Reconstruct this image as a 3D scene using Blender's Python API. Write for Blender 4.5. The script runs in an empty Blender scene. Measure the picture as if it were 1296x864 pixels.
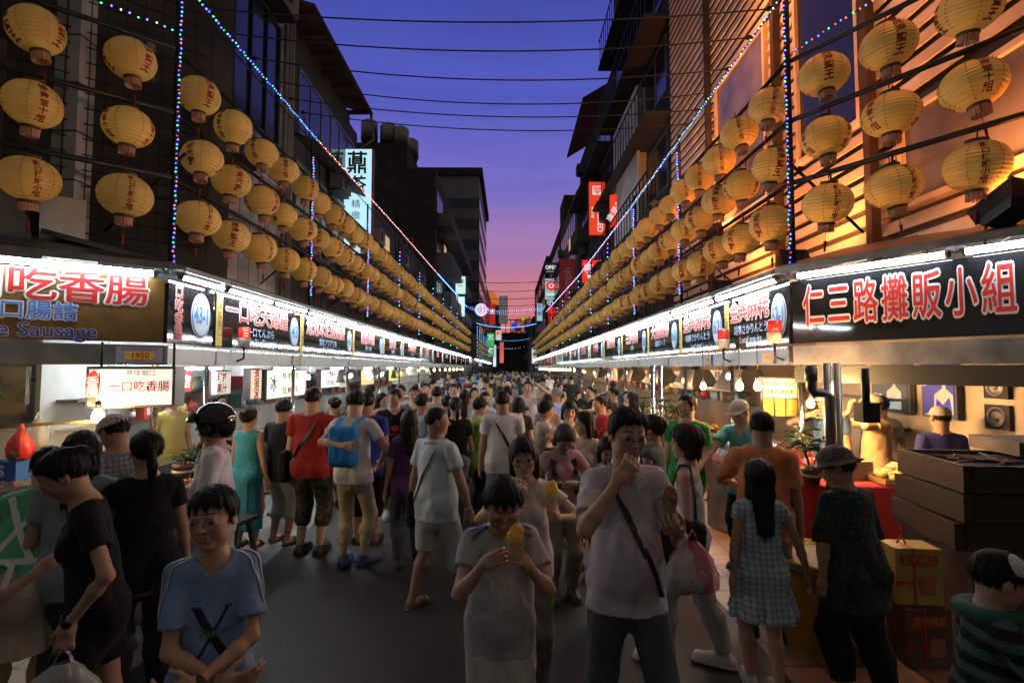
import bpy, bmesh, math, random
import numpy as np
from mathutils import Vector, Matrix

S = bpy.context.scene
R = math.radians
random.seed(7)

# ------------------------------------------------------------------ camera
FPX, CW, CH, VPX, VPY, CAMZ = 660.0, 1296, 864, 644.0, 466.0, 2.0
YAW, PITCH = math.atan((648 - VPX) / FPX), math.atan((VPY - 432) / FPX)
cam = bpy.data.cameras.new('camera')
cam.sensor_width = 36
cam.lens = FPX / CW * 36
cam.clip_start, cam.clip_end = 0.1, 3000
cam_o = bpy.data.objects.new('camera', cam)
cam_o.location = (0, 0, CAMZ)
cam_o.rotation_euler = (R(90) + PITCH, 0, -YAW)
S.collection.objects.link(cam_o)
S.camera = cam_o

# ------------------------------------------------------------------ dusk sky
SUN_EL, SUN_AZ = R(-2.0), R(8)          # the sun has set beyond the street's end
W = bpy.data.worlds.new('World')
S.world = W
W.use_nodes = True
nt = W.node_tree
nt.nodes.clear()
sky = nt.nodes.new('ShaderNodeTexSky')
sky.sky_type = 'NISHITA'
sky.sun_disc = False
sky.sun_elevation = SUN_EL
sky.sun_rotation = SUN_AZ
sky.air_density, sky.dust_density, sky.ozone_density = 1.2, 2.0, 6.0
geo = nt.nodes.new('ShaderNodeTexCoord')
sep = nt.nodes.new('ShaderNodeSeparateXYZ')
nt.links.new(geo.outputs['Generated'], sep.inputs[0])
ramp = nt.nodes.new('ShaderNodeValToRGB')   # afterglow: red at the skyline, violet, deep blue, then neutral fill overhead, unseen
ramp.color_ramp.interpolation = 'EASE'
els = ramp.color_ramp.elements
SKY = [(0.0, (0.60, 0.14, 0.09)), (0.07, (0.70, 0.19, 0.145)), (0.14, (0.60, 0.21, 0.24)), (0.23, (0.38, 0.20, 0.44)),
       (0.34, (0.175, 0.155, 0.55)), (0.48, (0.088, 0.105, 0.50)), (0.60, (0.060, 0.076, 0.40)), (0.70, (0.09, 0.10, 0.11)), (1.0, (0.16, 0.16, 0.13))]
while len(els) < len(SKY):
    els.new(0.5)
for e, (p, c) in zip(els, SKY):
    e.position = p
    e.color = (*c, 1)
nt.links.new(sep.outputs['Z'], ramp.inputs[0])
# thin cloud streaks in the afterglow
mp = nt.nodes.new('ShaderNodeMapping'); mp.inputs['Scale'].default_value = (3, 3, 26)
nz = nt.nodes.new('ShaderNodeTexNoise'); nz.inputs['Scale'].default_value = 2.2; nz.inputs['Detail'].default_value = 5
nt.links.new(geo.outputs['Generated'], mp.inputs[0]); nt.links.new(mp.outputs[0], nz.inputs['Vector'])
cr = nt.nodes.new('ShaderNodeValToRGB')
cr.color_ramp.elements[0].position, cr.color_ramp.elements[0].color = 0.45, (1, 1, 1, 1)
cr.color_ramp.elements[1].position, cr.color_ramp.elements[1].color = 0.80, (0.93, 0.88, 0.90, 1)
nt.links.new(nz.outputs['Fac'], cr.inputs[0])
# away from the sunset an unseen neutral sky, toned to light the figures
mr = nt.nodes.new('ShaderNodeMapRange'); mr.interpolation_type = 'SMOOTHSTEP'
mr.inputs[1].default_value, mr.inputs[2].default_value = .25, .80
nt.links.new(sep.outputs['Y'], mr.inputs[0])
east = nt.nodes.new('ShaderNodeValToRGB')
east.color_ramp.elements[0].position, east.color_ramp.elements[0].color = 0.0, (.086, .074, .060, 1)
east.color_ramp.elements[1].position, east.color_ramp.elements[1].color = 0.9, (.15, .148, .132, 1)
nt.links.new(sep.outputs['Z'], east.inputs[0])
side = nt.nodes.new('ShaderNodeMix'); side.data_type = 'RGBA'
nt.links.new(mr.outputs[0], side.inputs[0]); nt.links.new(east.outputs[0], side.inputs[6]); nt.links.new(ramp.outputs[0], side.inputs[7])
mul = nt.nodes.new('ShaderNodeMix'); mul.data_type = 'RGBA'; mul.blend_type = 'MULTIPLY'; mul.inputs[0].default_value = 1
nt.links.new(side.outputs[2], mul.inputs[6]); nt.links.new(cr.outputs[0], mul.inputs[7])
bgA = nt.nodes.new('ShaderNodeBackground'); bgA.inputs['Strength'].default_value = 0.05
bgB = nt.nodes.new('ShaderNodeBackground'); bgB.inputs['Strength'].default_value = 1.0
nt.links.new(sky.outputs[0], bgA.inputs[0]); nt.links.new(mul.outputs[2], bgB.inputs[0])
addn = nt.nodes.new('ShaderNodeAddShader')
nt.links.new(bgA.outputs[0], addn.inputs[0]); nt.links.new(bgB.outputs[0], addn.inputs[1])
wo = nt.nodes.new('ShaderNodeOutputWorld')
nt.links.new(addn.outputs[0], wo.inputs[0])

# ------------------------------------------------------------------ exposure, render
S.view_settings.view_transform = 'Standard'
S.view_settings.look = 'None'
S.view_settings.gamma = 1
S.view_settings.exposure = 0.0
S.render.engine = 'CYCLES'
S.cycles.use_denoising = True
S.cycles.max_bounces = 6
S.cycles.diffuse_bounces = 3
S.cycles.glossy_bounces = 3
S.cycles.transmission_bounces = 4
S.cycles.transparent_max_bounces = 8
S.cycles.sample_clamp_indirect = 4
S.cycles.use_light_tree = True

# ================================================================== helpers
COL = S.collection
def link(o, parent=None):
    COL.objects.link(o)
    if parent is not None: o.parent = parent
    return o
def tag(o, label=None, cat=None, group=None, kind=None):
    if label: o['label'] = label
    if cat: o['category'] = cat
    if group: o['group'] = group
    if kind: o['kind'] = kind
    return o
def empty(name, loc, rz=0.0):
    o = bpy.data.objects.new(name, None)
    o.empty_display_size = 0.1
    o.location = loc; o.rotation_euler = (0, 0, rz)
    return link(o)
def copy_tree(o, parent=None):
    c = o.copy(); COL.objects.link(c)
    if parent is not None: c.parent = parent
    for ch in o.children: copy_tree(ch, c)
    return c
def at(px, py, Y):
    """point of the place seen at photo pixel px, py on the plane Y metres ahead"""
    x, z = (px - 648) / FPX, (432 - py) / FPX
    cp, sp, cy, sy = math.cos(PITCH), math.sin(PITCH), math.cos(YAW), math.sin(YAW)
    dy, dz = cp - z * sp, sp + z * cp
    dx, dy = x * cy + dy * sy, dy * cy - x * sy
    return Vector((dx * Y / dy, Y, CAMZ + dz * Y / dy))

# ------------------------------------------------------------------ materials
MATS = {}
def M(name, col=(.5, .5, .5), rough=.6, metal=0, emit=None, es=0, alpha=1, trans=0, bump=0, bscale=20, vary=0, vscale=4, spec=.5, stretch=None, ior=1.45, sss=0):
    if name in MATS: return MATS[name]
    m = bpy.data.materials.new(name); m.use_nodes = True
    t = m.node_tree; b = t.nodes['Principled BSDF']
    b.inputs['Base Color'].default_value = (*col, 1)
    b.inputs['Roughness'].default_value = rough
    b.inputs['Metallic'].default_value = metal
    b.inputs['Specular IOR Level'].default_value = spec
    b.inputs['IOR'].default_value = ior
    if alpha < 1: b.inputs['Alpha'].default_value = alpha
    if trans: b.inputs['Transmission Weight'].default_value = trans
    if emit:
        b.inputs['Emission Color'].default_value = (*emit, 1); b.inputs['Emission Strength'].default_value = es
    if bump or vary:
        tc = t.nodes.new('ShaderNodeTexCoord'); mpn = t.nodes.new('ShaderNodeMapping')
        mpn.inputs['Scale'].default_value = stretch or (1, 1, 1)
        t.links.new(tc.outputs['Object'], mpn.inputs[0])
    if vary:
        n = t.nodes.new('ShaderNodeTexNoise'); n.inputs['Scale'].default_value = vscale; n.inputs['Detail'].default_value = 6
        t.links.new(mpn.outputs[0], n.inputs['Vector'])
        r = t.nodes.new('ShaderNodeValToRGB')
        r.color_ramp.elements[0].position, r.color_ramp.elements[1].position = .3, .7
        r.color_ramp.elements[0].color = (*[c * (1 - vary) for c in col], 1)
        r.color_ramp.elements[1].color = (*[min(c * (1 + vary), 1) for c in col], 1)
        t.links.new(n.outputs['Fac'], r.inputs[0]); t.links.new(r.outputs[0], b.inputs['Base Color'])
        rr = t.nodes.new('ShaderNodeMapRange'); rr.inputs[3].default_value = max(rough - .15, .03); rr.inputs[4].default_value = min(rough + .15, 1)
        t.links.new(n.outputs['Fac'], rr.inputs[0]); t.links.new(rr.outputs[0], b.inputs['Roughness'])
    if bump:
        n2 = t.nodes.new('ShaderNodeTexNoise'); n2.inputs['Scale'].default_value = bscale; n2.inputs['Detail'].default_value = 5
        t.links.new(mpn.outputs[0], n2.inputs['Vector'])
        bp = t.nodes.new('ShaderNodeBump'); bp.inputs['Strength'].default_value = bump; bp.inputs['Distance'].default_value = .01
        t.links.new(n2.outputs['Fac'], bp.inputs['Height']); t.links.new(bp.outputs[0], b.inputs['Normal'])
    MATS[name] = m
    return m
def node_mat(name, build):
    if name in MATS: return MATS[name]
    m = bpy.data.materials.new(name); m.use_nodes = True
    build(m.node_tree, m.node_tree.nodes['Principled BSDF'])
    MATS[name] = m
    return m
def N(t, kind, **kw):
    n = t.nodes.new('ShaderNode' + kind)
    for k, v in kw.items():
        if k.startswith('i_'): n.inputs[k[2:].replace('_', ' ')].default_value = v
        else: setattr(n, k, v)
    return n

# ------------------------------------------------------------------ mesh builder
class MB:
    def __init__(s): s.v, s.f, s.m, s.mats, s.sm = [], [], [], [], []
    def mi(s, m):
        if m not in s.mats: s.mats.append(m)
        return s.mats.index(m)
    def add(s, vs, fs, m, smooth=False):
        n = len(s.v); k = s.mi(m)
        s.v += [tuple(v) for v in vs]
        for f in fs: s.f.append(tuple(i + n for i in f)); s.m.append(k); s.sm.append(smooth)
        return s
    def box(s, c, d, m, rz=0, rx=0, ry=0):
        h = Vector(d) / 2
        Rm = Matrix.Rotation(rz, 3, 'Z') @ Matrix.Rotation(ry, 3, 'Y') @ Matrix.Rotation(rx, 3, 'X')
        vs = [Vector(c) + Rm @ Vector((x * h.x, y * h.y, z * h.z)) for x in (-1, 1) for y in (-1, 1) for z in (-1, 1)]
        return s.add(vs, [(0, 1, 3, 2), (4, 6, 7, 5), (0, 4, 5, 1), (2, 3, 7, 6), (0, 2, 6, 4), (1, 5, 7, 3)], m)
    def span(s, lo, hi, m): return s.box([(a + b) / 2 for a, b in zip(lo, hi)], [abs(b - a) for a, b in zip(lo, hi)], m)
    def quad(s, a, b, c, d, m): return s.add([a, b, c, d], [(0, 1, 2, 3)], m)
    def tube(s, pts, r, m, n=8, cap=True, smooth=True):
        pts = [Vector(p) for p in pts]; rs = r if isinstance(r, (list, tuple)) else [r] * len(pts)
        vs, fs = [], []
        up = None
        for i, p in enumerate(pts):
            t = (pts[min(i + 1, len(pts) - 1)] - pts[max(i - 1, 0)]).normalized()
            if up is None: up = t.orthogonal().normalized()
            up = (up - t * up.dot(t)); up = up.normalized() if up.length > 1e-6 else t.orthogonal().normalized()
            w = t.cross(up)
            for k in range(n):
                a = 2 * math.pi * k / n
                vs.append(p + (up * math.cos(a) + w * math.sin(a)) * rs[i])
        for i in range(len(pts) - 1):
            for k in range(n):
                a, b = i * n + k, i * n + (k + 1) % n
                fs.append((a, b, b + n, a + n))
        if cap:
            fs.append(tuple(reversed(range(n)))); fs.append(tuple(range((len(pts) - 1) * n, len(pts) * n)))
        return s.add(vs, fs, m, smooth)
    def lathe(s, prof, m, n=20, c=(0, 0, 0), smooth=True, axis=None):
        vs, fs = [], []
        c = Vector(c)
        Q = Vector((0, 0, 1)).rotation_difference(Vector(axis)).to_matrix() if axis else Matrix.Identity(3)
        for r, z in prof:
            for k in range(n):
                a = 2 * math.pi * k / n
                vs.append(c + Q @ Vector((r * math.cos(a), r * math.sin(a), z)))
        for i in range(len(prof) - 1):
            for k in range(n):
                a, b = i * n + k, i * n + (k + 1) % n
                fs.append((a, b, b + n, a + n))
        if prof[0][0] > 1e-4: fs.append(tuple(reversed(range(n))))
        if prof[-1][0] > 1e-4: fs.append(tuple(range((len(prof) - 1) * n, len(prof) * n)))
        return s.add(vs, fs, m, smooth)
    def prism(s, poly, m, o, u, w, depth):
        """closed polygon poly (2D) drawn at o along u and w, given depth along u x w"""
        o, u, w = Vector(o), Vector(u), Vector(w); nn = u.cross(w).normalized() * depth
        k = len(poly)
        vs = [o + u * x + w * y for x, y in poly] + [o + u * x + w * y + nn for x, y in poly]
        fs = [tuple(reversed(range(k))), tuple(range(k, 2 * k))] + [(i, (i + 1) % k, (i + 1) % k + k, i + k) for i in range(k)]
        return s.add(vs, fs, m)
    def mesh(s, me, m, mat4):
        vs = [mat4 @ v.co for v in me.vertices]
        return s.add(vs, [tuple(p.vertices) for p in me.polygons], m)
    def data(s, name):
        me = bpy.data.meshes.new(name)
        me.from_pydata(s.v, [], s.f)
        for m in s.mats: me.materials.append(m)
        me.polygons.foreach_set('material_index', s.m)
        me.polygons.foreach_set('use_smooth', s.sm)
        me.update()
        return me
    def build(s, name, parent=None, loc=None, rz=0):
        o = bpy.data.objects.new(name, s.data(name))
        if loc is not None: o.location = loc; o.rotation_euler = (0, 0, rz)
        return link(o, parent)

# ------------------------------------------------------------------ lettering
TXT = {}
def text_mesh(body, offset=0.0, res=3):
    """flat lettering, height 1, centred, in the XY plane"""
    key = (body, round(offset, 4), res)
    if key in TXT: return TXT[key]
    cu = bpy.data.curves.new('lettering', 'FONT')
    cu.body = body; cu.align_x = 'CENTER'; cu.align_y = 'CENTER'; cu.offset = offset; cu.resolution_u = res
    cu.space_line = .95
    o = bpy.data.objects.new('lettering', cu); COL.objects.link(o)
    bpy.context.view_layer.update()
    me = bpy.data.meshes.new_from_object(o.evaluated_get(bpy.context.evaluated_depsgraph_get()))
    bpy.data.objects.remove(o); bpy.data.curves.remove(cu)
    TXT[key] = me
    return me
def letters(mb, body, m, o, u, w, size, off=0.0, lift=.004, fit=None, sx=1.0):
    """lettering on the plane at o (its centre) along u (right) and w (up)"""
    me = text_mesh(body, off)
    if not len(me.vertices): return mb
    u, w = Vector(u).normalized(), Vector(w).normalized(); n = u.cross(w)
    k = size * sx
    if fit:
        b = text_mesh(body, 0.0)
        x0, x1 = min(v.co.x for v in b.vertices), max(v.co.x for v in b.vertices)
        k = min(k, fit / max(x1 - x0, 1e-3)) if sx == 1.0 else fit / max(x1 - x0, 1e-3)
    T = Matrix(((u.x * k, w.x * size, n.x, 0), (u.y * k, w.y * size, n.y, 0), (u.z * k, w.z * size, n.z, 0), (0, 0, 0, 1)))
    T.translation = Vector(o) + n * lift
    return mb.mesh(me, m, T)
def vertical(s): return '\n'.join(s)

# ================================================================== the setting
XL, XR = -3.9, 3.3              # canopy fronts of the two rows of stalls
WL, WR = -5.4, 5.0              # building walls behind them
def slab(name, lo, hi, m, kind='structure', label=None):
    o = MB().span(lo, hi, m).build(name); o['kind'] = kind
    return o
def _asphalt(t, b):
    tc = N(t, 'TexCoord'); n = N(t, 'TexNoise', i_Scale=.9, i_Detail=8.0); n2 = N(t, 'TexNoise', i_Scale=160.0, i_Detail=3.0)
    t.links.new(tc.outputs['Object'], n.inputs['Vector']); t.links.new(tc.outputs['Object'], n2.inputs['Vector'])
    vo = N(t, 'TexVoronoi', i_Scale=.42); vo.inputs['Randomness'].default_value = .9; t.links.new(tc.outputs['Object'], vo.inputs['Vector'])
    n4 = N(t, 'TexNoise', i_Scale=5.5, i_Detail=4.0, i_Distortion=1.0); t.links.new(tc.outputs['Object'], n4.inputs['Vector'])
    c = _ramp0(t, n.outputs['Fac'], [(.3, (.008, .0076, .0072)), (.5, (.014, .0135, .013)), (.72, (.025, .024, .023))])
    mx = N(t, 'Mix', data_type='RGBA', blend_type='MULTIPLY'); mx.inputs[0].default_value = .7
    c2 = _ramp0(t, n2.outputs['Fac'], [(.35, (.45, .45, .45)), (.65, (1.35, 1.35, 1.35))])
    t.links.new(c, mx.inputs[6]); t.links.new(c2, mx.inputs[7])
    pt = N(t, 'SeparateColor'); t.links.new(vo.outputs['Color'], pt.inputs[0])
    pr = _ramp0(t, pt.outputs[0], [(.0, (.7, .7, .7)), (.5, (1, 1, 1)), (1, (1.35, 1.32, 1.28))])
    st = _ramp0(t, n4.outputs['Fac'], [(.34, (.45, .45, .45)), (.44, (1, 1, 1)), (.66, (1, 1, 1)), (.74, (1.6, 1.55, 1.5))])
    m3 = N(t, 'Mix', data_type='RGBA', blend_type='MULTIPLY'); m3.inputs[0].default_value = 1; m4 = N(t, 'Mix', data_type='RGBA', blend_type='MULTIPLY'); m4.inputs[0].default_value = .8
    t.links.new(mx.outputs[2], m3.inputs[6]); t.links.new(pr, m3.inputs[7]); t.links.new(m3.outputs[2], m4.inputs[6]); t.links.new(st, m4.inputs[7]); t.links.new(m4.outputs[2], b.inputs['Base Color'])
    rr = N(t, 'MapRange'); rr.inputs[3].default_value = .32; rr.inputs[4].default_value = .75
    t.links.new(n.outputs['Fac'], rr.inputs[0]); t.links.new(rr.outputs[0], b.inputs['Roughness'])
    bp = N(t, 'Bump'); bp.inputs['Strength'].default_value = .5; bp.inputs['Distance'].default_value = .006
    t.links.new(n2.outputs['Fac'], bp.inputs['Height']); t.links.new(bp.outputs[0], b.inputs['Normal'])
def _ramp0(t, src, stops):
    r = N(t, 'ValToRGB'); e = r.color_ramp.elements
    while len(e) < len(stops): e.new(.5)
    for x, (p, c) in zip(e, stops): x.position = p; x.color = (*c, 1)
    t.links.new(src, r.inputs[0]); return r.outputs[0]
def tile_mat(name, c1, c2, grout, sx, sy, rough=.45, msize=.012, rot=(0, 0, 0), bump=.3, offset=.0):
    def f(t, b):
        tc = N(t, 'TexCoord'); mp = N(t, 'Mapping'); mp.inputs['Rotation'].default_value = rot
        t.links.new(tc.outputs['Object'], mp.inputs[0])
        br = N(t, 'TexBrick', offset=offset); br.inputs['Scale'].default_value = 1; br.inputs['Brick Width'].default_value = sx; br.inputs['Row Height'].default_value = sy
        br.inputs['Mortar Size'].default_value = msize; br.inputs['Color1'].default_value = (*c1, 1); br.inputs['Color2'].default_value = (*c2, 1); br.inputs['Mortar'].default_value = (*grout, 1)
        t.links.new(mp.outputs[0], br.inputs['Vector'])
        n = N(t, 'TexNoise', i_Scale=1.7, i_Detail=7.0); t.links.new(tc.outputs['Object'], n.inputs['Vector'])
        c = _ramp0(t, n.outputs['Fac'], [(.3, (.55, .53, .5)), (.7, (1.1, 1.1, 1.1))])
        mx = N(t, 'Mix', data_type='RGBA', blend_type='MULTIPLY'); mx.inputs[0].default_value = 1
        t.links.new(br.outputs['Color'], mx.inputs[6]); t.links.new(c, mx.inputs[7]); t.links.new(mx.outputs[2], b.inputs['Base Color'])
        b.inputs['Roughness'].default_value = rough
        bp = N(t, 'Bump', invert=True); bp.inputs['Strength'].default_value = bump; bp.inputs['Distance'].default_value = .01
        t.links.new(br.outputs['Fac'], bp.inputs['Height']); t.links.new(bp.outputs[0], b.inputs['Normal'])
    return node_mat(name, f)
ASPH = node_mat('asphalt', _asphalt)
CONC = M('street_concrete', (.16, .15, .14), rough=.8, vary=.35, vscale=1.5, bump=.3, bscale=60)
slab('ground', (-400, -60, -.30), (400, 900, -.012), CONC)
slab('road', (-2.5, -30, -.25), (1.8, 500, 0.0), ASPH)
slab('pavement', (-14, -30, -.25), (-2.504, 500, .004), tile_mat('grey_paving', (.15, .145, .14), (.19, .185, .175), (.06, .06, .06), .30, .30))
slab('pavement', (1.804, -30, -.25), (14, 500, .004), tile_mat('red_paving', (.20, .12, .085), (.25, .155, .11), (.07, .05, .04), .30, .30))

# ---- materials of the street
TILEW = tile_mat('stone_cladding', (.46, .41, .39), (.52, .47, .44), (.05, .05, .05), .62, .42, rot=(0, R(90), 0), msize=.014)
DARKW = M('sooty_render', (.045, .041, .039), rough=.9, vary=.4, vscale=1.2, bump=.3)
GREYW = M('grey_render', (.17, .165, .17), rough=.85, vary=.3, vscale=.8, bump=.2)
BROWNW = M('brown_tile_wall', (.10, .075, .062), rough=.8, vary=.3, vscale=1.5)
GLASSD = M('dark_window_glass', (.02, .024, .03), rough=.12, spec=.6)
ALU = M('window_aluminium', (.22, .22, .23), rough=.4, metal=.7)
STEEL = M('stainless_steel', (.52, .51, .50), rough=.24, metal=1, vary=.12, vscale=3, bump=.05, bscale=6)
STEELD = M('grimy_steel', (.24, .23, .22), rough=.42, metal=.9, vary=.3, vscale=5)
IRON = M('black_iron', (.012, .012, .013), rough=.5, metal=.3, vary=.3, vscale=8)
RUST = M('rusty_sheet', (.060, .036, .026), rough=.8, vary=.5, vscale=3, bump=.2)
NETM = M('dark_netting', (.016, .016, .017), rough=.9, vary=.4, vscale=6, bump=.8, bscale=70)
SLAT = M('painted_louvre', (.78, .58, .42), rough=.55, vary=.18, vscale=2, metal=0)
PVC = M('grey_plastic_pipe', (.16, .15, .145), rough=.45, vary=.2)
WHITEP = M('white_paint', (.62, .61, .59), rough=.55, vary=.12, vscale=3)
CREAM = M('cream_panel', (.55, .47, .33), rough=.6, vary=.15, vscale=3)

def building(label, X, Y0, Y1, Z, depth, wall, cat='building', z0=0.0):
    """facade on the plane X, running along the street, body away from the road"""
    sg = 1 if X > 0 else -1
    root = empty('building', (X, (Y0 + Y1) / 2, z0)); tag(root, label, cat)
    mb = MB().span((0, -(Y1 - Y0) / 2, 0), (sg * depth, (Y1 - Y0) / 2, Z - z0), wall); mb.build('wall', root)
    return root, sg
def win(root, sg, y0, y1, z0, z1, glass=GLASSD, frame=ALU, n=2, proud=.05, lit=None):
    """window on the street facade of a building: frame with its pane"""
    f = MB()
    x = -sg * proud
    for (a, b, c, d) in ((y0, y0 + .06, z0, z1), (y1 - .06, y1, z0, z1), (y0 + .06, y1 - .06, z0, z0 + .06), (y0 + .06, y1 - .06, z1 - .06, z1)):
        f.span((x, a, c), (0.01 * sg, b, d), frame)
    for k in range(1, n):
        y = y0 + (y1 - y0) * k / n
        f.span((x + .004 * sg, y - .025, z0 + .06), (0.0, y + .025, z1 - .06), frame)
    fo = f.build('window', root)
    MB().span((x * .5, y0 + .05, z0 + .05), (.004 * sg, y1 - .05, z1 - .05), lit or glass).build('pane', fo)
    return fo
def endwin(root, x0, x1, z0, z1, yoff, n=2):
    """window on the gable wall that faces the market"""
    f = MB(); y = yoff - .05
    for (a, b, c, d) in ((x0, x0 + .07, z0, z1), (x1 - .07, x1, z0, z1), (x0 + .07, x1 - .07, z0, z0 + .07), (x0 + .07, x1 - .07, z1 - .07, z1)):
        f.span((a, y, c), (b, yoff + .01, d), ALU)
    for k in range(1, n):
        x = x0 + (x1 - x0) * k / n
        f.span((x - .03, y + .004, z0 + .07), (x + .03, yoff, z1 - .07), ALU)
    fo = f.build('window', root)
    MB().span((x0 + .06, y * .5 + yoff * .5, z0 + .06), (x1 - .06, yoff + .004, z1 - .06), GLASSD).build('pane', fo)

# ---- left side
b, sg = building('pale stone clad building with a dark window band behind the left lanterns', WL, 6.4, 12.6, 12.2, 8, TILEW)
win(b, sg, -1.0, 2.3, 6.9, 9.9, n=5, frame=IRON, proud=.10)
mb = MB()
for y, r in ((2.62, .055), (2.82, .04), (2.95, .07)): mb.tube([(-sg * .09, y, 3.2), (-sg * .09, y, 12.0)], r, PVC)
mb.build('drain_pipe', b)
mb = MB()
for k in range(3): mb.tube([(-sg * .06, 2.3 - .1, 4.4 + k), (-sg * .15, 2.35, 4.3 + k), (-sg * .06, 2.6, 4.5 + k)], .012, IRON, n=5)
mb.build('cable', b)
WLIT = M('green_lit_pane', (.10, .13, .10), rough=.3, emit=(.42, .55, .38), es=.10)
b, sg = building('old tiled shophouse under a deep rusty eave behind the left lanterns', WL, 12.62, 18.2, 10.3, 8, DARKW)
mb = MB()
mb.add([(.55, -2.79, 11.1), (.55, 2.79, 11.1), (-1.5, 2.79, 11.7), (-1.5, -2.79, 11.7), (.55, -2.79, 11.0), (.55, 2.79, 11.0), (-1.5, 2.79, 11.6), (-1.5, -2.79, 11.6)],
       [(0, 1, 2, 3), (7, 6, 5, 4), (0, 4, 5, 1), (3, 2, 6, 7), (0, 3, 7, 4), (1, 5, 6, 2)], RUST)
mb.box((-.3, 0, 10.75), (.1, 5.4, .5), RUST)
for k in range(7): mb.box((.0, -2.6 + k * .86, 11.0), (.9, .07, .14), RUST)
mb.build('roof', b)
win(b, sg, -2.5, -.2, 5.8, 7.3, n=4, lit=WLIT); win(b, sg, .2, 2.4, 5.8, 7.3, n=3); win(b, sg, -2.4, 2.4, 8.0, 9.7, n=6)
mb = MB(); mb.box((.35, 0, 7.75), (.75, 5.2, .06), RUST, ry=.35); mb.build('awning', b)
mb = MB(); mb.tube([(.5, 2.7, 11.0), (.5, 2.9, 10.7), (.55, 2.95, 10.2), (.12, 2.95, 9.9), (.12, 2.95, 4.0)], .05, PVC); mb.build('drain_pipe', b)
b, sg = building('narrow dark shophouse behind the tea sign', WL - .1, 18.3, 34.8, 8.6, 8, DARKW)
for k in range(4): win(b, sg, -7.6 + k * 4, -4.6 + k * 4, 5.0, 6.6, n=3)
b, sg = building('dark six storey block with balconies beyond the tea sign', -5.0, 35.0, 57.0, 15.6, 12, DARKW)
for fl in range(4):
    for k in range(4): win(b, sg, -10.4 + k * 5.4, -7.2 + k * 5.4, 4.4 + fl * 2.8, 6.0 + fl * 2.8, n=3)
for fl in range(3): MB().box((.5, 0, 6.8 + fl * 2.8), (1.0, 20, .9), GREYW).build('balcony', b)
endwin(b, -3.1, -1.5, 9.3, 10.8, -11.0, 4)
b, sg = building('black apartment tower with water tanks on its roof', -11.4, 57.2, 72.0, 27.2, 10, DARKW)
for i, (x, y) in enumerate(((-1, -6.0), (-2.4, -6.0), (-4.6, -6.0), (-5.4, -3), (-.6, -2))):
    m = MB(); m.lathe([(.95, 0), (.95, 2.0), (.7, 2.3), (.0, 2.4)], STEELD, c=(x, y, 27.2 + (i % 3) * .4)); m.lathe([(.8, -.45), (.8, 0.02)], IRON, c=(x, y, 27.2 + (i % 3) * .4)); m.build('water_tank', b)
endwin(b, -5.5, -3.4, 23.4, 25.2, -7.4, 2)
STRIPW = M('pale_office_cladding', (.22, .20, .21), rough=.7, vary=.2, vscale=.3)
STRIPG = M('blue_office_glazing', (.05, .055, .10), rough=.15, spec=.6)
b, sg = building('tall pale office block banded with blue glazing at the left skyline', -4.4, 76.0, 100.0, 30.5, 11, STRIPW)
for fl in range(7): MB().span((-11.02, -12.06, 7.0 + fl * 3.1), (.06, 12, 8.5 + fl * 3.1), STRIPG).build('window', b)
MB().span((-11.4, -12.4, 30.5), (.5, 12.4, 31.6), DARKW).build('parapet', b)
b, sg = building('dark far block left of the street end', -4.6, 104, 150, 19, 10, GREYW)
for fl in range(5):
    for k in range(5): win(b, sg, -20 + k * 8, -16 + k * 8, 4 + fl * 2.9, 5.6 + fl * 2.9, n=2)
ROOFG = M('floodlight_glow_tiles', (.45, .14, .04), rough=.6, emit=(1, .25, .05), es=.5)  # orange floodlight is put into the tiles as their own glow
b, sg = building('distant tower with a floodlit orange roof', -2.6, 152, 162, 20.5, 9, GREYW)
mb = MB(); mb.add([(-9.5, -6, 20.5), (.8, -6, 20.5), (.8, 6, 20.5), (-9.5, 6, 20.5), (-6, 0, 25.5), (-2.4, 0, 25.5)], [(0, 1, 5, 4), (1, 2, 5), (2, 3, 4, 5), (3, 0, 4), (3, 2, 1, 0)], ROOFG); mb.build('roof', b)
for fl in range(3):
    for k in range(2): endwin(b, -3.2 + k * 1.6 - 0, -2.2 + k * 1.6, 9 + fl * 3, 11 + fl * 3, -5.0, 2)

# the corner house on the left, its upper floors behind black netting
CLd = Vector((-.77, -.64, 0)); CLn = Vector((.64, -.77, 0))           # along the chamfer towards the viewer, and facing the crossing
CL0 = Vector((XL, 5.95, 0))
root = empty('building', CL0 - CLn * 1.5); root.rotation_euler[2] = math.atan2(CLd.y, CLd.x)   # local +X runs out along the chamfer, local +Y faces the crossing
tag(root, 'dark corner house hung with black netting behind the left corner lanterns', 'building')
NET = M('fine_black_net', (.012, .012, .013), rough=.9, bump=.8, bscale=60)
MB().span((-.9, -4, 3.3), (9, 0, 12), DARKW).build('wall', root)
mb = MB()
for k in range(46): mb.box((-.6 + k * .2, .10, 7.2), (.012, .012, 7.2), NET)
for k in range(36): mb.box((4.0, .115, 3.7 + k * .2), (9.2, .012, .012), NET)
mb.build('netting', root)
mb = MB(); mb.lathe([(.02, 0), (.34, .0), (.34, .9), (.02, .9)], STEELD, c=(2.45, .45, 4.6), axis=(1, 0, 0)); mb.build('duct', root)
mb = MB()
pl = [(0, 0)] + [(1.5 * math.sin(R(a)), 1.25 * math.cos(R(a)) + 0) for a in range(0, 91, 10)]
mb.prism([(1.3, 0), (0, 0)] + [(1.3 - 1.3 * math.cos(R(a)), 1.25 * math.sin(R(a))) for a in range(10, 91, 10)], M('grey_tarpaulin', (.13, .125, .12), rough=.7, vary=.3), (1.2, .2, 3.35), (1, 0, 0), (0, 0, 1), -.5)
mb.build('tarpaulin_hood', root)
MB().box((.95, .35, 3.75), (.42, .03, .62), WHITEP).build('panel', root)
mb = MB()
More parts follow.
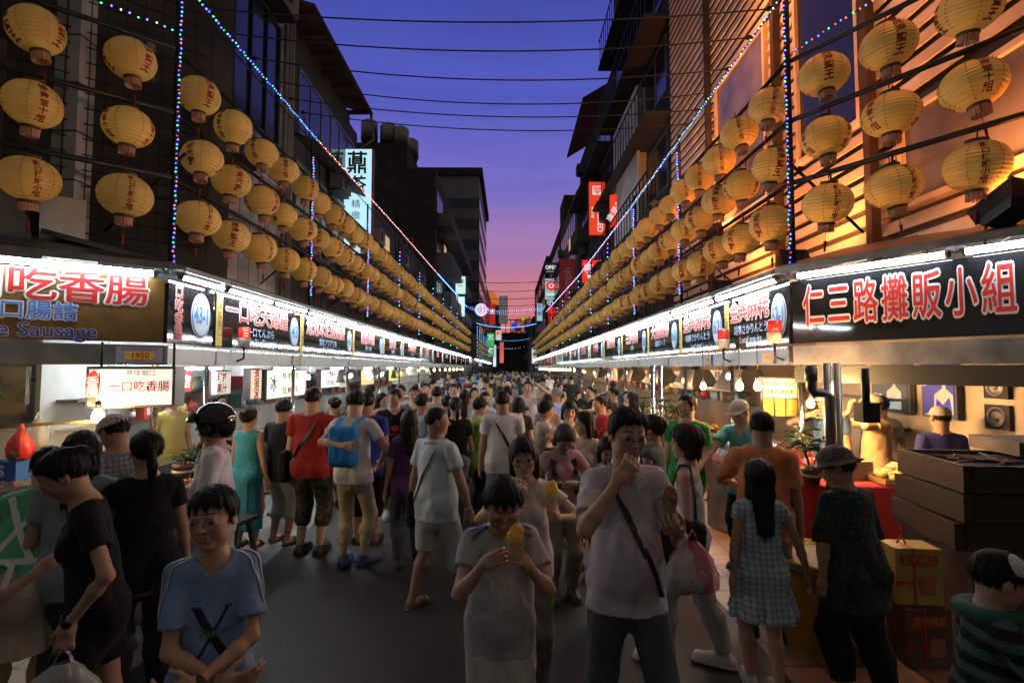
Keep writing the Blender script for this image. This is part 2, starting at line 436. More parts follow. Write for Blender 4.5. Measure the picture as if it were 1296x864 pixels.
mb.box((1.55, .28, 5.1), (.07, .07, 1.4), RUST); mb.box((2.1, .28, 5.55), (1.2, .07, .07), RUST); mb.build('bracket', root)

# ---- right side
b, sg = building('slatted metal fronted building glowing orange behind the right lanterns', WR, 1.5, 15.4, 14, 9, BROWNW)
mb = MB(); c0 = (1.5 + 15.4) / 2
panels = [(3.9, 6.35, 3.95, 5.15), (7.0, 8.6, 5.4, 8.4), (9.6, 12.0, 5.2, 8.6), (12.5, 15.0, 5.2, 7.0)]
for k in range(43):
    z = 3.55 + k * .235
    segs = [(1.6, 15.35)]
    for p in panels:
        if p[2] - .1 < z < p[3] + .1:
            segs = [q for a, e in segs for q in ((a, min(e, p[0] - .08)), (max(a, p[1] + .08), e)) if q[1] - q[0] > .1]
    for a, e in segs: mb.box((-.10, (a + e) / 2 - c0, z), (.03, e - a, .155), SLAT, ry=.15)
mb.build('louvre', b)
PGL = M('hazy_shop_glass', (.20, .17, .16), rough=.18, spec=.5, vary=.35, vscale=1.6)
for i, p in enumerate(panels):
    f = MB()
    for a, e, c, d in ((p[0], p[0] + .07, p[2], p[3]), (p[1] - .07, p[1], p[2], p[3]), (p[0] + .07, p[1] - .07, p[2], p[2] + .07), (p[0] + .07, p[1] - .07, p[3] - .07, p[3])):
        f.span((-.16, a - c0, c), (.0, e - c0, d), SLAT)
    fo = f.build('window', b)
    MB().span((-.10, p[0] + .06 - c0, p[2] + .06), (-.02, p[1] - .06 - c0, p[3] - .06), PGL if i != 1 else GLASSD).build('pane', fo)
mb = MB()
for y in (6.75, 9.1, 12.25): mb.box((-.2, y - c0, 7), (.12, .12, 8), RUST)
mb.build('post', b)
MB().span((-.14, 3.2 - c0, .3), (-.003, 8.2 - c0, 2.9), CREAM).build('shop_front', b)
b, sg = building('dark shophouse with caged balconies behind the white billboard', WR, 15.5, 24.0, 21, 9, DARKW)
for fl in range(5): win(b, sg, -3.8, 3.6, 4.6 + fl * 3.1, 6.4 + fl * 3.1, n=6)
for fl in range(4):
    mb = MB()
    for k in range(18): mb.box((-.75, -4 + k * .46, 7.4 + fl * 3.1), (.03, .03, 1.3), IRON)
    mb.box((-.75, 0, 8.05 + fl * 3.1), (.04, 8.2, .05), IRON); mb.box((-.4, 0, 6.74 + fl * 3.1), (.8, 8.3, .1), DARKW); mb.build('balcony', b)
b, sg = building('dark house with overhanging tin roof beyond the red drugstore sign', WR, 24.2, 36, 16.4, 9, DARKW)
mb = MB(); mb.add([(-.9, -1.9, 17.0), (-.9, 6.1, 17.0), (4, 6.1, 20), (4, -1.9, 20), (-.9, -1.9, 16.85), (-.9, 6.1, 16.85), (4, 6.1, 19.85), (4, -1.9, 19.85)],
       [(0, 1, 2, 3), (7, 6, 5, 4), (0, 4, 5, 1), (3, 2, 6, 7), (0, 3, 7, 4), (1, 5, 6, 2)], RUST); mb.build('roof', b)
for fl in range(4): win(b, sg, -5.2, 5.2, 4.4 + fl * 2.9, 6.1 + fl * 2.9, n=7)
for fl in range(3): MB().box((-.4, 0, 7.0 + fl * 2.9), (.8, 11.4, .12), RUST).build('awning', b)
b, sg = building('grimy flat fronted house below the right skyline', WR - .2, 36.2, 48, 14.6, 9, GREYW)
for fl in range(4): win(b, sg, -5.2, 5.2, 3.8 + fl * 2.7, 5.4 + fl * 2.7, n=7)
b, sg = building('dark walk up with a rooftop shed at the right skyline', WR - .2, 48.2, 62, 15.2, 9, DARKW)
MB().span((.4, -6.8, 15.2), (4, -2.8, 18.3), RUST).build('shed', b)
for fl in range(4): win(b, sg, -6.2, 6.2, 3.8 + fl * 2.8, 5.4 + fl * 2.8, n=8)
b, sg = building('far dark building near the right end of the street', 4.5, 62.2, 90, 15.5, 9, DARKW)
for fl in range(4):
    for k in range(3): win(b, sg, -12 + k * 8, -6 + k * 8, 3.8 + fl * 2.8, 5.4 + fl * 2.8, n=4)
b, sg = building('low unlit houses closing the right end of the street', 4.2, 90.2, 160, 11.0, 9, DARKW)
for k in range(7): win(b, sg, -32 + k * 9, -27 + k * 9, 4.0, 5.6, n=3)
b = empty('building', (2, 190, 0)); tag(b, 'black building mass across the very end of the street', 'building')
MB().span((-28, 0, 0), (24, 12, 15), DARKW).build('wall', b)
mb = MB()
for k in range(9): mb.box((-7 + k * 1.9, 1, 17), (.25, .25, 6), IRON)
mb.box((0, 1, 19.8), (17, .3, .3), IRON); mb.build('lattice_gantry', b)

# trees at the end of the street
LEAFD = M('night_leaves', (.030, .040, .022), rough=.8)
BARK = M('bark', (.05, .04, .03), rough=.9, bump=.4)
def street_tree(x, y, h, r, label):
    root = empty('tree', (x, y, 0)); tag(root, label, 'tree', 'trees at the end of the street')
    rs = random.Random(int(x * 10 + y))
    t = MB(); t.tube([(0, 0, 0), (.1, 0, h * .35), (-.1, .1, h * .7)], [.28, .2, .08], BARK)
    for k in range(6):
        a = rs.uniform(0, 6.28); t.tube([(0, 0, h * .4), (math.cos(a) * r * .5, math.sin(a) * r * .5, h * .65), (math.cos(a) * r * .8, math.sin(a) * r * .8, h * .8)], [.1, .06, .02], BARK, n=5)
    t.build('trunk', root)
    c = MB()
    cl = [(rs.uniform(-1, 1) * r * .7, rs.uniform(-1, 1) * r * .7, h * rs.uniform(.5, .95), r * rs.uniform(.25, .5)) for i in range(14)]
    for i in range(2600):
        cx, cy, cz, cr = rs.choice(cl)
        d = Vector((rs.gauss(0, 1), rs.gauss(0, 1), rs.gauss(0, .8))).normalized() * cr * rs.uniform(.5, 1.1)
        p = Vector((cx, cy, cz)) + d; u = Vector((rs.gauss(0, 1), rs.gauss(0, 1), rs.gauss(0, 1))).normalized() * .17; w = u.orthogonal().normalized() * .1
        c.add([p - u, p + w, p + u, p - w], [(0, 1, 2, 3)], LEAFD)
    c.build('crown', root)
street_tree(3.4, 140, 15.5, 3.2, 'dark leafy tree at the street end, right of the blue garlands')
street_tree(-.8, 175, 10, 4, 'broad black tree in the gap at the very end of the street')
street_tree(6.4, 120, 14, 3, 'dark leafy tree beyond the pale blue sign on the right')

# air conditioners, lit rooms and cables on the facades
WARMP = M('lit_room_pane', (.4, .3, .15), emit=(1, .62, .28), es=.55)
def fit_out(label, spots, lit_):
    b = next(o for o in bpy.data.objects if o.get('label') == label); sg = 1 if b.location.x > 0 else -1
    for y, z in spots:
        mb = MB(); mb.box((-sg * .28, y, z), (.42, .8, .55), GREYW); mb.lathe([(.22, -.01), (.22, .02), (.04, .03)], IRON, n=14, c=(-sg * .49, y - .1, z), axis=(-sg, 0, 0)); mb.box((-sg * .2, y, z - .32), (.45, .9, .04), IRON)
        mb.build('air_conditioner', b)
    for y, z, w_, h_ in lit_:
        f = MB(); f.box((-sg * .045, y, z), (.06, w_ + .1, h_ + .1), ALU); fo = f.build('window', b); MB().box((-sg * .08, y, z), (.01, w_, h_), WARMP).build('pane', fo)
    for k in range(3):
        mb = MB(); mb.tube([(-sg * .1, -2 + k * .6, 3.4), (-sg * .13, -1.4 + k * .5, 5.2 + k * .7), (-sg * .1, -2.2 + k, 8.5)], .015, IRON, n=5); mb.build('cable', b)
fit_out('pale stone clad building with a dark window band behind the left lanterns', [(-2.2, 6.2), (.4, 6.3), (1.9, 10.4)], [])
fit_out('old tiled shophouse under a deep rusty eave behind the left lanterns', [(-1.6, 5.1), (1.2, 5.0), (.2, 7.6)], [])
fit_out('narrow dark shophouse behind the tea sign', [(-6, 7.2), (-1, 7.3), (4, 7.2)], [(-3.6, 7.4, 1.0, .9)])
fit_out('dark six storey block with balconies beyond the tea sign', [(-9.5, 8.6), (-4, 8.6), (2, 11.4), (-9.0, 11.4)], [(-6.0, 10.9, 1.4, 1.0), (3.0, 8.3, 1.2, 1.0)])
fit_out('dark shophouse with caged balconies behind the white billboard', [(-3.2, 7.0), (2.6, 10.0), (-2.8, 13.3), (2.4, 16.2)], [])
fit_out('dark house with overhanging tin roof beyond the red drugstore sign', [(-4.5, 9.6), (-1, 12.4), (3, 9.5), (4, 15.2)], [(1.2, 11.2, 1.2, .9)])
fit_out('grimy flat fronted house below the right skyline', [(-4, 6.4), (1, 9.2), (3, 12)], [(-2, 11.6, 1.0, .9)])

# ================================================================== the two rows of stalls
MIRROR = M('polished_black_panel', (.010, .010, .012), rough=.05, spec=.9, bump=.10, bscale=2.2)
GOLDMIR = M('bronze_mirror_panel', (.10, .055, .018), rough=.09, spec=.9, vary=.9, vscale=1.3, bump=.22, bscale=1.6)  # gold patches in the base colour stand in for reflections
REDL = M('red_lettering', (.36, .014, .012), rough=.45)
WHITEL = M('white_lettering', (.58, .58, .57), rough=.45)
BLUEL = M('blue_lettering', (.05, .16, .52), rough=.45)
NAVYL = M('navy_lettering', (.03, .03, .20), rough=.45)
YELLS = M('yellow_strip', (.50, .40, .10), rough=.5)
BROWNL = M('brown_lettering', (.20, .09, .03), rough=.5)
DISC = M('pale_blue_disc', (.42, .54, .60), rough=.4)
BLACKL = M('black_lettering', (.015, .015, .018), rough=.5)
TUBEM = M('fluorescent_glow', (.9, .9, .9), emit=(.86, .96, 1.0), es=115)
TUBEC = M('corner_fluorescent_glow', (.9, .9, .9), emit=(.86, .96, 1.0), es=55)
TUBEF = M('far_fluorescent_glow', (.9, .9, .9), emit=(.86, .96, 1.0), es=80)
CAPM = M('lamp_holder', (.05, .05, .05), rough=.5)
WOODD = M('dark_wood', (.045, .025, .014), rough=.65, vary=.45, vscale=2.5, bump=.35, bscale=14, stretch=(1, 8, 8))
REDC = M('red_tablecloth', (.42, .020, .018), rough=.75, vary=.2, vscale=3)

def outlined(mb, body, o, u, w, size, fit=None, sx=1.0, fill=REDL, rim=WHITEL, rimw=.052, bold=.013):
    uu, ww = Vector(u).normalized(), Vector(w).normalized(); o = Vector(o)
    sq = min(1.0, fit / (size * max(len(body) * .98, 1))) if fit and sx == 1.0 else sx
    for n, rad, m, l0 in ((8, rimw * 1.15, rim, .005), (6, bold, fill, .010)):
        for k in range(n):
            a = 2 * math.pi * k / n
            letters(mb, body, m, o + (uu * math.cos(a) * sq + ww * math.sin(a)) * rad * size, u, w, size, lift=l0 + k * .0003, fit=fit, sx=sx)
def disc(mb, c, u, w, rx, rz, text, tsize):
    u, w = Vector(u), Vector(w); n = u.cross(w); c = Vector(c)
    for r, lift, m in ((1.0, .010, DISC), (.93, .014, BLUEL), (.85, .018, DISC)):
        pts = [c + n * lift + u * math.cos(2 * math.pi * k / 36) * rx * r + w * math.sin(2 * math.pi * k / 36) * rz * r for k in range(36)]
        mb.add(pts, [tuple(range(36))], m)
    letters(mb, text, BLUEL, c, u, w, tsize, off=.03, lift=.024, fit=rx * 1.35, sx=.8)

BEAMS = M('beam_steel', (.27, .265, .26), rough=.40, metal=1, vary=.2, vscale=2, bump=.1, bscale=5)
Z0B, Z1B, Z0S, Z1S = 2.04, 2.26, 2.29, 3.02        # beam, sign
def tube(parent, a, b, r=.026, holder=True, mat=None):
    a, b = Vector(a), Vector(b); t = (b - a).normalized()
    mb = MB(); mb.tube([a + t * .03, b - t * .03], r, mat or TUBEM, n=6)
    if holder: mb.tube([a, a + t * .035], r * 1.25, CAPM, n=6); mb.tube([b - t * .035, b], r * 1.25, CAPM, n=6)
    return mb.build('tube_lamp', parent)

def stall(s, Y0, Y1, label, warm, near=True, kind=0):
    """steel framed stall: root at the front middle, local x = away from the street"""
    XF = XL if s < 0 else XR; XW = WL if s < 0 else WR
    Yc, L = (Y0 + Y1) / 2, Y1 - Y0
    root = empty('market_stall', (XF, Yc, 0)); tag(root, label, 'market stall', 'market stalls along the street')
    D = abs(XW - XF)
    X = lambda d: s * d
    mb = MB(); mb.span((X(0), -L / 2 + .004, Z0B), (X(.10), L / 2 - .004, Z1B), BEAMS)
    mb.span((X(-.012), -L / 2 + .004, Z0B + .19), (X(0), L / 2 - .004, Z1B - .002), STEEL)
    mb.build('fascia_beam', root)
    mb = MB(); mb.add([(X(-.18), -L / 2, 3.17), (X(-.18), L / 2, 3.17), (X(D), L / 2, 3.62), (X(D), -L / 2, 3.62),
                       (X(-.18), -L / 2, 3.11), (X(-.18), L / 2, 3.11), (X(D), L / 2, 3.56), (X(D), -L / 2, 3.56)],
                      [(0, 3, 2, 1), (4, 5, 6, 7), (0, 1, 5, 4), (2, 3, 7, 6), (0, 4, 7, 3), (1, 2, 6, 5)], STEELD)
    mb.build('canopy_roof', root)
    for yy in (-L / 2 + .06,):
        mb = MB(); mb.tube([(X(.16), yy, 0), (X(.16), yy, Z0B)], .032, STEEL, n=8); mb.build('post', root)
    cm = (STEEL, REDC, WOODD, STEELD)[kind % 4]
    mb = MB(); mb.span((X(.22), -L / 2 + .12, 0), (X(.80), L / 2 - .12, .82), cm); mb.span((X(.18), -L / 2 + .10, .824), (X(.86), L / 2 - .10, .86), STEEL); mb.build('counter', root)
    wall = M('stall_back_warm', (.30, .20, .12), rough=.6, vary=.25, vscale=2) if warm else M('stall_back_pale', (.52, .53, .50), rough=.5, vary=.25, vscale=2)
    mb = MB(); mb.span((X(D - .08), -L / 2, 0), (X(D - .02), L / 2, 3.4), wall)
    for k in range(2): mb.span((X(D - .34), -L / 2 + .2, 1.25 + .35 * k), (X(D - .084), L / 2 - .2, 1.28 + .35 * k), STEELD)
    mb.build('back_wall', root)
    n = max(int(L / 1.25), 1); st = L / n
    if near:
        for k in range(n): tube(root, (X(-.10), -L / 2 + st * k + .02, 3.055), (X(-.10), -L / 2 + st * (k + 1) - .02, 3.055))
        mb = MB()
        for k in range(n + 1): mb.box((X(-.06), -L / 2 + min(max(st * k, .05), L - .05), 3.09), (.16, .05, .05), CAPM)
        mb.span((X(-.05), -L / 2 + .03, 3.098), (X(-.02), L / 2 - .03, 3.108), CAPM); mb.build('lamp_batten', root)
        for k in range(0 if warm else 1): tube(root, (X(.75), -L * .35, 2.0), (X(.75), -L * .35 + 1.1, 2.0), r=.016)
    else:
        tube(root, (X(-.10), -L / 2 + .03, 3.05), (X(-.10), L / 2 - .03, 3.05), r=.024, holder=False, mat=TUBEF)
    return root, X, L

def sign_board(s, Y0, Y1, label, title, sub, sub2, num, near=True):
    XF = XL if s < 0 else XR
    Yc, L = (Y0 + Y1) / 2, Y1 - Y0 - .02
    root = empty('stall_sign', (XF + s * .03, Yc, 0)); tag(root, label, 'sign', 'black stall signs above the steel beams')
    u, w = Vector((0, -s, 0)), Vector((0, 0, 1))
    mb = MB(); mb.span((0, -L / 2, Z0S), (s * .05, L / 2, Z1S), MIRROR); mb.build('board', root)
    hw = .20
    uy = lambda a: -s * a                                       # a runs to the reader's right
    # yellow strip at the reader's left end of the right row, right end of the left row
    e = -L / 2 + .08
    mb = MB(); mb.box((-s * .006, uy(e), (Z0S + Z1S) / 2), (.012, .13, Z1S - Z0S - .02), YELLS)
    if near: letters(mb, vertical('基隆廟口'), BROWNL, (-s * .012, uy(e), 2.65), u, w, .12, off=.01)
    mb.build('strip', root)
    mb = MB(); zc = 2.65
    dx = L / 2 - .24
    disc(mb, (0, uy(dx), zc), u, w, .19, .27, num, .30)
    mb.build('number_disc', root)
    mb = MB()
    lc = (-L / 2 + .18 + dx - .22) / 2; fw = (dx - .22) - (-L / 2 + .18)
    if near:
        outlined(mb, title, (0, uy(lc), 2.80), u, w, .34, fit=fw * .96)
        if sub: letters(mb, sub, M('sky_lettering', (.30, .45, .68), rough=.4), (0, uy(lc + .05), 2.54), u, w, .15, off=.012, fit=fw * .8, lift=.008)
        if sub2: letters(mb, sub2, M('sky_lettering'), (0, uy(lc + .05), 2.40), u, w, .13, off=.01, fit=fw * .8, lift=.008)
    else:
        outlined(mb, title, (0, uy(lc), 2.74), u, w, .30, fit=fw * .95, rimw=.03)
    mb.build('lettering', root)
    return root

def plate(s, Y, text, label):
    XF = XL if s < 0 else XR
    u, w = Vector((0, -s, 0)), Vector((0, 0, 1))
    mb = MB(); mb.box((0, 0, 0), (.008, .30, .17), M('lilac_plate', (.25, .27, .42), rough=.5)); mb.box((-s * .006, 0, -.005), (.004, .18, .085), M('yellow_plate', (.62, .42, .06), rough=.5))
    letters(mb, text, BROWNL, (-s * .008, 0, -.005), u, w, .075, off=.02, lift=.003, fit=.15)
    o = mb.build('number_plate', None, (XF - s * .018, Y, 2.14)); tag(o, label, 'plate')
    return o
def beacon(s, Y, label, lit):
    XF = XL if s < 0 else XR
    root = empty('warning_beacon', (XF - s * .10, Y, 2.30)); tag(root, label, 'beacon')
    mb = MB(); mb.lathe([(.075, 0), (.085, .10), (.085, .13)], M('beacon_base', (.30, .29, .27), rough=.4), n=14); mb.tube([(0, 0, 0), (0, 0, -.16), (s * .10, 0, -.20)], .015, IRON); mb.build('base', root)
    mb = MB(); mb.lathe([(.08, .132), (.078, .27), (.06, .285)], M('red_dome_lit' if lit else 'red_dome', (.35, .02, .02), rough=.25, emit=(1, .05, .03), es=.5 if lit else .06), n=14)
    if lit:
        for k in range(3): mb.box((.05, -.065, .16 + k * .04), (.07, .04, .016), M('beacon_led', (.8, .1, .1), emit=(1, .12, .08), es=6), rz=-.6)
    mb.build('dome', root)

LT = [(6.98, 9.78, '一口吃天婦羅', '一口てんぷら', 'One Bite Tempura', '43', 'black sign reading 一口吃天婦羅 with disc 43'),
      (9.80, 13.08, '泡泡冰正創始店', '雪泥 アワアワ氷', 'Pao-Pao Ice', '41', 'black sign for shaved ice 泡泡冰 with disc 41'),
      (13.10, 16.28, '豬腸串燒', '豚モツ串', '', '39', 'black sign with red 豬腸串燒 and disc 39, fourth on the left'),
      (16.30, 19.28, '滷肉飯', '魯肉飯', '', '37', 'black sign with red 滷肉飯 and disc 37, fifth on the left'),
      (19.30, 23.4, '奶油螃蟹羹', 'カニスープ', '', '35', 'black sign with red 奶油螃蟹羹 and disc 35'),
      (23.42, 27.0, '魷魚羹', '', '', '33', 'black sign with red 魷魚羹 and disc 33'),
      (27.02, 31.0, '鼎邊趖', '', '', '31', 'black sign with red 鼎邊趖 and disc 31')]
RT = [(6.12, 8.0, '金興麻粩', '胡麻さかりんとう', 'Local snacks', '62-1', 'black sign reading 金興麻粩 with disc 62-1'),
      (8.02, 10.15, '金興麻粩', '胡麻さかりんとう', 'Local snacks', '62', 'black sign reading 金興麻粩 with disc 62'),
      (10.17, 12.5, '大腸圈湯', '腸詰スープ', '', '60', 'black sign with red 大腸圈湯 and disc 60'),
      (12.52, 15.4, '三鮮魯麵', '魯麺', '', '58', 'black sign with red 三鮮魯麵 and disc 58'),
      (15.42, 18.3, '紅燒鰻羹', '', '', '56', 'black sign with red 紅燒鰻羹 and disc 56'),
      (18.32, 21.4, '八寶冬粉', '', '', '54', 'black sign with red 八寶冬粉 and disc 54'),
      (21.42, 24.6, '營養三明治', '', '', '52', 'black sign with red 營養三明治 and disc 52'),
      (24.62, 28.0, '天一香肉羹', '', '', '50', 'black sign with red 天一香肉羹 and disc 50')]
ORD0 = ['first', 'second', 'third', 'fourth', 'fifth', 'sixth', 'seventh', 'eighth', 'ninth']
for i, (y0, y1, t, a, b2, n, lab) in enumerate(LT):
    sign_board(-1, y0, y1, lab, t, a, b2, n, i < 5)
    stall(-1, y0, y1, f'{ORD0[i + 1]} steel canopied stall of the left row, beneath the sign {t}', False, True, i)
for i, (y0, y1, t, a, b2, n, lab) in enumerate(RT):
    sign_board(1, y0, y1, lab, t, a, b2, n, i < 5)
    stall(1, y0, y1, f'{ORD0[i]} steel canopied stall of the right row, beneath the sign {t}', True, True, i + 1)
# the first left stall next to the corner, with its narrow sign 43-1
stall(-1, 5.98, 6.96, 'narrow steel stall beneath the sign numbered 43-1', False, True, 0)
root = empty('stall_sign', (XL - .03, 6.47, 0)); tag(root, 'narrow black sign with upright red 口吃香腸 and disc 43-1', 'sign', 'black stall signs above the steel beams')
u, w = Vector((0, 1, 0)), Vector((0, 0, 1))
MB().span((0, -.46, Z0S), (-.05, .46, Z1S), MIRROR).build('board', root)
mb = MB(); disc(mb, (0, .17, 2.66), u, w, .21, .29, '43-1', .30); mb.build('number_disc', root)
mb = MB()
for k, ch in enumerate('口吃香腸'): outlined(mb, ch, (0, -.27, 2.90 - k * .165), u, w, .165)
mb.build('lettering', root)
# far stalls, two metres of sign each
FARW = ['香菇肉羹', '蚵仔煎', '炒麵', '豆花', '冰品', '海鮮', '米粉湯', '水果', '燒賣', '甜不辣', '壽司', '果汁']
def far_row(s, y0, y1, step, side):
    y, k = y0, 0
    while y < y1:
        e = min(y + step, y1)
        sign_board(s, y + .01, e - .01, f'small far black stall sign down the {side} row, too distant to read', FARW[k % len(FARW)], '', '', str((29 if s < 0 else 48) - 2 * k if 29 - 2 * k > 0 else k), False)
        stall(s, y + .01, e - .01, f'distant steel canopied stall far down the {side} row', s > 0, False, k)
        y = e; k += 1
far_row(-1, 31.02, 51.5, 4.1, 'left'); far_row(1, 28.02, 66, 4.2, 'right'); far_row(-1, 60, 112, 6.5, 'left')
plate(1, 6.6, '1950', 'lilac and yellow plate reading 1950 on the right beam near disc 62-1')
plate(-1, 9.55, '1951', 'small lilac plate on the left beam between discs 43 and 41')
plate(-1, 12.9, '1952', 'small lilac plate on the left beam past disc 41')
for y, n in ((8.6, 'sixty two'), (10.9, 'sixty'), (13.4, 'fifty eight')): plate(1, y, '1949', f'small lilac plate on the right beam below the sign numbered {n}')
beacon(-1, 7.5, 'red warning beacon with lit bars on the left beam below 一口吃天婦羅', True)
beacon(1, 7.75, 'red warning beacon on grey base before the sign 62-1, at its left end', False)
beacon(1, 6.25, 'red warning beacon at the corner post by disc 62-1', False)

# ------------------------------------------------------------------ the two corner fronts
CRd, CR0 = Vector((.545, -.84, 0)), Vector((XR, 6.07, 0))
def corner(s):
    d, o = (CLd, CL0) if s < 0 else (CRd, CR0)
    root = empty('market_stall', o, 0)
    tag(root, 'corner stall with a bronze mirror fascia beside the sausage sign' if s < 0 else 'corner stall selling sweets under the sign 仁三路攤販小組', 'market stall', 'market stalls along the street')
    n = Vector((-d.y, d.x, 0)) * (1 if s > 0 else -1); n = n if n.y < 0 else -n      # faces the crossing
    if s > 0: n = Vector((-.84, -.545, 0))
    L = 3.4 if s < 0 else 3.6
    def wall(mb, a, e, z0, z1, t0, t1, m):
        P = [o + d * q + n * t for q, t in ((a, t0), (e, t0), (e, t1), (a, t1))]
        P = [p - o for p in P]
        mb.add([(p.x, p.y, z0) for p in P] + [(p.x, p.y, z1) for p in P], [(3, 2, 1, 0), (4, 5, 6, 7), (0, 1, 5, 4), (1, 2, 6, 5), (2, 3, 7, 6), (3, 0, 4, 7)], m)
    mb = MB(); wall(mb, .02, L, Z0B, Z1B, 0, -.1, STEEL if s < 0 else STEELD); mb.build('fascia_beam', root)
    if s > 0:
        mb = MB(); wall(mb, .0, L, 1.84, 2.03, -.06, -.16, M('dark_green_beam', (.03, .036, .036), rough=.5)); mb.build('lower_beam', root)
    mb = MB(); P = [o + d * q + n * t - o for q, t in ((-.05, .22), (L, .22), (L, -1.5), (-.05, -1.5))]
    mb.add([(p.x, p.y, 3.17 + (0 if i < 2 else .45)) for i, p in enumerate(P)] + [(p.x, p.y, 3.10 + (0 if i < 2 else .45)) for i, p in enumerate(P)], [(0, 1, 2, 3), (7, 6, 5, 4), (0, 4, 5, 1), (1, 5, 6, 2), (2, 6, 7, 3), (3, 7, 4, 0)], STEELD)
    mb.build('canopy_roof', root)
    for k in range(2):
        a = (d * (.12 + k * 1.5)) + n * .10; e = a + d * 1.42
        tube(root, (a.x, a.y, 3.05), (e.x, e.y, 3.05), r=.03, mat=TUBEC)
    mb = MB()
    for k in range(3): p = d * (.08 + 1.5 * k) + n * .08; mb.box((p.x, p.y, 3.085), (.1, .1, .05), CAPM)
    mb.build('lamp_batten', root)
    sg = empty('stall_sign', o + n * .004, 0); u = -d if s < 0 else d
    tag(sg, 'bronze mirror sign with big red 吃香腸 and Bite Sausage in blue' if s < 0 else 'large black mirror sign reading 仁三路攤販小組', 'sign')
    mb = MB(); o_ = o; 
    P = [(a, t) for a, t in ((.03, 0), (L - .05, 0), (L - .05, -.05), (.03, -.05))]
    V = [d * a + n * t for a, t in P]
    mb.add([(p.x, p.y, Z0S) for p in V] + [(p.x, p.y, Z1S - .01) for p in V], [(3, 2, 1, 0), (4, 5, 6, 7), (0, 1, 5, 4), (1, 2, 6, 5), (2, 3, 7, 6), (3, 0, 4, 7)], GOLDMIR if s < 0 else MIRROR)
    mb.build('board', sg)
    mb = MB()
    if s < 0:
        for k, ch in enumerate('腸香吃口一'): outlined(mb, ch, d * (.37 + k * .385) + Vector((0, 0, 2.83)), u, w, .36, sx=1.1)
        outlined(mb, '一口腸詰', d * 1.18 + Vector((0, 0, 2.57)), u, w, .20, fill=BLUEL)
        outlined(mb, 'One Bite Sausage', d * 1.32 + Vector((0, 0, 2.38)), u, w, .20, fill=NAVYL, rimw=.03)
    else:
        for k, ch in enumerate('仁三路攤販小組'): outlined(mb, ch, d * (.27 + k * .262) + Vector((0, 0, 2.67)), u, w, .48, sx=.50)
    mb.build('lettering', sg)
    return root, o, d, n
rootL, oL, dL, nL = corner(-1)
rootR, oR, dR, nR = corner(1)
pl_ = MB(); pl_.box((0, 0, 0), (.42, .008, .17), M('lilac_plate')); pl_.box((0, -.006, -.01), (.27, .004, .085), M('yellow_plate'))
letters(pl_, '1950', REDL, (0, -.008, -.01), (1, 0, 0), (0, 0, 1), .085, off=.02, lift=.003)
letters(pl_, '基隆市政府攤販集中區', REDL, (0, -.005, .06), (1, 0, 0), (0, 0, 1), .034, off=.005, lift=.003)
o = pl_.build('number_plate', None, oL + dL * .24 + nL * .012 + Vector((0, 0, 2.15)), math.atan2(-dL.y, -dL.x)); tag(o, 'wide lilac plate reading 1950 on the left corner beam', 'plate')

# ------------------------------------------------------------------ lanterns
def _lantern(t, b):
    tc = N(t, 'TexCoord'); n = N(t, 'TexNoise', i_Scale=5.0, i_Detail=5.0); t.links.new(tc.outputs['Object'], n.inputs['Vector'])
    w = N(t, 'TexWave', wave_type='BANDS', bands_direction='Z', i_Scale=9.0); t.links.new(tc.outputs['Object'], w.inputs['Vector'])
    oi = N(t, 'ObjectInfo')
    c = _ramp0(t, n.outputs['Fac'], [(.25, (.54, .28, .058)), (.75, (.68, .395, .095))])
    v = N(t, 'MapRange'); v.inputs[3].default_value = .82; v.inputs[4].default_value = 1.12; t.links.new(oi.outputs['Random'], v.inputs[0])
    mx = N(t, 'Mix', data_type='RGBA', blend_type='MULTIPLY'); mx.inputs[0].default_value = 1
    cc = N(t, 'CombineColor'); [t.links.new(v.outputs[0], cc.inputs[i]) for i in range(3)]
    t.links.new(c, mx.inputs[6]); t.links.new(cc.outputs[0], mx.inputs[7]); t.links.new(mx.outputs[2], b.inputs['Base Color'])
    t.links.new(mx.outputs[2], b.inputs['Emission Color'])
    b.inputs['Emission Strength'].default_value = .13
    b.inputs['Roughness'].default_value = .5
    bp = N(t, 'Bump'); bp.inputs['Strength'].default_value = .45; bp.inputs['Distance'].default_value = .012
    t.links.new(w.outputs['Fac'], bp.inputs['Height']); t.links.new(bp.outputs[0], b.inputs['Normal'])
LANT = node_mat('lantern_paper', _lantern)
FRINGE = M('lantern_fringe', (.40, .20, .12), rough=.8, emit=(.5, .2, .1), es=.05)
LRED = M('lantern_red', (.24, .012, .010), rough=.7)
GOLD = M('gold_sequins', (.25, .17, .04), rough=.3, metal=.8)
WORDS = ['開漳聖王', '得意堂十組', '廟口攤販小組', '歡迎光臨']
RX, RZ = .252, .218
def globe(n=22, m=14, far=False):
    mb = MB(); prof = []
    for i in range(m + 1):
        a = -math.pi / 2 * .86 + math.pi * .86 * i / m
        prof.append((RX * math.cos(a) ** .92, RZ * math.sin(a)))
    mb.lathe(prof, LANT, n=n)
    if not far:
        for k in range(6):
            az = 2 * math.pi * (k + .5) / 6
            for j in range(13):
                a = -1.05 + 2.1 * j / 12
                r = RX * math.cos(a) ** .92 + .003; p = Vector((r * math.cos(az), r * math.sin(az), RZ * math.sin(a)))
                mb.box(p, (.004, .006, .018), GOLD, rz=az)
    return mb
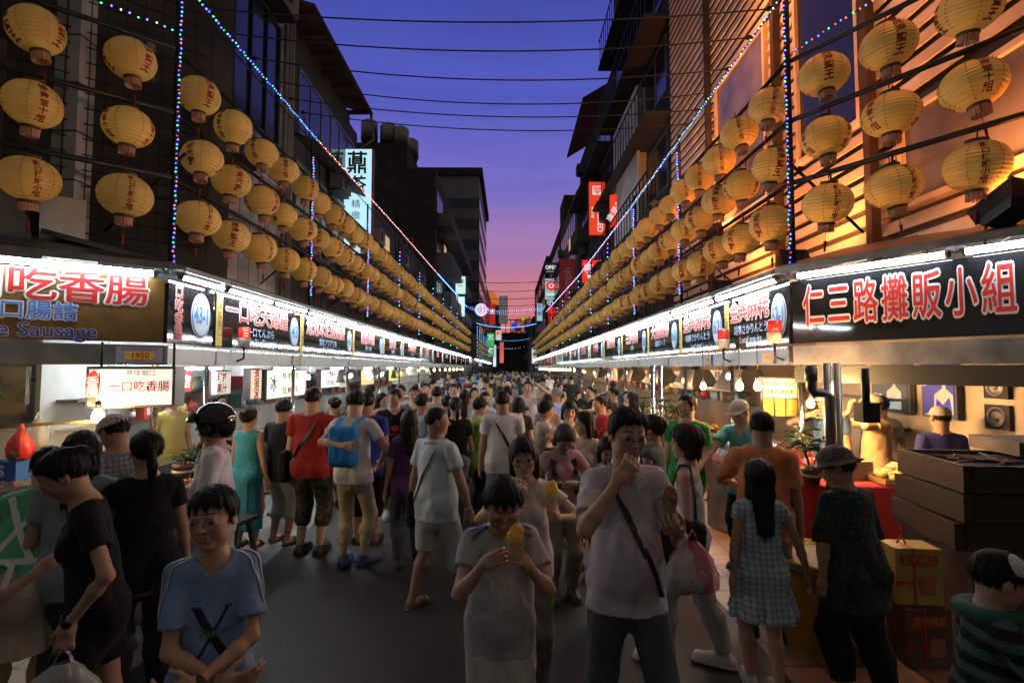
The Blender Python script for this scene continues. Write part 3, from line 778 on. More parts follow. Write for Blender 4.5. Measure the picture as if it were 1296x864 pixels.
def wraptext(word):
    mb = MB(); n = len(word); st = .36 / n
    for c in range(3):
        az0 = 2 * math.pi * c / 3
        for k, ch in enumerate(word):
            me = text_mesh(ch, .03, 2)
            zc = .175 - st * (k + .5)
            sz = st * .95
            vs = []
            for v in me.vertices:
                z = zc + v.co.y * sz; x = v.co.x * sz * 1.15
                a = math.asin(max(-1, min(1, z / RZ))); r = RX * max(math.cos(a), .05) ** .92 + .0035
                az = az0 + x / r
                vs.append((r * math.cos(az), r * math.sin(az), z))
            mb.add(vs, [tuple(p.vertices) for p in me.polygons], LRED)
    return mb
def lantern_parts(word):
    root = globe().build('paper_lantern'); root.location = (0, 0, -50)
    wraptext(word).build('lettering', root)
    mb = MB(); mb.lathe([(.085, .205), (.09, .235), (.02, .24)], M('lantern_cap', (.10, .06, .03), rough=.6), n=14)
    mb.tube([(0, 0, .235), (.01, 0, .29), (0, 0, .34)], .006, IRON, n=5); mb.build('cap', root)
    mb = MB(); mb.lathe([(.085, -.20), (.088, -.235)], M('lantern_cap'), n=14)
    rs = random.Random(3)
    for k in range(22):
        a = 2 * math.pi * k / 22; r = .078
        p = Vector((r * math.cos(a), r * math.sin(a), -.235)); q = p * .95 + Vector((rs.uniform(-.006, .006), rs.uniform(-.006, .006), 0)); q.z = -.30 - rs.uniform(0, .02)
        mb.box((p + q) / 2, (.018, .007, .075), FRINGE, rz=a + math.pi / 2)
    mb.build('fringe', root)
    mb = MB(); mb.tube([(0, 0, -.21), (0, 0, -.42)], .003, LRED, n=4); mb.lathe([(.001, -.40), (.017, -.415), (.012, -.46), (.010, -.52), (.002, -.53)], LRED, n=6); mb.build('tassel', root)
    return root
PROTO = [lantern_parts(wd) for wd in WORDS]
FARL = globe(12, 8, True).build('paper_lantern'); FARL.location = (0, 0, -50)
used = set()
rng = random.Random(11)
def hang(loc, word, label, group, far=False):
    src = FARL if far else PROTO[word]
    if src.name in used: o = copy_tree(src)
    else: o = src; used.add(src.name)
    o.location = loc; o.rotation_euler = (R(rng.uniform(-9, 9)), R(rng.uniform(-9, 9)), rng.uniform(0, 6.28)); o.scale = (rng.uniform(.95, 1.05), rng.uniform(.95, 1.05), rng.uniform(.94, 1.06))
    tag(o, label, 'lantern', group)
    return o
ORD = ['first', 'second', 'third', 'fourth', 'fifth', 'sixth', 'seventh', 'eighth', 'ninth', 'tenth', 'eleventh', 'twelfth']
ROWN = ['top', 'middle', 'bottom']
HL, HR = (5.40, 4.63, 3.86), (5.30, 4.58, 3.83)
rowword = {(-1, 0): [0, 1, 1, 1, 1], (-1, 1): [3, 3, 3, 3], (-1, 2): [2, 0, 2, 2], (1, 0): [2, 2, 2, 2], (1, 1): [0, 0, 0, 0], (1, 2): [3, 3, 3, 3]}
for s, hs, X0, sp, side, end in ((-1, HL, XL, .83, 'left', 51), (1, HR, XR, .80, 'right', 42)):
    for r in range(3):
        y = 6.42 + r * .03; k = 0
        while y < end:
            wd = rowword[(s, r)][min(k, 3)]
            far = y > 22
            if k < 12: lab = f'yellow lantern lettered {WORDS[wd]}, {ORD[k]} beyond the {side} corner post in the {ROWN[r]} row'
            else: lab = f'small receding yellow lantern in the {ROWN[r]} row on the {side}, past the twelfth'
            hang((X0 + rng.uniform(-.03, .03), y + rng.uniform(-.05, .05), hs[r] + rng.uniform(-.03, .03)), wd, lab, f'yellow lanterns of the {side} {ROWN[r]} row', far)
            y += sp; k += 1
for r in range(3):
    for k, t in enumerate((.42, 1.20, 1.98)):
        p = CL0 + CLd * t
        hang((p.x, p.y, HL[r] + .04), r, f'large yellow lantern lettered {WORDS[r]}, {ORD[k]} out from the left corner post, {ROWN[r]} row', 'yellow lanterns of the left corner')
    for k, t in enumerate((.45, 1.08, 1.73, 2.4)):
        p = CR0 + CRd * t
        hang((p.x, p.y, HR[r]), r, f'large yellow lantern lettered {WORDS[r]}, {ORD[k]} out from the right corner post, {ROWN[r]} row', 'yellow lanterns of the right corner')
mb = MB()
def far_globe(p):
    g = globe(8, 5, True)
    mb.add([Vector(v) + Vector(p) for v in g.v], g.f, LANT, True)
for r in range(3):
    y = 42.2
    while y < 68: far_globe((XR, y, HR[r])); y += .8
    y = 61
    while y < 110: far_globe((XL + .35, y, HL[r] - .2)); y += .95
o = mb.build('lantern_rows'); tag(o, 'dense far ends of the lantern rows down the street', 'lanterns', kind='stuff')

# frames that carry the lanterns
def frame(s):
    d, o0, X0, hs = (CLd, CL0, XL, HL) if s < 0 else (CRd, CR0, XR, HR)
    root = empty('lantern_frame', (X0 + s * .02, 6.0, 0)); side = 'left' if s < 0 else 'right'
    tag(root, f'black pipe frame carrying three rows of lanterns above the {side} stalls', 'frame')
    b0 = Vector((X0 + s * .02, 6.0, 0)); end = 58 if s < 0 else 68
    for h in hs:
        z = h + .345
        MB().tube([(0, 0, z), (0, end - 6, z)], .028, IRON, n=6).build('rail', root)
        e = d * 3.2
        MB().tube([o0 - b0 + Vector((0, 0, z)), o0 - b0 + e + Vector((0, 0, z))], .03, IRON, n=6).build('rail', root)
    posts = [6.02]; y = 10.2 if s < 0 else 9.95
    while y < end: posts.append(y); y += 4.1 if s < 0 else 3.6
    for i, y in enumerate(posts):
        MB().tube([(0, y - 6, 3.2), (0, y - 6, 6.55 if i else 9.5)], .035 if i == 0 else .028, IRON, n=6).build('post', root)
        if i < 9:
            mb = MB(); mb.tube([(0, y - 6 + .2, 4.6), (s * 1.25, y - 6 + .6, 3.75)], .02, IRON, n=5); mb.build('brace', root)
    mb = MB(); mb.tube([(0, 0, 6.5), (0, end - 6, 6.5)], .012, IRON, n=5); mb.build('cable', root)
    return posts
postsL, postsR = frame(-1), frame(1)

# ------------------------------------------------------------------ strings of tiny lights
LEDS = {n: M('led_' + n, (.2, .2, .2), emit=c, es=e) for n, c, e in (('green', (.05, 1, .45), 3.0), ('blue', (.08, .10, 1), 7.0), ('red', (1, .18, .10), 2.6), ('white', (1, .75, .75), 3.2), ('pink', (1, .28, .40), 2.2), ('cyan', (.08, .45, 1), 4.5), ('violet', (.35, .30, 1), 3.5))}
def led_string(pts, label, cols, step=.055, r=.014, sag=0, group=None, wire=True):
    pts = [Vector(p) for p in pts]
    mb = MB(); k = 0
    if wire: mb.tube(pts, .006, IRON, n=4, cap=False)
    rs = random.Random(len(label))
    for a, b in zip(pts, pts[1:]):
        n = max(int((b - a).length / step), 1)
        for i in range(n):
            p = a.lerp(b, (i + .5) / n) + Vector((rs.uniform(-.008, .008), rs.uniform(-.008, .008), rs.uniform(-.008, .008)))
            m = LEDS[cols[k % len(cols)]]; k += 1
            mb.add([p + Vector(v) * r * 1.05 for v in ((1, 0, 0), (-1, 0, 0), (0, 1, 0), (0, -1, 0), (0, 0, 1), (0, 0, -1))],
                   [(0, 2, 4), (2, 1, 4), (1, 3, 4), (3, 0, 4), (2, 0, 5), (1, 2, 5), (3, 1, 5), (0, 3, 5)], m)
    o = mb.build('light_string'); tag(o, label, 'light string', group or 'strings of tiny coloured lights'); return o
def hangline(a, b, sag, n=14):
    a, b = Vector(a), Vector(b)
    return [a.lerp(b, t / n) - Vector((0, 0, sag * 4 * (t / n) * (1 - t / n))) for t in range(n + 1)]
MIX = ['green', 'blue', 'blue', 'red', 'blue']
for s, posts, X0, side in ((-1, postsL, XL, 'left'), (1, postsR, XR, 'right')):
    for i, y in enumerate(posts[:9]):
        x = X0 + s * .02 - s * .045
        z0, z1 = (3.15, 8.5) if i == 0 else (3.4, 6.2)
        st = .055 if i < 3 else .14 if i < 5 else .25
        lab = f'coloured fairy lights wound down the {side} corner post' if i == 0 else f'coloured fairy lights down the {ORD[i - 1]} post past the {side} corner'
        led_string([(x, y - .03, z0), (x, y - .03, z1)], lab, MIX, st, .013 + .0016 * max(y - 6, 0) ** .8)
led_string([(XL + .05, 5.9, 6.56), (XL + .05, 10.3, 6.58)], 'blue and green fairy lights along the cable above the left lanterns', ['blue', 'green', 'cyan', 'blue'], .07, .015)
led_string([(XL + .05, 10.3, 6.58), (XL + .05, 18, 6.85), (XL + .05, 28, 7.1)], 'rose coloured fairy lights along the cable further down the left row', ['pink', 'white', 'red'], .10, .017)
led_string([(XL + .05, 28, 7.1), (XL + .1, 36, 7.3), (XL + .2, 46, 7.4)], 'sky blue fairy lights at the far end of the left cable', ['cyan', 'blue'], .14, .03)
led_string([(XR - .05, 5.9, 6.42), (XR - .05, 14, 6.27)], 'green and blue fairy lights along the cable above the right lanterns', ['green', 'blue', 'cyan', 'white'], .075, .014)
led_string([(XR - .05, 14, 6.27), (XR - .05, 24, 6.3), (XR, 46, 7.0)], 'violet white fairy lights further along the right cable', ['violet', 'white', 'violet'], .11, .018)
led_string([CL0 + CLd * .0 + Vector((0, 0, 5.95)), CL0 + CLd * 1.3 + Vector((0, 0, 6.0))], 'sparse fairy lights branching left from the left corner post', ['green', 'blue', 'white', 'blue'], .08, .013)
led_string([CR0 + Vector((0, 0, 5.72)), CR0 + CRd * 1.6 + Vector((0, 0, 5.95))], 'fairy lights branching right from the right corner post', ['green', 'red', 'blue', 'red'], .06, .012)
led_string([(XL, 5.95, 3.15), (XL - .1, 5.9, 3.05), (XL - .3, 5.75, 3.0)], 'short tail of fairy lights over the left corner canopy', MIX, .05, .012)
for k, (dy, sg_) in enumerate(((0, .45), (.8, .55), (1.6, .35), (2.4, .5))):
    led_string(hangline((XL + .2, 46 + dy, 7.5), (XR, 46 + dy, 7.55), sg_, 18), ['violet garland across the street, nearest strand by the glowing ball', 'violet garland across the street, second strand past the glowing ball', 'violet garland across the street, third strand past the glowing ball', 'violet garland across the street, hindmost strand past the glowing ball'][k], ['violet', 'cyan', 'white'], .17, .024)
for k in range(2): led_string(hangline((XL, 62 + k * .7, 7.4), (XR, 62 + k * .7, 7.35), .5, 18), ('thick bright blue garland across the street below the violet ones', 'second bright blue strand close behind the thick blue garland')[k], ['cyan'], .13, .034)
led_string(hangline((XL, 92, 7.4), (XR + .5, 92, 7.3), .5, 18), 'thin bright blue garland across the far street', ['cyan'], .2, .038)
led_string(hangline((XL, 140, 7.9), (XR + 1, 140, 7.8), .6, 18), 'pinkish garland across the street, furthest and lowest of all', ['white', 'violet'], .3, .06)
mb = MB()
for k in range(9):
    y = 62 + k * 5; mb.tube([(XL + .1, y, 3.2), (XL + .1, y, 7.2)], .03, IRON, n=5)
    for j in range(14):
        p = Vector((XL + .15, y - .05, 3.4 + j * .27)); mb.box(p, (.06, .06, .07), LEDS['cyan'])
o = mb.build('light_curtain'); tag(o, 'rank of blue lit posts along the far left lantern rows', 'light string')
# glowing ball among the garlands
root = empty('light_ball', at(609, 392, 45.5)); tag(root, 'round glowing ball hung in the garlands across the street', 'ornament')
mb = MB(); mb.lathe([(.001, -.5), (.30, -.4), (.48, -.13), (.5, 0), (.48, .13), (.30, .4), (.001, .5)], M('ball_shell', (.6, .6, .7), emit=(.50, .52, .75), es=.7), n=18); mb.build('shell', root)
mb = MB()
for a in range(5):
    pts = [Vector((.52 * math.cos(t) * math.cos(a * .63), .52 * math.cos(t) * math.sin(a * .63), .52 * math.sin(t))) for t in [i * .3 for i in range(22)]]
    mb.tube(pts, .03, LEDS[['blue', 'cyan', 'red', 'violet', 'pink'][a]], n=4, cap=False)
mb.build('light_ring', root)

# overhead cables across the street
for k, (Y, zl, zr, sg_) in enumerate(((6.5, 6.62, 6.50, .18), (7.07, 6.66, 6.50, .22), (7.75, 6.72, 6.46, .25), (8.5, 6.78, 6.5, .28), (9.06, 6.78, 6.5, .22), (9.6, 6.80, 6.5, .22))):
    mb = MB(); mb.tube(hangline((XL + .03, Y, zl), (XR - .03, Y - .2, zr), sg_, 24), .010, M('cable_rubber', (.018, .018, .02), rough=.6), n=6)
    mb.lathe([(.03, -.02), (.05, 0), (.03, .02)], IRON, n=8, c=(XL + .03, Y, zl)); mb.lathe([(.03, -.02), (.05, 0), (.03, .02)], IRON, n=8, c=(XR - .03, Y - .2, zr))
    o = mb.build('overhead_cable'); tag(o, f'black cable strung across the street, {ORD[k]} from the viewer', 'cable', 'cables strung across the street')
for k in range(5):
    mb = MB(); mb.tube(hangline((WL, 52 + k * 3, 10.8 - k * .42), (WR, 52 + k * 3, 10.9 - k * .42), .3, 14), .03, M('cable_rubber'), n=5)
    o = mb.build('overhead_cable'); tag(o, 'thin distant cable crossing the pink sky above the garlands', 'cable', 'distant cables in the pink sky')

# ------------------------------------------------------------------ signs on the houses
def lightbox(name, label, c, wd, ht, dp, rz, face, es, text=(), side=None, cat='sign', group=None, bracket=None):
    """lit box sign; local -Y is the face that is read, +X the reader's right"""
    root = empty(name, c, rz); tag(root, label, cat, group)
    MB().box((0, 0, 0), (wd, dp, ht), side or M('sign_case', (.12, .12, .12), rough=.5)).build('case', root)
    fm = M('face_%s' % label[:28].replace(' ', '_'), face, rough=.4, emit=face, es=es)
    MB().box((0, -dp / 2 - .004, 0), (wd - .05, .008, ht - .05), fm).build('face', root)
    if text:
        mb = MB()
        for (body, x, z, size, m, off, sx, rot) in text:
            a = R(rot); letters(mb, body, m, (x, -dp / 2 - .008, z), (math.cos(a), 0, math.sin(a)), (-math.sin(a), 0, math.cos(a)), size, off=off, lift=.006, sx=sx)
        mb.build('lettering', root)
    if bracket:
        mb = MB()
        for z in (-ht * .3, ht * .3): mb.box((bracket * (wd / 2 + .3), 0, z), (.6, .05, .05), IRON)
        mb.build('bracket', root)
    return root
def lit(m, es): 
    k = m.name + '_lit%g' % es
    c = m.node_tree.nodes['Principled BSDF'].inputs['Base Color'].default_value[:3]
    return M(k, c, rough=.4, emit=c, es=es)
LW = lit(WHITEL, 1.1); LR = M('red_lit', (.6, .04, .03), emit=(.85, .04, .03), es=.9)
c = at(453, 256, 17)
lightbox('tea_sign', 'tall pale blue lit sign with black characters 薡茶 精緻茶', (c.x, 17, c.z), 1.0, 3.5, .28, 0, (.42, .72, .80), 1.15,
         [('薡', 0, 1.22, .78, BLACKL, .02, .9, 0), ('茶', .04, .50, .62, BLACKL, .02, .9, 0), ('精', -.02, -.12, .30, BLACKL, 0, 1, 0), ('緻', -.02, -.50, .30, BLACKL, 0, 1, 0), ('茶', -.02, -.88, .30, BLACKL, 0, 1, 0)], bracket=-1, side=M('red_case', (.18, .02, .03), rough=.5))
c = at(755, 265, 26)
lightbox('drugstore_sign', 'upright red lit sign reading COSMED with white emblem', (c.x, 26, c.z), .85, 2.75, .3, 0, (.80, .055, .020), .95,
         [('COSMED', .13, -.45, .40, LW, .015, .95, -90), ('康', -.22, -.02, .17, LW, .01, 1, 0), ('是', -.22, -.22, .17, LW, .01, 1, 0), ('美', -.22, -.42, .17, LW, .01, 1, 0), ('■', 0, .88, .62, LW, 0, 1, 0), ('♥', .02, .90, .40, lit(REDL, .7), 0, 1, 0)], bracket=1, side=M('red_case'))
c = at(781, 267, 22.0)
lightbox('red_side_sign', 'smaller tilted red lit sign beside the COSMED sign', (c.x, 22.0, c.z), .62, 1.45, .2, R(-30), (.80, .05, .02), .95, [('康是美', -.05, 0, .34, LW, .01, 1, 55)], bracket=1, side=M('red_case'))
c = at(749, 344, 27.5)
lightbox('red_square_sign', 'square bright red lit sign with a white brush mark above the right lanterns', (c.x, 27.5, c.z), 1.1, 1.25, .25, 0, (.85, .03, .025), 1.0,
         [('家', -.2, .1, .6, LW, .03, .8, 0), ('鄉', -.12, -.36, .4, LW, .03, .8, 0)], bracket=1, side=M('red_case'))
c = at(718, 361, 37)
lightbox('banner_sign', 'tall dark red banner with faint upright grey lettering', (c.x, 37, c.z), 1.12, 3.8, .12, 0, (.17, .018, .022), .42, [('Triumph', 0, -.1, .78, M('faint_lettering', (.2, .12, .12), emit=(.3, .12, .12), es=.35), 0, 1, 90)], bracket=1)
c = at(698, 340, 55)
lightbox('oval_name_sign', 'black lit sign with white outlined name atop the cup poster', (c.x, 55, c.z), 1.5, 1.25, .2, 0, (.02, .025, .03), .5, [('OPEN', 0, .1, .55, LW, .05, .9, 0), ('—————', 0, -.3, .3, LW, .03, .7, 0)])
c = at(697.5, 366, 55)
rt = lightbox('cup_sign', 'lit poster of a round red and teal emblem on the right', (c.x, 55, c.z), 1.35, 2.3, .2, 0, (.28, .50, .52), .9)
mb = MB()
for r_, m_ in ((.52, LR), (.26, LW), (.15, LR)):
    y_ = -.112 - .006 * (0 if r_ > .5 else 1 if r_ > .2 else 2)
    mb.add([(r_ * math.cos(2 * math.pi * k / 24) * 1.05, y_, .35 + r_ * math.sin(2 * math.pi * k / 24)) for k in range(24)], [tuple(range(24))], m_)
mb.box((0, -.116, -.55), (1.1, .008, .25), LW); mb.box((0, -.118, -.85), (.8, .008, .12), M('teal_mark', (.1, .3, .32), emit=(.1, .3, .32), es=.8)); mb.build('emblem', rt)
c = at(696, 383, 56)
lightbox('mini_sign', 'little black sign with white mark under the cup poster', (c.x, 56, c.z), .8, .8, .2, 0, (.04, .05, .05), .5, [('小', 0, 0, .7, LW, .04, 1, 0)])
c = at(698, 403, 52)
lightbox('red_letter_sign', 'column of three glowing red characters beside the far right lanterns', (c.x, 52, c.z), .75, 2.3, .2, 0, (.06, .004, .004), .6, [('藥', 0, .72, .7, LR, .05, 1, 0), ('比', 0, 0, .7, LR, .05, 1, 0), ('西', 0, -.72, .6, LR, .05, 1, 0)])
c = at(683, 395, 70)
lightbox('pale_sign', 'pale blue lit upright sign before the far trees', (c.x, 70, c.z), .8, 2.4, .2, 0, (.42, .66, .80), .7, [('診', 0, .6, .6, BLUEL, .02, 1, 0), ('所', 0, -.3, .6, BLUEL, .02, 1, 0)])
c = at(583, 361, 44)
lightbox('pharmacy_sign', 'upper white lit sign edged green and blue at the end of the left lanterns', (c.x, 44, c.z), .85, 1.5, .25, 0, (.60, .76, .78), 1.1, [('藥', 0, .15, .6, BLUEL, .02, 1, 0)], side=M('green_case', (.05, .5, .15), emit=(.05, .6, .15), es=.7))
c = at(584, 388, 44)
lightbox('pharmacy_sign', 'lower white lit sign edged blue at the end of the left lanterns', (c.x, 44, c.z), .6, 1.7, .25, 0, (.66, .78, .82), 1.1, (), side=M('blue_case', (.03, .08, .5), emit=(.05, .15, .8), es=.7))
for (px, py, Y, wd, ht, col, es, ch, lab) in (
    (617, 395, 80, .7, 3.2, (.30, .02, .02), .6, '金', 'narrow dark red sign past the glowing ball'), (623, 398, 82, 1.0, 3.4, (.55, .04, .03), .6, '店', 'wider red sign past the glowing ball'),
    (621, 430, 85, 1.2, 2.2, (.06, .50, .12), .8, '茶', 'upper green lit sign on the far left'), (621, 445, 88, 1.1, 1.6, (.08, .42, .16), .7, '飲', 'lower green lit sign on the far left'), (631, 424, 95, 1.1, 1.8, (.65, .70, .72), .8, '和', 'white lit sign beside the green ones'),
    (635, 446, 100, .8, 4.0, (.72, .12, .12), .8, '大', 'long red and white sign near the far left crowd'), (626, 450, 96, .6, 4.0, (.50, .66, .85), .9, '', 'thin icy white sign beside the far left stalls'),
    (637, 392, 130, 2.2, 7.0, (.25, .22, .25), .35, '', 'dim grey panel on the far left tower'), (552, 440, 0, 0, 0, 0, 0, '', ''),  # the grey panel is a glowing stand-in for a pale distant building
    (676, 450, 72, .7, 2.2, (.70, .74, .70), .8, '', 'small white sign at the far right end of the lanterns'), (662, 403, 110, .9, .9, (.45, .40, .03), .8, '', 'small yellow lit square at the street end'), (651, 412, 112, 1.2, 1.2, (.03, .05, .60), .9, '', 'small deep blue lit square at the street end')):
    if not Y: continue
    c = at(px, py, Y); lightbox('lit_sign', lab, (c.x, Y, c.z), wd, ht, .2, 0, col, es, [(ch, 0, ht * .12, min(wd, ht) * .8, LW if col[0] < .6 else LR, .03, 1, 0)] if ch else ())
# white billboard on the right facade
root = empty('billboard', (WR - .35, 20.4, 9.6)); tag(root, 'big blank grey white billboard standing off the dark right facade', 'billboard')
MB().box((0, 0, 0), (.10, 4.2, 5.2), M('worn_billboard', (.74, .70, .70), rough=.7, vary=.25, vscale=.8)).build('board', root)
mb = MB()
for y in (-1.9, 1.9): mb.box((.2, y, 0), (.3, .1, 5.2), WHITEP)
mb.build('frame', root)

# ------------------------------------------------------------------ flood lamps (sodium) on the right facade
def flood(loc, aim, e, label, sz=.5):
    root = empty('flood_lamp', loc); tag(root, label, 'flood lamp')
    d = (Vector(aim) - Vector(loc)).normalized()
    q = Vector((0, 0, -1)).rotation_difference(d)
    Rm = q.to_matrix()
    mb = MB(); V = []
    for z, a, b_ in ((.0, .25, .17), (.16, .20, .13), (.22, .14, .09)):
        V += [Rm @ Vector((x * a, y * b_, z)) for x, y in ((-1, -1), (1, -1), (1, 1), (-1, 1))]
    mb.add(V, [(11, 10, 9, 8)] [0:0] + [(8, 9, 10, 11)] + [(i + k, (i + 1) % 4 + k, (i + 1) % 4 + k + 4, i + k + 4) for k in (0, 4) for i in range(4)], IRON)
    mb.build('housing', root)
    gl = MB(); gl.add([Rm @ Vector((x * .23, y * .15, .02)) for x, y in ((-1, -1), (-1, 1), (1, 1), (1, -1))], [(0, 1, 2, 3)], M('sodium_glass', (.8, .5, .2), emit=(1, .42, .10), es=9)); gl.build('glass', root)
    mb = MB(); mb.tube([Rm @ Vector((-.24, 0, .1)), Rm @ Vector((-.26, 0, .42)), Rm @ Vector((.26, 0, .42)), Rm @ Vector((.24, 0, .1))], .014, IRON, n=5); mb.build('yoke', root)
    L = bpy.data.lights.new('sodium_light', 'SPOT'); L.energy = e; L.color = (1, .31, .075); L.spot_size = R(150); L.spot_blend = .9; L.shadow_soft_size = .15
    lo = bpy.data.objects.new('sodium_light', L); lo.rotation_mode = 'QUATERNION'; lo.rotation_quaternion = q; lo.location = d * .03; link(lo, root)
flood((4.45, 4.55, 3.50), (5.6, 5.6, 6.5), 260, 'black flood lamp on the right corner canopy shining up the louvres')
flood((4.10, 7.3, 3.55), (5.3, 7.8, 6.5), 340, 'black flood lamp behind the lanterns above the sign with disc 62-1')
flood((4.10, 9.8, 3.55), (5.3, 10.4, 6.5), 340, 'black flood lamp behind the lanterns two signs past the corner')
flood((4.40, 11.2, 5.0), (4.9, 13.0, 7.6), 600, 'orange flood lamp glowing between the right lantern rows')
flood((3.55, 4.4, 9.6), (5.3, 5.4, 5.6), 430, 'added sodium fill lamp out of view, high above the corner lanterns')  # this lamp and the next are added out of view as wall fill
flood((3.55, 9.0, 9.6), (5.3, 9.6, 5.6), 430, 'added sodium fill lamp out of view, high and farther along the row')
for y in (4.4, 9.0):  # unseen arms added to hold the two fill lamps
    o = MB().tube([(3.6, y, 9.75), (5.0, y, 10.1)], .03, IRON, n=6).build('fill_lamp_arm'); tag(o, f'added unseen iron arm carrying the {"nearer" if y < 6 else "farther"} high fill lamp', 'added lamp arm')
# ================================================================== figures: a small distance-field modeller
f32 = np.float32
def V3(*a): return np.array(a, dtype=np.float64)
def nrm(v):
    v = np.asarray(v, float)
    return v / max(np.linalg.norm(v), 1e-9)
def smin(a, b, k):
    h = np.maximum(k - np.abs(a - b), 0) / k
    return np.minimum(a, b) - h * h * k * 0.25
def smax(a, b, k): return -smin(-a, -b, k)

def p_cone(a, b, ra, rb):                                     # tapered capsule
    a = V3(*a); b = V3(*b); ba = b - a; L2 = max(ba @ ba, 1e-12)
    def f(P):
        pa = P - a
        h = np.clip(pa @ ba / L2, 0, 1)
        return np.sqrt(((pa - h[:, None] * ba) ** 2).sum(1)) - (ra + (rb - ra) * h)
    return ((a + b) / 2, np.sqrt(L2) / 2 + max(ra, rb), f)
def p_ell(c, r, M=None):                                      # ellipsoid, rows of M = axes
    c = V3(*c); r = V3(*r); M = np.eye(3) if M is None else np.asarray(M)
    def f(P):
        q = (P - c) @ M.T / r
        k0 = np.sqrt((q * q).sum(1)); k1 = np.sqrt(((q / r) ** 2).sum(1))
        return k0 * (k0 - 1) / np.maximum(k1, 1e-6)
    return (c, r.max(), f)
def p_flat(a, b, ra, rb, X, F, q):                            # capsule squeezed along F
    a = V3(*a); b = V3(*b); ba = b - a; L2 = max(ba @ ba, 1e-12)
    G = np.eye(3) + (1 / q - 1) * np.outer(F, F)
    def f(P):
        pa = P - a
        h = np.clip(pa @ ba / L2, 0, 1)
        return (np.sqrt((((pa - h[:, None] * ba) @ G) ** 2).sum(1)) - (ra + (rb - ra) * h)) * q
    return ((a + b) / 2, np.sqrt(L2) / 2 + max(ra, rb), f)
def p_box(c, hs, M=None, rd=0.01):
    c = V3(*c); hs = V3(*hs); M = np.eye(3) if M is None else np.asarray(M)
    def f(P):
        q = np.abs((P - c) @ M.T) - hs + rd
        return np.sqrt((np.maximum(q, 0) ** 2).sum(1)) + np.minimum(q.max(1), 0) - rd
    return (c, np.linalg.norm(hs), f)
def cutp(prim, pt, n):                                        # keep only the side n points away from
    c, r, f = prim; pt = V3(*pt); n = nrm(n)
    return (c, r, lambda P: np.maximum(f(P), (P - pt) @ n))

class Field:
    def __init__(s): s.ops = []; s.post = []
    def add(s, prim, k=0.02): s.ops.append((prim, k, 0)); return s
    def sub(s, prim, k=0.01): s.ops.append((prim, k, 1)); return s
    def plane(s, pt, n, k=0.004):                             # drop what lies beyond pt in direction n
        pt = V3(*pt); n = nrm(n); s.post.append(lambda P, d: smax(d, (P - pt) @ n, k)); return s
    def mod(s, g): s.post.append(g); return s
    def __call__(s, P):
        P = np.asarray(P, float)
        d = np.full(len(P), 0.6)
        for (c, r, f), k, op in s.ops:
            m = np.nonzero(((P - c) ** 2).sum(1) < (r + 0.13) ** 2)[0]
            if not len(m): continue
            v = f(P[m])
            d[m] = smin(d[m], v, k) if op == 0 else smax(d[m], -v, k)
        for g in s.post: d = g(P, d)
        return d
    def box(s):
        lo = np.min([p[0] - p[1] for p, k, o in s.ops if o == 0], axis=0) - 0.03
        hi = np.max([p[0] + p[1] for p, k, o in s.ops if o == 0], axis=0) + 0.03
        return lo, hi

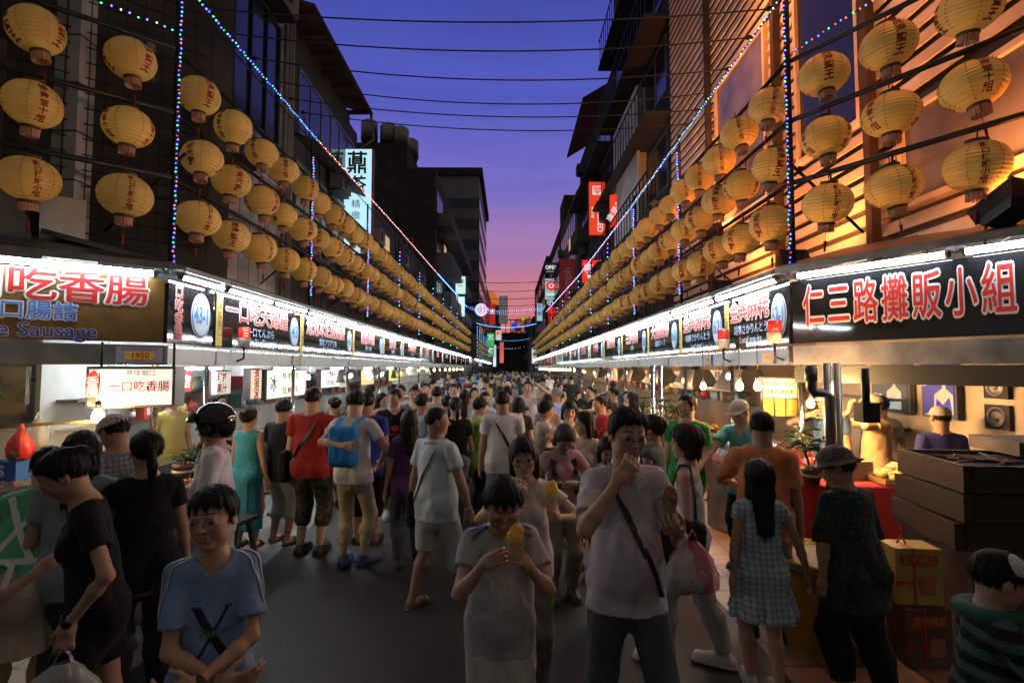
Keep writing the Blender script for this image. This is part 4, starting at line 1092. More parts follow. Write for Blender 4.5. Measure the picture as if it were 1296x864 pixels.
def polygonise(fn, lo, hi, h):                                # sparse surface nets -> verts, quads
    B = 8
    nb = np.maximum(np.ceil((hi - lo) / (h * B)).astype(int), 1)
    g = np.stack(np.meshgrid(*[(np.arange(n) + 0.5) * h * B for n in nb], indexing='ij'), -1).reshape(-1, 3) + lo
    keep = (np.abs(fn(g)) < h * B * 0.95 + 0.012).reshape(nb)
    n = nb * B + 1
    act = np.zeros(n, bool)
    kb = keep.repeat(B, 0).repeat(B, 1).repeat(B, 2)
    for dx in (0, 1):
        for dy in (0, 1):
            for dz in (0, 1):
                act[dx:n[0] - 1 + dx, dy:n[1] - 1 + dy, dz:n[2] - 1 + dz] |= kb
    idx = np.nonzero(act.ravel())[0]
    ijk = np.stack(np.unravel_index(idx, n), -1)
    D = np.ones(n, f32)
    D.ravel()[idx] = fn(ijk * h + lo)
    neg = D < 0
    cnt = np.zeros(n - 1, np.int8)
    for dx in (0, 1):
        for dy in (0, 1):
            for dz in (0, 1):
                cnt += neg[dx:n[0] - 1 + dx, dy:n[1] - 1 + dy, dz:n[2] - 1 + dz]
    cell = (cnt > 0) & (cnt < 8) & kb
    ci = np.stack(np.nonzero(cell), -1)
    if not len(ci): return np.zeros((0, 3)), np.zeros((0, 4), int)
    vid = np.full(n - 1, -1, np.int32)
    vid[cell] = np.arange(len(ci))
    acc = np.zeros((len(ci), 3)); w = np.zeros(len(ci))
    C = {}
    for o in np.ndindex(2, 2, 2): C[o] = D[ci[:, 0] + o[0], ci[:, 1] + o[1], ci[:, 2] + o[2]]
    for ax in range(3):
        for o in np.ndindex(2, 2):
            o0 = list(o); o0.insert(ax, 0); o1 = list(o); o1.insert(ax, 1)
            d0, d1 = C[tuple(o0)], C[tuple(o1)]
            m = (d0 < 0) != (d1 < 0)
            t = d0[m] / (d0[m] - d1[m])
            p = np.tile(np.array(o0, float), (m.sum(), 1)); p[:, ax] = t
            acc[m] += p; w[m] += 1
    verts = (ci + acc / np.maximum(w, 1)[:, None]) * h + lo
    quads = []
    for ax in range(3):
        u, v = [(1, 2), (2, 0), (0, 1)][ax]
        s0 = [slice(None)] * 3; s1 = [slice(None)] * 3
        s0[ax] = slice(0, -1); s1[ax] = slice(1, None)
        for k in (u, v):
            s0[k] = slice(1, -1); s1[k] = slice(1, -1)
        a, b = neg[tuple(s0)], neg[tuple(s1)]
        e = np.stack(np.nonzero(a != b), -1)
        if not len(e): continue
        fl = a[tuple(e.T)]
        e = e.copy(); e[:, u] += 1; e[:, v] += 1
        q = []
        for du, dv in ((-1, -1), (0, -1), (0, 0), (-1, 0)):
            c = e.copy(); c[:, u] += du; c[:, v] += dv
            q.append(vid[tuple(c.T)])
        q = np.stack(q, -1)
        q[~fl] = q[~fl][:, ::-1]
        quads.append(q[(q >= 0).all(1)])
    return verts, np.concatenate(quads) if quads else np.zeros((0, 4), int)

def raw_mesh(name, V, Q, mats, col=None, extra=None):
    """mesh from quads; extra = list of (verts, faces(list), material index, colours)"""
    me = bpy.data.meshes.new(name)
    V = np.asarray(V, f32); Q = np.asarray(Q, np.int32)
    fl = [Q.ravel()]; ls = [np.arange(len(Q)) * 4]; lt = [np.full(len(Q), 4)]; mi = [np.zeros(len(Q), np.int32)]
    vs = [V]; cs = [col if col is not None else np.ones((len(V), 3))]
    nv, nl = len(V), len(Q) * 4
    for ev, ef, m, ec in (extra or []):
        f = np.array([i + nv for q in ef for i in q], np.int32); t = np.array([len(q) for q in ef])
        fl.append(f); ls.append(nl + np.concatenate([[0], np.cumsum(t)[:-1]])); lt.append(t); mi.append(np.full(len(ef), m))
        vs.append(np.asarray(ev, f32)); cs.append(np.asarray(ec, float)); nv += len(ev); nl += len(f)
    V = np.concatenate(vs); F = np.concatenate(fl).astype(np.int32); LS = np.concatenate(ls).astype(np.int32)
    me.vertices.add(len(V)); me.vertices.foreach_set('co', V.ravel())
    me.loops.add(len(F)); me.loops.foreach_set('vertex_index', F)
    me.polygons.add(len(LS)); me.polygons.foreach_set('loop_start', LS)
    me.polygons.foreach_set('material_index', np.concatenate(mi).astype(np.int32))
    me.polygons.foreach_set('use_smooth', np.ones(len(LS), bool))
    if col is not None:
        at = me.color_attributes.new('Col', 'FLOAT_COLOR', 'POINT')
        c = np.concatenate(cs); c = np.concatenate([c, np.ones((len(c), 1))], 1).astype(f32)
        at.data.foreach_set('color', c.ravel())
    for m in mats: me.materials.append(m)
    me.update(calc_edges=True); me.validate()
    return me

def folds(seed, amp, wl=0.13, vert=0.28):                     # cloth wrinkles
    rs = np.random.RandomState(seed)
    T = []
    for i in range(6):
        k = rs.normal(size=3); k[2] *= vert; k = nrm(k) * 2 * math.pi / (wl * rs.uniform(.6, 1.7))
        m = rs.normal(size=3); m = nrm(m) * 2 * math.pi / (wl * rs.uniform(1.5, 3))
        T.append((k, m, rs.uniform(0, 6.28), rs.uniform(0, 6.28)))
    def g(P, d):
        s = np.zeros(len(P)); near = np.abs(d) < 0.1
        Q = P[near]; t = np.zeros(len(Q))
        for k, m, a, b in T:
            t += 1 - 1.6 * np.abs(np.sin(Q @ k * .5 + a + 1.3 * np.sin(Q @ m + b)))
        s[near] = t
        return d + amp * s / 3.2
    return g

def strands(c, amp, n=46, seed=0):                            # hair locks
    rs = np.random.RandomState(seed); ph = rs.uniform(0, 6.28, 3)
    def g(P, d):
        near = np.abs(d) < 0.08; Q = P[near] - c
        a = np.arctan2(Q[:, 0], Q[:, 1])
        s = np.sin(a * n + 3 * np.sin(Q[:, 2] * 21 + ph[0])) + .7 * np.sin(a * n * .43 + ph[1] + 2 * np.sin(Q[:, 2] * 13 + ph[2])) + .5 * np.sin(Q[:, 0] * 160 + Q[:, 1] * 90)
        o = np.zeros(len(P)); o[near] = s
        return d + amp * o
    return g

def ik(s, t, a, b, pole):
    s, t = V3(*s), V3(*t); d = t - s; L = np.linalg.norm(d); dn = d / max(L, 1e-6)
    L = min(L, (a + b) * .998); t = s + dn * L
    x = (a * a - b * b + L * L) / (2 * L); h = math.sqrt(max(a * a - x * x, 0))
    p = V3(*pole); p = nrm(p - (p @ dn) * dn)
    return s + dn * x + p * h, t
def rotx(a): c, s = math.cos(a), math.sin(a); return np.array([[1, 0, 0], [0, c, -s], [0, s, c]])
def rotz(a): c, s = math.cos(a), math.sin(a); return np.array([[c, -s, 0], [s, c, 0], [0, 0, 1]])
def roty(a): c, s = math.cos(a), math.sin(a); return np.array([[c, 0, s], [0, 1, 0], [-s, 0, c]])

# ------------------------------------------------------------------ skeleton; local frame: faces -Y, left hand at +X
class Rig:
    def __init__(s, H=1.7, w=1.0, sex='m', fat=0.0, lean=0, side=0, twist=0, head=(0, 0, 0), hh=None, la=None, ra=None,
                 feet=None, drop=0.0, sw=1.0, lh=None, rh=None, curl=(0.5, 0.5)):
        s.H, s.sex, s.fat, s.w = H, sex, fat, w
        s.hh = hh or (0.232 if sex == 'm' else 0.222)
        s.k = H * w
        f = sex == 'f'
        s.pel = V3(0, 0, .525 * H - drop)
        T = rotz(R(twist)) @ np.eye(3)
        Lm = roty(R(side)) @ rotx(R(lean))
        s.U = Lm @ V3(0, 0, 1); s.X = Lm @ T @ V3(1, 0, 0); s.F = np.cross(s.X, s.U) * 1.0
        s.F = nrm(-np.cross(s.U, s.X))                              # forward
        s.neck = s.pel + s.U * .300 * H
        shc = s.pel + s.U * .272 * H
        s.shw = (.090 if f else .104) * s.k * sw
        s.sh = {1: shc + s.X * s.shw, -1: shc - s.X * s.shw}
        s.hip = {1: s.pel + V3(.052 * s.k, 0, -.01 * H), -1: s.pel - V3(.052 * s.k, 0, .01 * H)}
        yaw, pit, rol = [R(a) for a in head]
        hb = Lm if abs(lean) < 1 else roty(R(side)) @ rotx(R(lean * .6))
        s.HM = (hb @ rotz(yaw + R(twist) * .5) @ rotx(pit) @ roty(rol)).T   # rows = head axes (x left, y back, z up)
        s.skull = s.neck + nrm(s.U * .6 + s.HM[2] * .4) * .034 * H + s.HM[2] * s.hh * .5 - s.HM[1] * .012
        ua, fa = .172 * H, .150 * H
        s.el, s.wr = {}, {}
        for sd, spec in ((1, la), (-1, ra)):
            sh = s.sh[sd]
            if spec is None: spec = ((.150 * w * sd, -.02, .455), (sd * .3, 1, 0))
            t, pole = spec
            t = V3(*t) * H
            s.el[sd], s.wr[sd] = ik(sh, t, ua, fa, pole)
        s.hd, s.hn = {}, {}
        for sd, sp in ((1, lh), (-1, rh)):
            fd = nrm(s.wr[sd] - s.el[sd])
            d, n = sp if sp else (fd, (-sd, -.25, 0))
            d = nrm(d); n = nrm(V3(*n) - (V3(*n) @ d) * d)
            s.hd[sd], s.hn[sd] = d, n
        s.curl = {1: curl[0], -1: curl[1]}
        s.kn, s.an, s.toe = {}, {}, {}
        th, sn = .247 * H, .243 * H
        feet = feet or (((.06, .0), 0), ((-.06, .0), 0))
        for sd, ft in ((1, feet[0]), (-1, feet[1])):
            (fx, fy), ta = ft[0], ft[1]
            lift = ft[2] if len(ft) > 2 else 0
            t = V3(fx * H, fy * H, .043 * H + lift * H)
            s.kn[sd], s.an[sd] = ik(s.hip[sd], t, th, sn, (sd * .12 + math.sin(R(ta)) * .6, -1, 0))
            s.toe[sd] = V3(math.sin(R(ta)), -math.cos(R(ta)), -lift * 2.5)
        s.ua, s.fa = ua, fa

    def hp(s, x, y, z): return s.skull + (x * s.HM[0] + y * s.HM[1] + z * s.HM[2]) * s.hh

    def head_ops(s, Fd):
        e, M = s.hh, s.HM
        def E(c, r, k): Fd.add(p_ell(s.hp(*c), V3(*r) * e, M), k * e)
        f = s.sex == 'f'; fat = min(s.fat, 1) * .03
        E((0, .06, .125), (.335, .425, .375), .02)
        E((0, -.10, -.14), (.27 + fat, .275, .33), .12)
        for sd in (1, -1):
            E((sd * .15, -.20, -.10), (.115 + fat, .12, .13), .10)
            E((sd * (.175 + fat), -.02, -.26), (.075, .17, .10), .12)
        E((0, -.255, -.425), (.085 if f else .105, .085, .075), .10)
        Fd.add(p_cone(s.hp(-.14, -.325, .075), s.hp(.14, -.325, .075), .045 * e, .045 * e), .07 * e)
        for sd in (1, -1):
            Fd.sub(p_ell(s.hp(sd * .155, -.405, -.01), V3(.085, .055, .055) * e, M), .07 * e)
            E((sd * .15, -.315, -.01), (.078, .05, .05), .025)
        Fd.add(p_cone(s.hp(0, -.36, .06), s.hp(0, -.455, -.115), .026 * e, .042 * e), .035 * e)
        for sd in (1, -1): E((sd * .050, -.395, -.13), (.036, .05, .032), .02)
        Fd.sub(p_cone(s.hp(-.12, -.415, -.268), s.hp(.12, -.415, -.268), .026 * e, .026 * e), .02 * e)
        Fd.add(p_cone(s.hp(-.075, -.348, -.248), s.hp(.075, -.348, -.248), .030 * e, .030 * e), .022 * e)
        Fd.add(p_cone(s.hp(-.065, -.345, -.298), s.hp(.065, -.345, -.298), .034 * e, .034 * e), .022 * e)
        for sd in (1, -1):
            E((sd * .352, .06, -.03), (.036, .092, .135), .02)
            Fd.sub(p_ell(s.hp(sd * .395, .035, -.02), V3(.025, .05, .085) * e, M), .015 * e)
        nk = (.030 if f else .036) * s.k * (1 + .2 * min(s.fat, 1))
        Fd.add(p_cone(s.neck - s.U * .03 * s.H, s.hp(0, .10, -.22), nk * 1.12, nk), .035)

    def hand_ops(s, Fd, sd):
        w, d, n, H = s.wr[sd], s.hd[sd], s.hn[sd], s.H
        a = np.cross(d, n); a = a if a @ a else V3(1, 0, 0)
        # a points to the thumb side on both hands
        a = nrm(a) * (-sd)
        L = .098 * H * (.94 if s.sex == 'f' else 1)
        pc = w + d * L * .30
        M = np.array([a, d, n])
        Fd.add(p_box(pc, (L * .215, L * .30, L * .075), M, L * .07), .012)
        Fd.add(p_cone(w - d * .01, w + d * L * .12, .0155 * H * .95, .016 * H), .02)
        c = s.curl[sd]
        for i, ln in enumerate((.40, .45, .42, .33)):
            o = (1.5 - i) * .125 * L
            b = pc + d * L * (.27 - .02 * abs(i - 1.2)) + a * o
            ang = .15 + c * 1.1; dd = d * math.cos(ang * .55) + n * math.sin(ang * .55) + a * (1.5 - i) * .05 * (1 - c)
            r = L * .052
            tot = ang * .55
            for j, seg in enumerate((.45, .32, .26)):
                e = b + nrm(dd) * ln * L * seg
                Fd.add(p_cone(b, e, r, r * .92), .004 if j else .007)
                b = e; r *= .92; tot += ang * (.75 if j == 0 else .55)
                dd = d * math.cos(tot) + n * math.sin(tot) + a * (1.5 - i) * .04 * (1 - c)
        b = pc - d * L * .20 + a * L * .17 + n * L * .03
        e = b + nrm(d * .75 + a * (.75 - .45 * c) + n * (.25 + .6 * c)) * L * .27
        Fd.add(p_cone(b, e, L * .075, L * .06), .01)
        e2 = e + nrm(d * .95 + a * (.25 - .4 * c) + n * (.2 + .7 * c)) * L * .22
        Fd.add(p_cone(e, e2, L * .058, L * .048), .004)

    def body(s, hands=True):
        B = Field(); H, k, X, F, U, pel = s.H, s.k, s.X, s.F, s.U, s.pel
        f = s.sex == 'f'; ft = s.fat; s.torso = Field()
        cw, ww, hw = ((.076, .064, .085) if f else (.086, .075, .084))
        cw += .012 * ft; ww += .026 * ft; hw += .012 * ft
        s.cw, s.ww, s.hw = cw, ww, hw
        fl = lambda u0, u1, r0, r1, q, kk=.05: B.add(p_flat(pel + U * u0 * H, pel + U * u1 * H, r0 * k, r1 * k, X, F, q), kk)
        fl(-.035, .04, hw, ww * 1.08, .74); fl(.04, .13, ww * 1.02, ww * 1.02, .72); fl(.13, .225, cw * .95, cw, .66)
        B.add(p_cone(s.sh[1] * .86 + s.sh[-1] * .14, s.sh[-1] * .86 + s.sh[1] * .14, .036 * k, .036 * k), .05)
        B.add(p_cone(s.neck, s.sh[1] * .75 + s.sh[-1] * .25, .03 * k, .024 * k), .04)
        B.add(p_cone(s.neck, s.sh[-1] * .75 + s.sh[1] * .25, .03 * k, .024 * k), .04)
        if f:
            for sd in (1, -1): B.add(p_ell(pel + U * .188 * H + X * sd * .036 * k + F * .042 * k, (.034 * k,) * 3), .035)
        if ft > .2: B.add(p_ell(pel + U * .075 * H + F * .03 * k, (.082 * k, .07 * k * (1 + .3 * ft), .09 * k)), .06)
        s.torso.ops = list(B.ops)
        for sd in (1, -1):
            am = (.78 if f else .95) * (1 + .18 * ft)
            B.add(p_cone(s.sh[sd], s.el[sd], .0315 * k * am, .0245 * k * am), .03)
            mid = s.el[sd] * .72 + s.wr[sd] * .28
            B.add(p_cone(s.el[sd], mid, .0235 * k * am, .0245 * k * am), .02)
            B.add(p_cone(mid, s.wr[sd], .0245 * k * am, .0155 * k * am), .02)
            lm = (1.0 if f else 1.0) * (1 + .15 * ft)
            B.add(p_cone(s.hip[sd], s.kn[sd], .053 * k * lm, .033 * k * lm), .04)
            cm = s.kn[sd] * .68 + s.an[sd] * .32
            bk = nrm(V3(0, 1, 0))
            B.add(p_cone(s.kn[sd], cm + bk * .008 * H, .031 * k * lm, .033 * k * lm), .02)
            B.add(p_cone(cm + bk * .008 * H, s.an[sd], .033 * k * lm, .021 * k * lm), .02)
            B.add(p_ell(s.hip[sd] + V3(0, .024 * k, .0), (.049 * k,) * 3), .04)
            t = s.toe[sd]
            a = s.an[sd]
            B.add(p_cone(a + V3(0, 0, -.018 * H) - t * .015 * H, a + t * .085 * H + V3(0, 0, -.026 * H), .022 * k, .017 * k), .015)
            if hands: s.hand_ops(B, sd)
            else:
                B.add(p_cone(s.wr[sd], s.wr[sd] + s.hd[sd] * .055 * H, .018 * H, .017 * H), .01)
                B.add(p_cone(s.wr[sd] + s.hd[sd] * .055 * H, s.wr[sd] + nrm(s.hd[sd] + s.hn[sd] * .8) * .09 * H, .014 * H, .009 * H), .01)
        s.head_ops(B)
        return B

    # ---------------------------------------------------------------- garments
    def top(s, hem=.44, sleeve=.55, loose=.016, flare=.01, neck=.046, vee=0.0, tank=False, fold=.006, seed=1, collar=False, wl=.14, q=.70):
        G = Field(); H, k, X, F, U, pel = s.H, s.k, s.X, s.F, s.U, s.pel
        cw, ww, hw = s.cw * k, s.ww * k, s.hw * k
        u_h = hem - .525
        B = max(cw, ww * .98)
        if s.sex == 'f' and flare < .008: mid = ww + loose
        else: mid = B + loose * .8
        G.add(p_flat(pel + U * .13 * H, pel + U * (.215 if tank else .228) * H, B + loose * .6, cw + loose * .5, X, F, q), .05)
        G.add(p_flat(pel + U * .04 * H, pel + U * .13 * H, mid + flare * .4, mid, X, F, q + .04), .05)
        G.add(p_flat(pel + U * (u_h - .03) * H, pel + U * .04 * H, max(hw, mid) + loose * .7 + flare, max(mid, hw * .97) + flare * .6, X, F, q + .06), .05)
        for sd in (1, -1):
            h_, kn_ = s.hip[sd], s.kn[sd]
            G.add(p_cone(h_ + V3(0, .004, .02 * H), h_ + (kn_ - h_) * .5, .056 * k * (1 + .15 * s.fat) + loose * .7, .048 * k * (1 + .15 * s.fat) + loose * .7), .05)
            G.add(p_ell(h_ + V3(0, .025 * k, 0), (.053 * k + loose * .55,) * 3), .04)
        if s.fat > .2: G.add(p_ell(pel + U * .065 * H + F * .034 * k, (.082 * k + loose, .07 * k * (1 + .3 * s.fat) + loose, .10 * k + loose)), .08)
        if s.sex == 'f':
            for sd in (1, -1): G.add(p_ell(pel + U * .188 * H + X * sd * .036 * k + F * .042 * k, (.034 * k + loose * .6,) * 3), .05)
        if tank:
            for sd in (1, -1):
                for fw in (1, -1):
                    G.add(p_cone(pel + U * .20 * H + X * sd * .055 * k + F * fw * .045 * k, pel + U * .296 * H + X * sd * .058 * k, .018, .012), .01)
        else:
            r = .033 * k + loose * .35
            G.add(p_cone(s.sh[1] * .82 + s.sh[-1] * .18, s.sh[-1] * .82 + s.sh[1] * .18, r, r), .05)
            for sd in (1, -1): G.add(p_cone(s.neck - U * .004 * H, s.sh[sd] * .8 + s.sh[-sd] * .2, .030 * k + loose * .4, .027 * k + loose * .5), .04)
        am = (.78 if s.sex == 'f' else .95) * (1 + .18 * s.fat)
        if sleeve > 0:
            for sd in (1, -1):
                a, b = s.sh[sd], s.el[sd]
                t = min(sleeve, 1)
                e = a + (b - a) * t
                ra, re = .0325 * k * am + loose * .45 + .005, (.0315 + (-.007) * t) * k * am + loose * .9 + (.004 if sleeve < 1 else 0)
                c = p_cone(a, a + (b - a) * min(t + .15, 1.0), ra, re)
                if sleeve < 1: c = cutp(c, e, b - a)
                G.add(c, .022)
                if sleeve > 1:
                    t2 = sleeve - 1; e2 = b + (s.wr[sd] - b) * t2
                    G.add(cutp(p_cone(b, s.wr[sd], .026 * k * am + loose * .8, .018 * k * am + loose), e2, s.wr[sd] - b), .025)
        if fold: G.mod(folds(seed, fold, wl))
        if not tank: G.mod(lambda P, d: np.minimum(d, s.torso(P) - .007))
        G.plane(pel + U * u_h * H, -U)
        if neck:
            nr = neck * k
            c, r, f = p_cone(s.neck + F * .008 - U * .012 * H, s.neck + U * .2 * H + F * .05, nr, nr * 1.5)
            G.mod(lambda P, d, f=f: smax(d, -f(P), .008))
            if vee:
                c2, r2, f2 = p_cone(s.neck + F * .055 * k - U * vee * H, s.neck + U * .03 * H + F * .07 * k, .006, nr * .9)
                G.mod(lambda P, d, f=f2: smax(d, -f(P), .006))
        return G

    def collar(s, r=.052, gap=.5):
        G = Field(); H, k = s.H, s.k
        n = 14
        pts = []
        for i in range(n + 1):
            a = R(-180 + gap * 40) + (R(360) - 2 * R(gap * 40)) * i / n
            pts.append(s.neck + s.X * math.sin(a + math.pi) * r * k * -1 - s.F * math.cos(a + math.pi) * r * k * -1 + s.U * (.012 - .022 * (1 - math.cos(a)) * .0) * H
                       - s.U * (.020 * H) * ((1 - math.cos(a)) / 2) ** 1.5 + s.F * .006)
        for a, b in zip(pts, pts[1:]):
            G.add(p_cone(a, b, .009, .009), .004)
            G.add(p_cone(a - s.U * .018 * H * .7 + (a - s.neck) * .16, b - s.U * .018 * H * .7 + (b - s.neck) * .16, .0075, .0075), .022)
        return G

    def legs(s, hem=.06, loose=.014, waist=.035, fold=.005, seed=3, hemloose=None, wl=.13):
        G = Field(); H, k, X, F, U, pel = s.H, s.k, s.X, s.F, s.U, s.pel
        hw, ww = s.hw * k, s.ww * k
        hl = loose if hemloose is None else hemloose
        G.add(p_flat(pel - U * .035 * H, pel + U * (waist + .02) * H, hw + loose * .6, ww * 1.04 + loose * .4, X, F, .76), .05)
        lm = 1 + .15 * s.fat
        for sd in (1, -1):
            h, kn, an = s.hip[sd], s.kn[sd], s.an[sd]
            G.add(p_ell(h + V3(0, .025 * k, 0), (.050 * k + loose * .5,) * 3), .035)
            zk, za = kn[2] / H, an[2] / H
            if hem >= zk - .01:
                t = (h[2] / H - hem) / max(h[2] / H - zk, 1e-3); t = min(max(t, .1), 1.1)
                e = h + (kn - h) * t
                G.add(cutp(p_cone(h, h + (kn - h) * (t + .1), .054 * k * lm + loose, (.054 - .018 * t) * k * lm + hl * 1.2), e, kn - h), .035)
            else:
                G.add(p_cone(h, kn, .054 * k * lm + loose, .035 * k * lm + loose), .035)
                t = (zk - hem) / max(zk - za, 1e-3)
                e = kn + (an - kn) * t
                cm = kn + (an - kn) * .35 + V3(0, .008 * H, 0)
                G.add(p_cone(kn, cm, .035 * k * lm + loose, .034 * k * lm + loose), .03)
                G.add(cutp(p_cone(cm, kn + (an - kn) * (t + .1), .034 * k * lm + loose, .024 * k * lm + hl), e, an - kn), .03)
        if fold: G.mod(folds(seed, fold, wl, .6))
        G.plane(pel + U * waist * H, U)
        return G

    def skirt(s, hem=.30, waist=.09, r0=None, r1=.15, fold=.008, seed=5, n=11, q=.8):
        G = Field(); H, k, X, F, U, pel = s.H, s.k, s.X, s.F, s.U, s.pel
        r0 = (s.ww * k + .012) if r0 is None else r0 * H
        top, bot = pel + U * waist * H, V3(pel[0], pel[1] + .005 * H, hem * H)
        G.add(p_flat(bot - V3(0, 0, .03), top, r1 * H, r0, X, F, q), .05)
        G.add(p_flat(pel - U * .05 * H, pel + U * .05 * H, s.hw * k + .022, s.ww * k + .022, X, F, .85), .05)
        for sd in (1, -1): G.add(p_ell(s.hip[sd] + V3(0, .033 * k, 0), (.052 * k + .014,) * 3), .04)
        zt = top[2]
        def g(P, d):
            a = np.arctan2(P[:, 0] - pel[0], P[:, 1] - pel[1])
            t = np.clip((zt - P[:, 2]) / max(zt - hem * H, .05), 0, 1)
            return d + fold * t * (np.sin(a * n + seed) + .6 * np.sin(a * n * 1.7 + 2 * seed))
        G.mod(g)
        G.plane((0, 0, hem * H), (0, 0, -1)); G.plane(top, U)
        return G

    def shoe(s, sd, kind='shoe'):
        G = Field(); a, t, H, k = s.an[sd], s.toe[sd], s.H, s.k
        t = nrm(t); heel = a - t * .022 * H; toe = a + t * .105 * H
        dz = a[2] - .043 * H
        heel = V3(heel[0], heel[1], dz + .022 * H); toe = V3(toe[0], toe[1], max(dz - .0 + t[2] * .1 * H, 0) + .017 * H)
        X = nrm(np.cross(t, (0, 0, 1)))
        if kind == 'sandal':
            G.add(p_flat(V3(*heel) - (0, 0, .020 * H), V3(*toe) - (0, 0, .014 * H), .025 * k, .028 * k, X, V3(0, 0, 1), .3), .01)
            mid = heel * .3 + toe * .7
            for i in range(6):
                b0, b1 = [math.pi * (j / 6) for j in (i, i + 1)]
                for c in (heel * .35 + toe * .65, ):
                    P = [c + X * math.cos(b) * .029 * k + V3(0, 0, 1) * (math.sin(b) * .024 * k - .008 * H) for b in (b0, b1)]
                    G.add(p_cone(P[0] - t * .02, P[1] - t * .02, .006, .006), .004); G.add(p_cone(P[0] + t * .02, P[1] + t * .02, .006, .006), .02)
        else:
            G.add(p_cone(heel, toe, .028 * k, .026 * k), .02)
            G.add(p_cone(a + V3(0, 0, .004 * H), heel * .35 + toe * .65, .025 * k, .022 * k), .03)
            G.add(p_flat(V3(*heel) - (0, 0, .014 * H), V3(*toe) - (0, 0, .009 * H), .031 * k, .031 * k, X, V3(0, 0, 1), .35), .008)
            if kind == 'shoe': G.sub(p_cone(a + V3(0, 0, .03 * H), a + V3(0, 0, .10 * H), .022 * k, .03 * k), .01)
        G.plane((0, 0, dz + .001), (0, 0, -1), .002)
        return G

    def hair(s, style='short', vol=.035, seed=0, length=.9, bangs=0.0):
        e, M = s.hh, s.HM
        G = Field()
        G.add(p_ell(s.hp(0, .065, .135), (V3(.335, .42, .375) + vol * 1.35) * e, M), .02)
        lx = lambda P: (P - s.skull) @ M.T / e
        if style in ('long', 'bob'):
            bot = -.46 if style == 'bob' else -length
            for sd in (1, -1):
                G.add(p_cone(s.hp(sd * .27, .08, .05), s.hp(sd * .30, .10, max(bot, -.55)), .14 * e, .13 * e), .1 * e)
            G.add(p_flat(s.hp(0, .24, 0), s.hp(0, .30, max(bot, -.45)), .34 * e, .31 * e, M[0], M[1], .62), .1 * e)
            if style == 'long':
                dn = s.hp(0, .34, -.45)
                bd = s.neck - s.F * (.075 * s.k) - s.U * max(length * e - .1, .1)
                G.add(p_flat(dn, bd, .30 * e, .24 * e, M[0], nrm(s.F), .38), .1 * e)
        if style in ('pony', 'bun'):
            if style == 'bun': G.add(p_ell(s.hp(0, .50, .22), (.17 * e, .15 * e, .16 * e), M), .04 * e)
            else:
                b = s.hp(0, .47, .2); c = s.hp(0, .66, .05)
                dn = V3(0, 0, -1)
                e1 = c + dn * .35 * e - s.HM[1] * -.02; e2 = c + dn * length * e
                G.add(p_cone(b, c, .07 * e, .10 * e), .03 * e); G.add(p_cone(c, e1, .10 * e, .12 * e), .03 * e); G.add(p_cone(e1, e2, .12 * e, .035 * e), .04 * e)
        def line(P, d):
            q = lx(P)
            y = q[:, 1]
            if style in ('short', 'pony', 'bun', 'crop'):
                zl = np.interp(y, [-.5, -.36, -.2, -.09, .0, .14, .3, .5], [.33 - bangs, .30 - bangs, .24 - bangs * .3, .06, -.12 if style != 'short' else -.17, -.18, -.42, -.50])
                zl = zl + ((.018 + .25 * bangs) if style in ('short', 'crop') else .012) * np.sin(q[:, 0] * 37 + seed) + .016 * np.sin(q[:, 0] * 71 + 2 * seed)
                d = d + e * vol * 1.1 * np.clip((zl + .15 - q[:, 2]) / .15, 0, 1) * np.clip((.62 - y) / .3, 0, 1)
                tail = (y > .42) if style in ('pony', 'bun') else np.zeros(len(y), bool)
                m = np.where(tail, -1, (zl - q[:, 2]) * e * .8)
                return smax(d, m, .012)
            fw = np.interp(q[:, 2], [-.6, -.3, 0, .15, .26], [.30, .285, .275, .25, .10])
            face = np.maximum(np.maximum(np.abs(q[:, 0]) - fw, (q[:, 1] + .10)), q[:, 2] - (.26 - bangs)) * e
            d = smax(d, -face, .012)
            return d if style == 'long' else smax(d, (bot - q[:, 2]) * e, .02)
        G.mod(line)
        G.mod(strands(s.skull, .0022 if style != 'crop' else .001, 40, seed))
        return G

    def cap(s, kind='cap', turn=0):
        e, M = s.hh, s.HM
        G = Field()
        if kind == 'cap':
            c, r, f = p_ell(s.hp(0, .05, .19), (.385 * e, .455 * e, .365 * e), M)
            G.add((c, r, lambda P: np.maximum(f(P), -((P - s.hp(0, 0, .14)) @ M[2]))), .01)
            Mt = rotz(R(turn)) @ M if False else M
            fy = -1 if turn == 0 else 1
            G.add(p_flat(s.hp(-.08, -.38, .15), s.hp(.08, -.38, .15), .30 * e, .30 * e, nrm(M[0]), nrm(M[2]), .10), .02)
            G.add(p_ell(s.hp(0, .05, .56), V3(.03, .03, .025) * e, M), .01)
        elif kind == 'bucket':
            c, r, f = p_ell(s.hp(0, .05, .20), (.40 * e, .47 * e, .40 * e), M)
            G.add((c, r, lambda P: np.maximum(f(P), -((P - s.hp(0, 0, .12)) @ M[2]))), .01)
            G.add(p_flat(s.hp(-.04, -.02, .10), s.hp(.04, -.02, .10), .66 * e, .66 * e, M[0], M[2], .085), .09 * e)
            G.mod(folds(4, .005, .09, 1))
        return G

